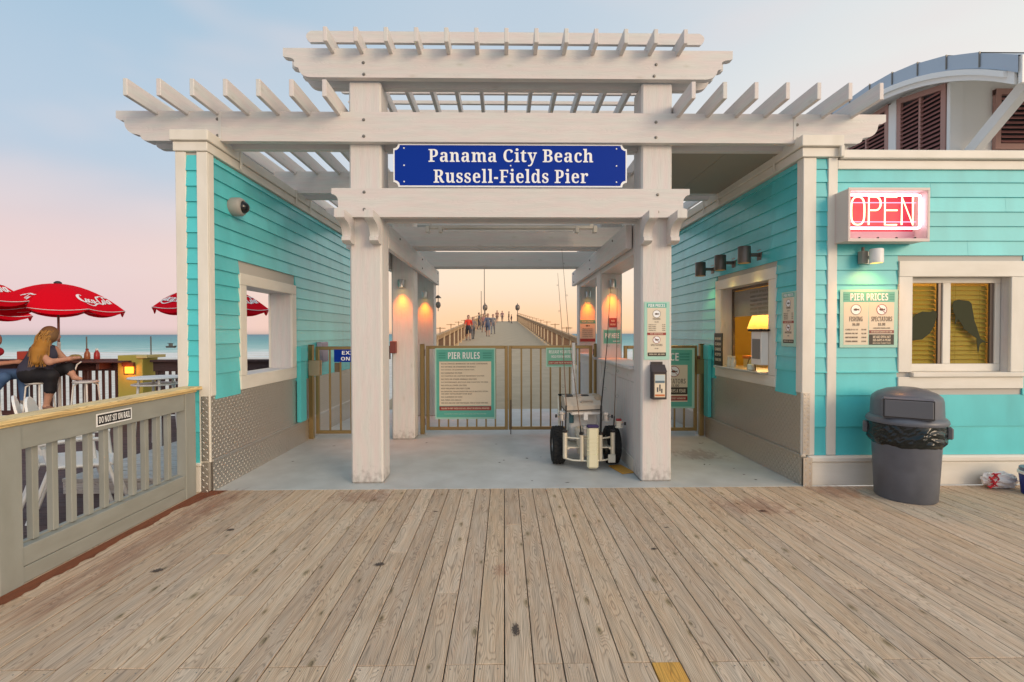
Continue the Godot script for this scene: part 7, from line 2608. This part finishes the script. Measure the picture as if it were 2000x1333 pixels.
func make_people() -> void:
	var dark := Color(0.06, 0.035, 0.02)
	var grp := ""
	var data := [
		[915.0, -32.8, 0.1, "person in a bright red shirt and dark shorts walking nearest on the pier", dark, Color(0.62, 0.045, 0.02), Color(0.03, 0.03, 0.04), true, 1.0, 0.97],
		[924.0, -34.2, 0.2, "person in grey clothes half behind the red-shirted walker", dark, Color(0.20, 0.16, 0.15), Color(0.10, 0.10, 0.11), false, -0.8, 0.88],
		[953.0, -37.5, 0.0, "person in slate blue shirt and blue shorts walking in the middle of the pier", Color(0.16, 0.09, 0.05), Color(0.10, 0.115, 0.17), Color(0.07, 0.09, 0.15), true, 0.9, 1.0],
		[963.0, -41.0, -0.1, "slim person in grey right behind the slate blue walker", dark, Color(0.22, 0.20, 0.20), Color(0.17, 0.17, 0.19), false, -0.9, 0.95],
		[945.0, -44.0, 0.3, "person in dusty pink left of the slate blue walker", Color(0.2, 0.1, 0.06), Color(0.32, 0.15, 0.13), Color(0.10, 0.09, 0.11), true, 0.5, 0.94],
		[936.0, -50.0, 1.4, "person in dark clothes leaning at the left railing of the pier", dark, Color(0.09, 0.08, 0.09), Color(0.06, 0.06, 0.08), false, 0.2, 0.98],
		[971.0, -74.0, 0.0, "left one of the far pair at the crest of the pier, brown clothes", dark, Color(0.30, 0.16, 0.12), Color(0.20, 0.12, 0.10), true, 0.7, 1.05],
		[981.0, -77.0, 0.1, "right one of the far pair at the crest of the pier, mauve clothes", dark, Color(0.28, 0.15, 0.16), Color(0.16, 0.11, 0.12), false, -0.7, 1.0],
		[994.0, -76.0, -1.5, "person in olive standing at the right railing near the crest", dark, Color(0.16, 0.13, 0.06), Color(0.08, 0.07, 0.06), false, 0.15, 0.95],
		[999.0, -70.0, -1.2, "person in dark brown by the right railing, in front of the olive one", dark, Color(0.10, 0.06, 0.05), Color(0.07, 0.05, 0.05), false, 0.2, 0.72]]
	for d in data:
		var z: float = d[1]
		var x: float = (d[0] - 985.0) / 950.0 * absf(z)
		walker(Vector3(x, pier_y(z), z), d[2], d[3], d[4], d[5], d[6], d[7], d[8], d[9])
	# seated woman with long blond hair, seen from behind
	var skin := Color(0.55, 0.30, 0.21)
	var navy := Color(0.045, 0.05, 0.085)
	var black := Color(0.010, 0.010, 0.012)
	var w := thing("person", "seated person with long blond hair, dark blue top and black cropped trousers at the counter", "person", Vector3(-8.12, 0.78, -8.6))
	var b := []
	b.append([Vector3(-8.16, 0.91, -8.50), Vector3(-8.16, 0.91, -8.72), 0.17, 0.17, black])
	b.append([Vector3(-8.17, 0.98, -8.54), Vector3(-8.17, 0.98, -8.70), 0.195, 0.195, navy])
	b.append([Vector3(-8.16, 1.0, -8.61), Vector3(-8.08, 1.24, -8.63), 0.225, 0.195, navy])
	b.append([Vector3(-8.06, 1.335, -8.48), Vector3(-8.10, 1.335, -8.80), 0.085, 0.085, navy])
	b.append([Vector3(-8.05, 1.36, -8.64), Vector3(-8.0, 1.48, -8.66), 0.06, 0.055, skin])
	b.append([Vector3(-7.95, 1.56, -8.68), Vector3(-7.96, 1.62, -8.68), 0.095, 0.10, skin])
	b.append([Vector3(-7.91, 1.565, -8.775), Vector3(-7.90, 1.555, -8.785), 0.016, 0.012, skin])
	# right arm, elbow on the counter side
	b.append([Vector3(-8.02, 1.33, -8.44), Vector3(-7.79, 1.13, -8.44), 0.065, 0.052, skin])
	b.append([Vector3(-7.79, 1.13, -8.44), Vector3(-7.74, 1.17, -8.76), 0.05, 0.034, skin])
	b.append([Vector3(-7.74, 1.17, -8.76), Vector3(-7.735, 1.175, -8.86), 0.035, 0.022, skin])
	for q in 4: b.append([Vector3(-7.76 + q * 0.018, 1.18, -8.85), Vector3(-7.762 + q * 0.022, 1.165, -8.93 + 0.01 * absf(q - 1.5)), 0.011, 0.009, skin])
	b.append([Vector3(-8.06, 1.33, -8.84), Vector3(-7.97, 1.13, -8.95), 0.062, 0.05, skin])
	b.append([Vector3(-7.97, 1.13, -8.95), Vector3(-7.86, 1.17, -9.10), 0.048, 0.034, skin])
	# right leg hangs, left leg reaches the next stool
	b.append([Vector3(-8.10, 0.90, -8.48), Vector3(-7.80, 0.89, -8.48), 0.135, 0.10, black])
	b.append([Vector3(-7.80, 0.89, -8.48), Vector3(-7.83, 0.65, -8.49), 0.098, 0.082, black])
	b.append([Vector3(-7.835, 0.64, -8.49), Vector3(-7.93, 0.36, -8.52), 0.065, 0.042, skin])
	b.append([Vector3(-7.935, 0.33, -8.52), Vector3(-7.81, 0.315, -8.52), 0.042, 0.034, Color(0.25, 0.14, 0.10)])
	b.append([Vector3(-8.08, 0.92, -8.76), Vector3(-7.80, 1.0, -8.80), 0.13, 0.095, black])
	b.append([Vector3(-7.80, 1.0, -8.80), Vector3(-7.75, 0.95, -8.78), 0.092, 0.078, black])
	b.append([Vector3(-7.75, 0.95, -8.78), Vector3(-7.63, 0.84, -8.74), 0.06, 0.042, skin])
	b.append([Vector3(-7.63, 0.83, -8.74), Vector3(-7.53, 0.815, -8.74), 0.04, 0.032, skin])
	part(w, "body", body_mesh(b, 0.017, 0.04), M.vcol, Vector3.ZERO)
	var blond := Color(0.42, 0.20, 0.035)
	var brown := Color(0.20, 0.11, 0.05)
	var hm := []
	hm.append([Vector3(-7.965, 1.63, -8.645), Vector3(-7.96, 1.58, -8.625), 0.122, 0.125, brown])
	hm.append([Vector3(-8.0, 1.56, -8.62), Vector3(-8.0, 1.48, -8.57), 0.10, 0.09, brown])
	hm.append([Vector3(-7.985, 1.50, -8.56), Vector3(-7.93, 1.32, -8.40), 0.095, 0.09, blond])
	hm.append([Vector3(-7.93, 1.32, -8.40), Vector3(-7.93, 1.16, -8.36), 0.095, 0.07, blond])
	hm.append([Vector3(-7.96, 1.14, -8.39), Vector3(-7.94, 1.06, -8.38), 0.05, 0.02, blond])
	hm.append([Vector3(-8.04, 1.40, -8.46), Vector3(-8.05, 1.16, -8.40), 0.05, 0.03, blond])
	var hair := part(w, "hair", body_mesh(hm, 0.015, 0.03), M.vcol, Vector3.ZERO)
	# loose strands over the mass of hair
	var hr := RandomNumberGenerator.new()
	hr.seed = 12
	var sm := MB.new()
	sm.use_c = true
	for i in 150:
		var a := hr.randf() * TAU
		var top := Vector3(-7.965, 1.63, -8.64) + Vector3(cos(a) * 0.115, 0.05 - 0.10 * hr.randf(), sin(a) * 0.115)
		var spread := Vector3((hr.randf() - 0.5) * 0.19, 0, (hr.randf() - 0.5) * 0.16)
		var mid := Vector3(-7.965, 1.44, -8.50) + spread * 0.9
		var low := Vector3(-7.93, 1.24 - 0.2 * hr.randf(), -8.37) + spread
		var c := brown.lerp(blond, hr.randf())
		sm.colour = c.lerp(Color(0.62, 0.36, 0.10), hr.randf() * 0.5)
		sm.tube(PackedVector3Array([top, top.lerp(mid, 0.5) + Vector3(0, 0.03, 0.03), mid, mid.lerp(low, 0.5) + spread * 0.15, low]), 0.010, 0.003, 4)
	part(hair, "strands", sm.mesh(), M.vcol, Vector3.ZERO)
	# seated man in red at the left edge
	var red := Color(0.50, 0.02, 0.04)
	var jean := Color(0.06, 0.13, 0.28)
	var m := thing("person", "seated person in red shirt and blue jeans at the left edge of the picture", "person", Vector3(-8.98, 0.78, -8.5))
	var c := []
	c.append([Vector3(-9.0, 0.90, -8.42), Vector3(-9.0, 0.90, -8.62), 0.14, 0.14, jean])
	c.append([Vector3(-9.0, 0.98, -8.5), Vector3(-8.92, 1.22, -8.5), 0.16, 0.16, red])
	c.append([Vector3(-8.90, 1.30, -8.34), Vector3(-8.90, 1.30, -8.68), 0.08, 0.08, red])
	c.append([Vector3(-8.88, 1.34, -8.5), Vector3(-8.80, 1.43, -8.5), 0.058, 0.055, Color(0.50, 0.22, 0.14)])
	c.append([Vector3(-8.77, 1.485, -8.5), Vector3(-8.77, 1.53, -8.5), 0.09, 0.092, Color(0.50, 0.22, 0.14)])
	c.append([Vector3(-8.675, 1.495, -8.5), Vector3(-8.665, 1.485, -8.5), 0.016, 0.013, Color(0.50, 0.22, 0.14)])
	c.append([Vector3(-8.88, 1.29, -8.33), Vector3(-8.66, 1.10, -8.36), 0.065, 0.055, red])
	c.append([Vector3(-8.66, 1.10, -8.36), Vector3(-8.42, 1.13, -8.55), 0.045, 0.032, Color(0.50, 0.25, 0.17)])
	c.append([Vector3(-8.42, 1.13, -8.55), Vector3(-8.34, 1.13, -8.62), 0.036, 0.024, Color(0.50, 0.25, 0.17)])
	c.append([Vector3(-8.96, 0.89, -8.42), Vector3(-8.48, 0.88, -8.36), 0.12, 0.085, jean])
	c.append([Vector3(-8.48, 0.88, -8.36), Vector3(-8.80, 0.45, -8.34), 0.082, 0.06, jean])
	c.append([Vector3(-8.80, 0.45, -8.34), Vector3(-8.95, 0.30, -8.34), 0.06, 0.05, jean])
	c.append([Vector3(-8.93, 0.24, -8.34), Vector3(-8.76, 0.22, -8.34), 0.05, 0.04, Color(0.3, 0.28, 0.26)])
	c.append([Vector3(-8.96, 0.89, -8.60), Vector3(-8.42, 0.92, -8.62), 0.12, 0.085, jean])
	c.append([Vector3(-8.42, 0.92, -8.62), Vector3(-8.40, 0.48, -8.62), 0.08, 0.058, jean])
	c.append([Vector3(-8.40, 0.42, -8.62), Vector3(-8.26, 0.40, -8.62), 0.048, 0.04, Color(0.3, 0.28, 0.26)])
	part(m, "body", body_mesh(c, 0.018, 0.04), M.vcol, Vector3.ZERO)
	part(m, "hair", body_mesh([[Vector3(-8.79, 1.555, -8.5), Vector3(-8.80, 1.53, -8.5), 0.095, 0.095, Color(0.03, 0.02, 0.015)]], 0.018, 0.02), M.vcol, Vector3.ZERO)
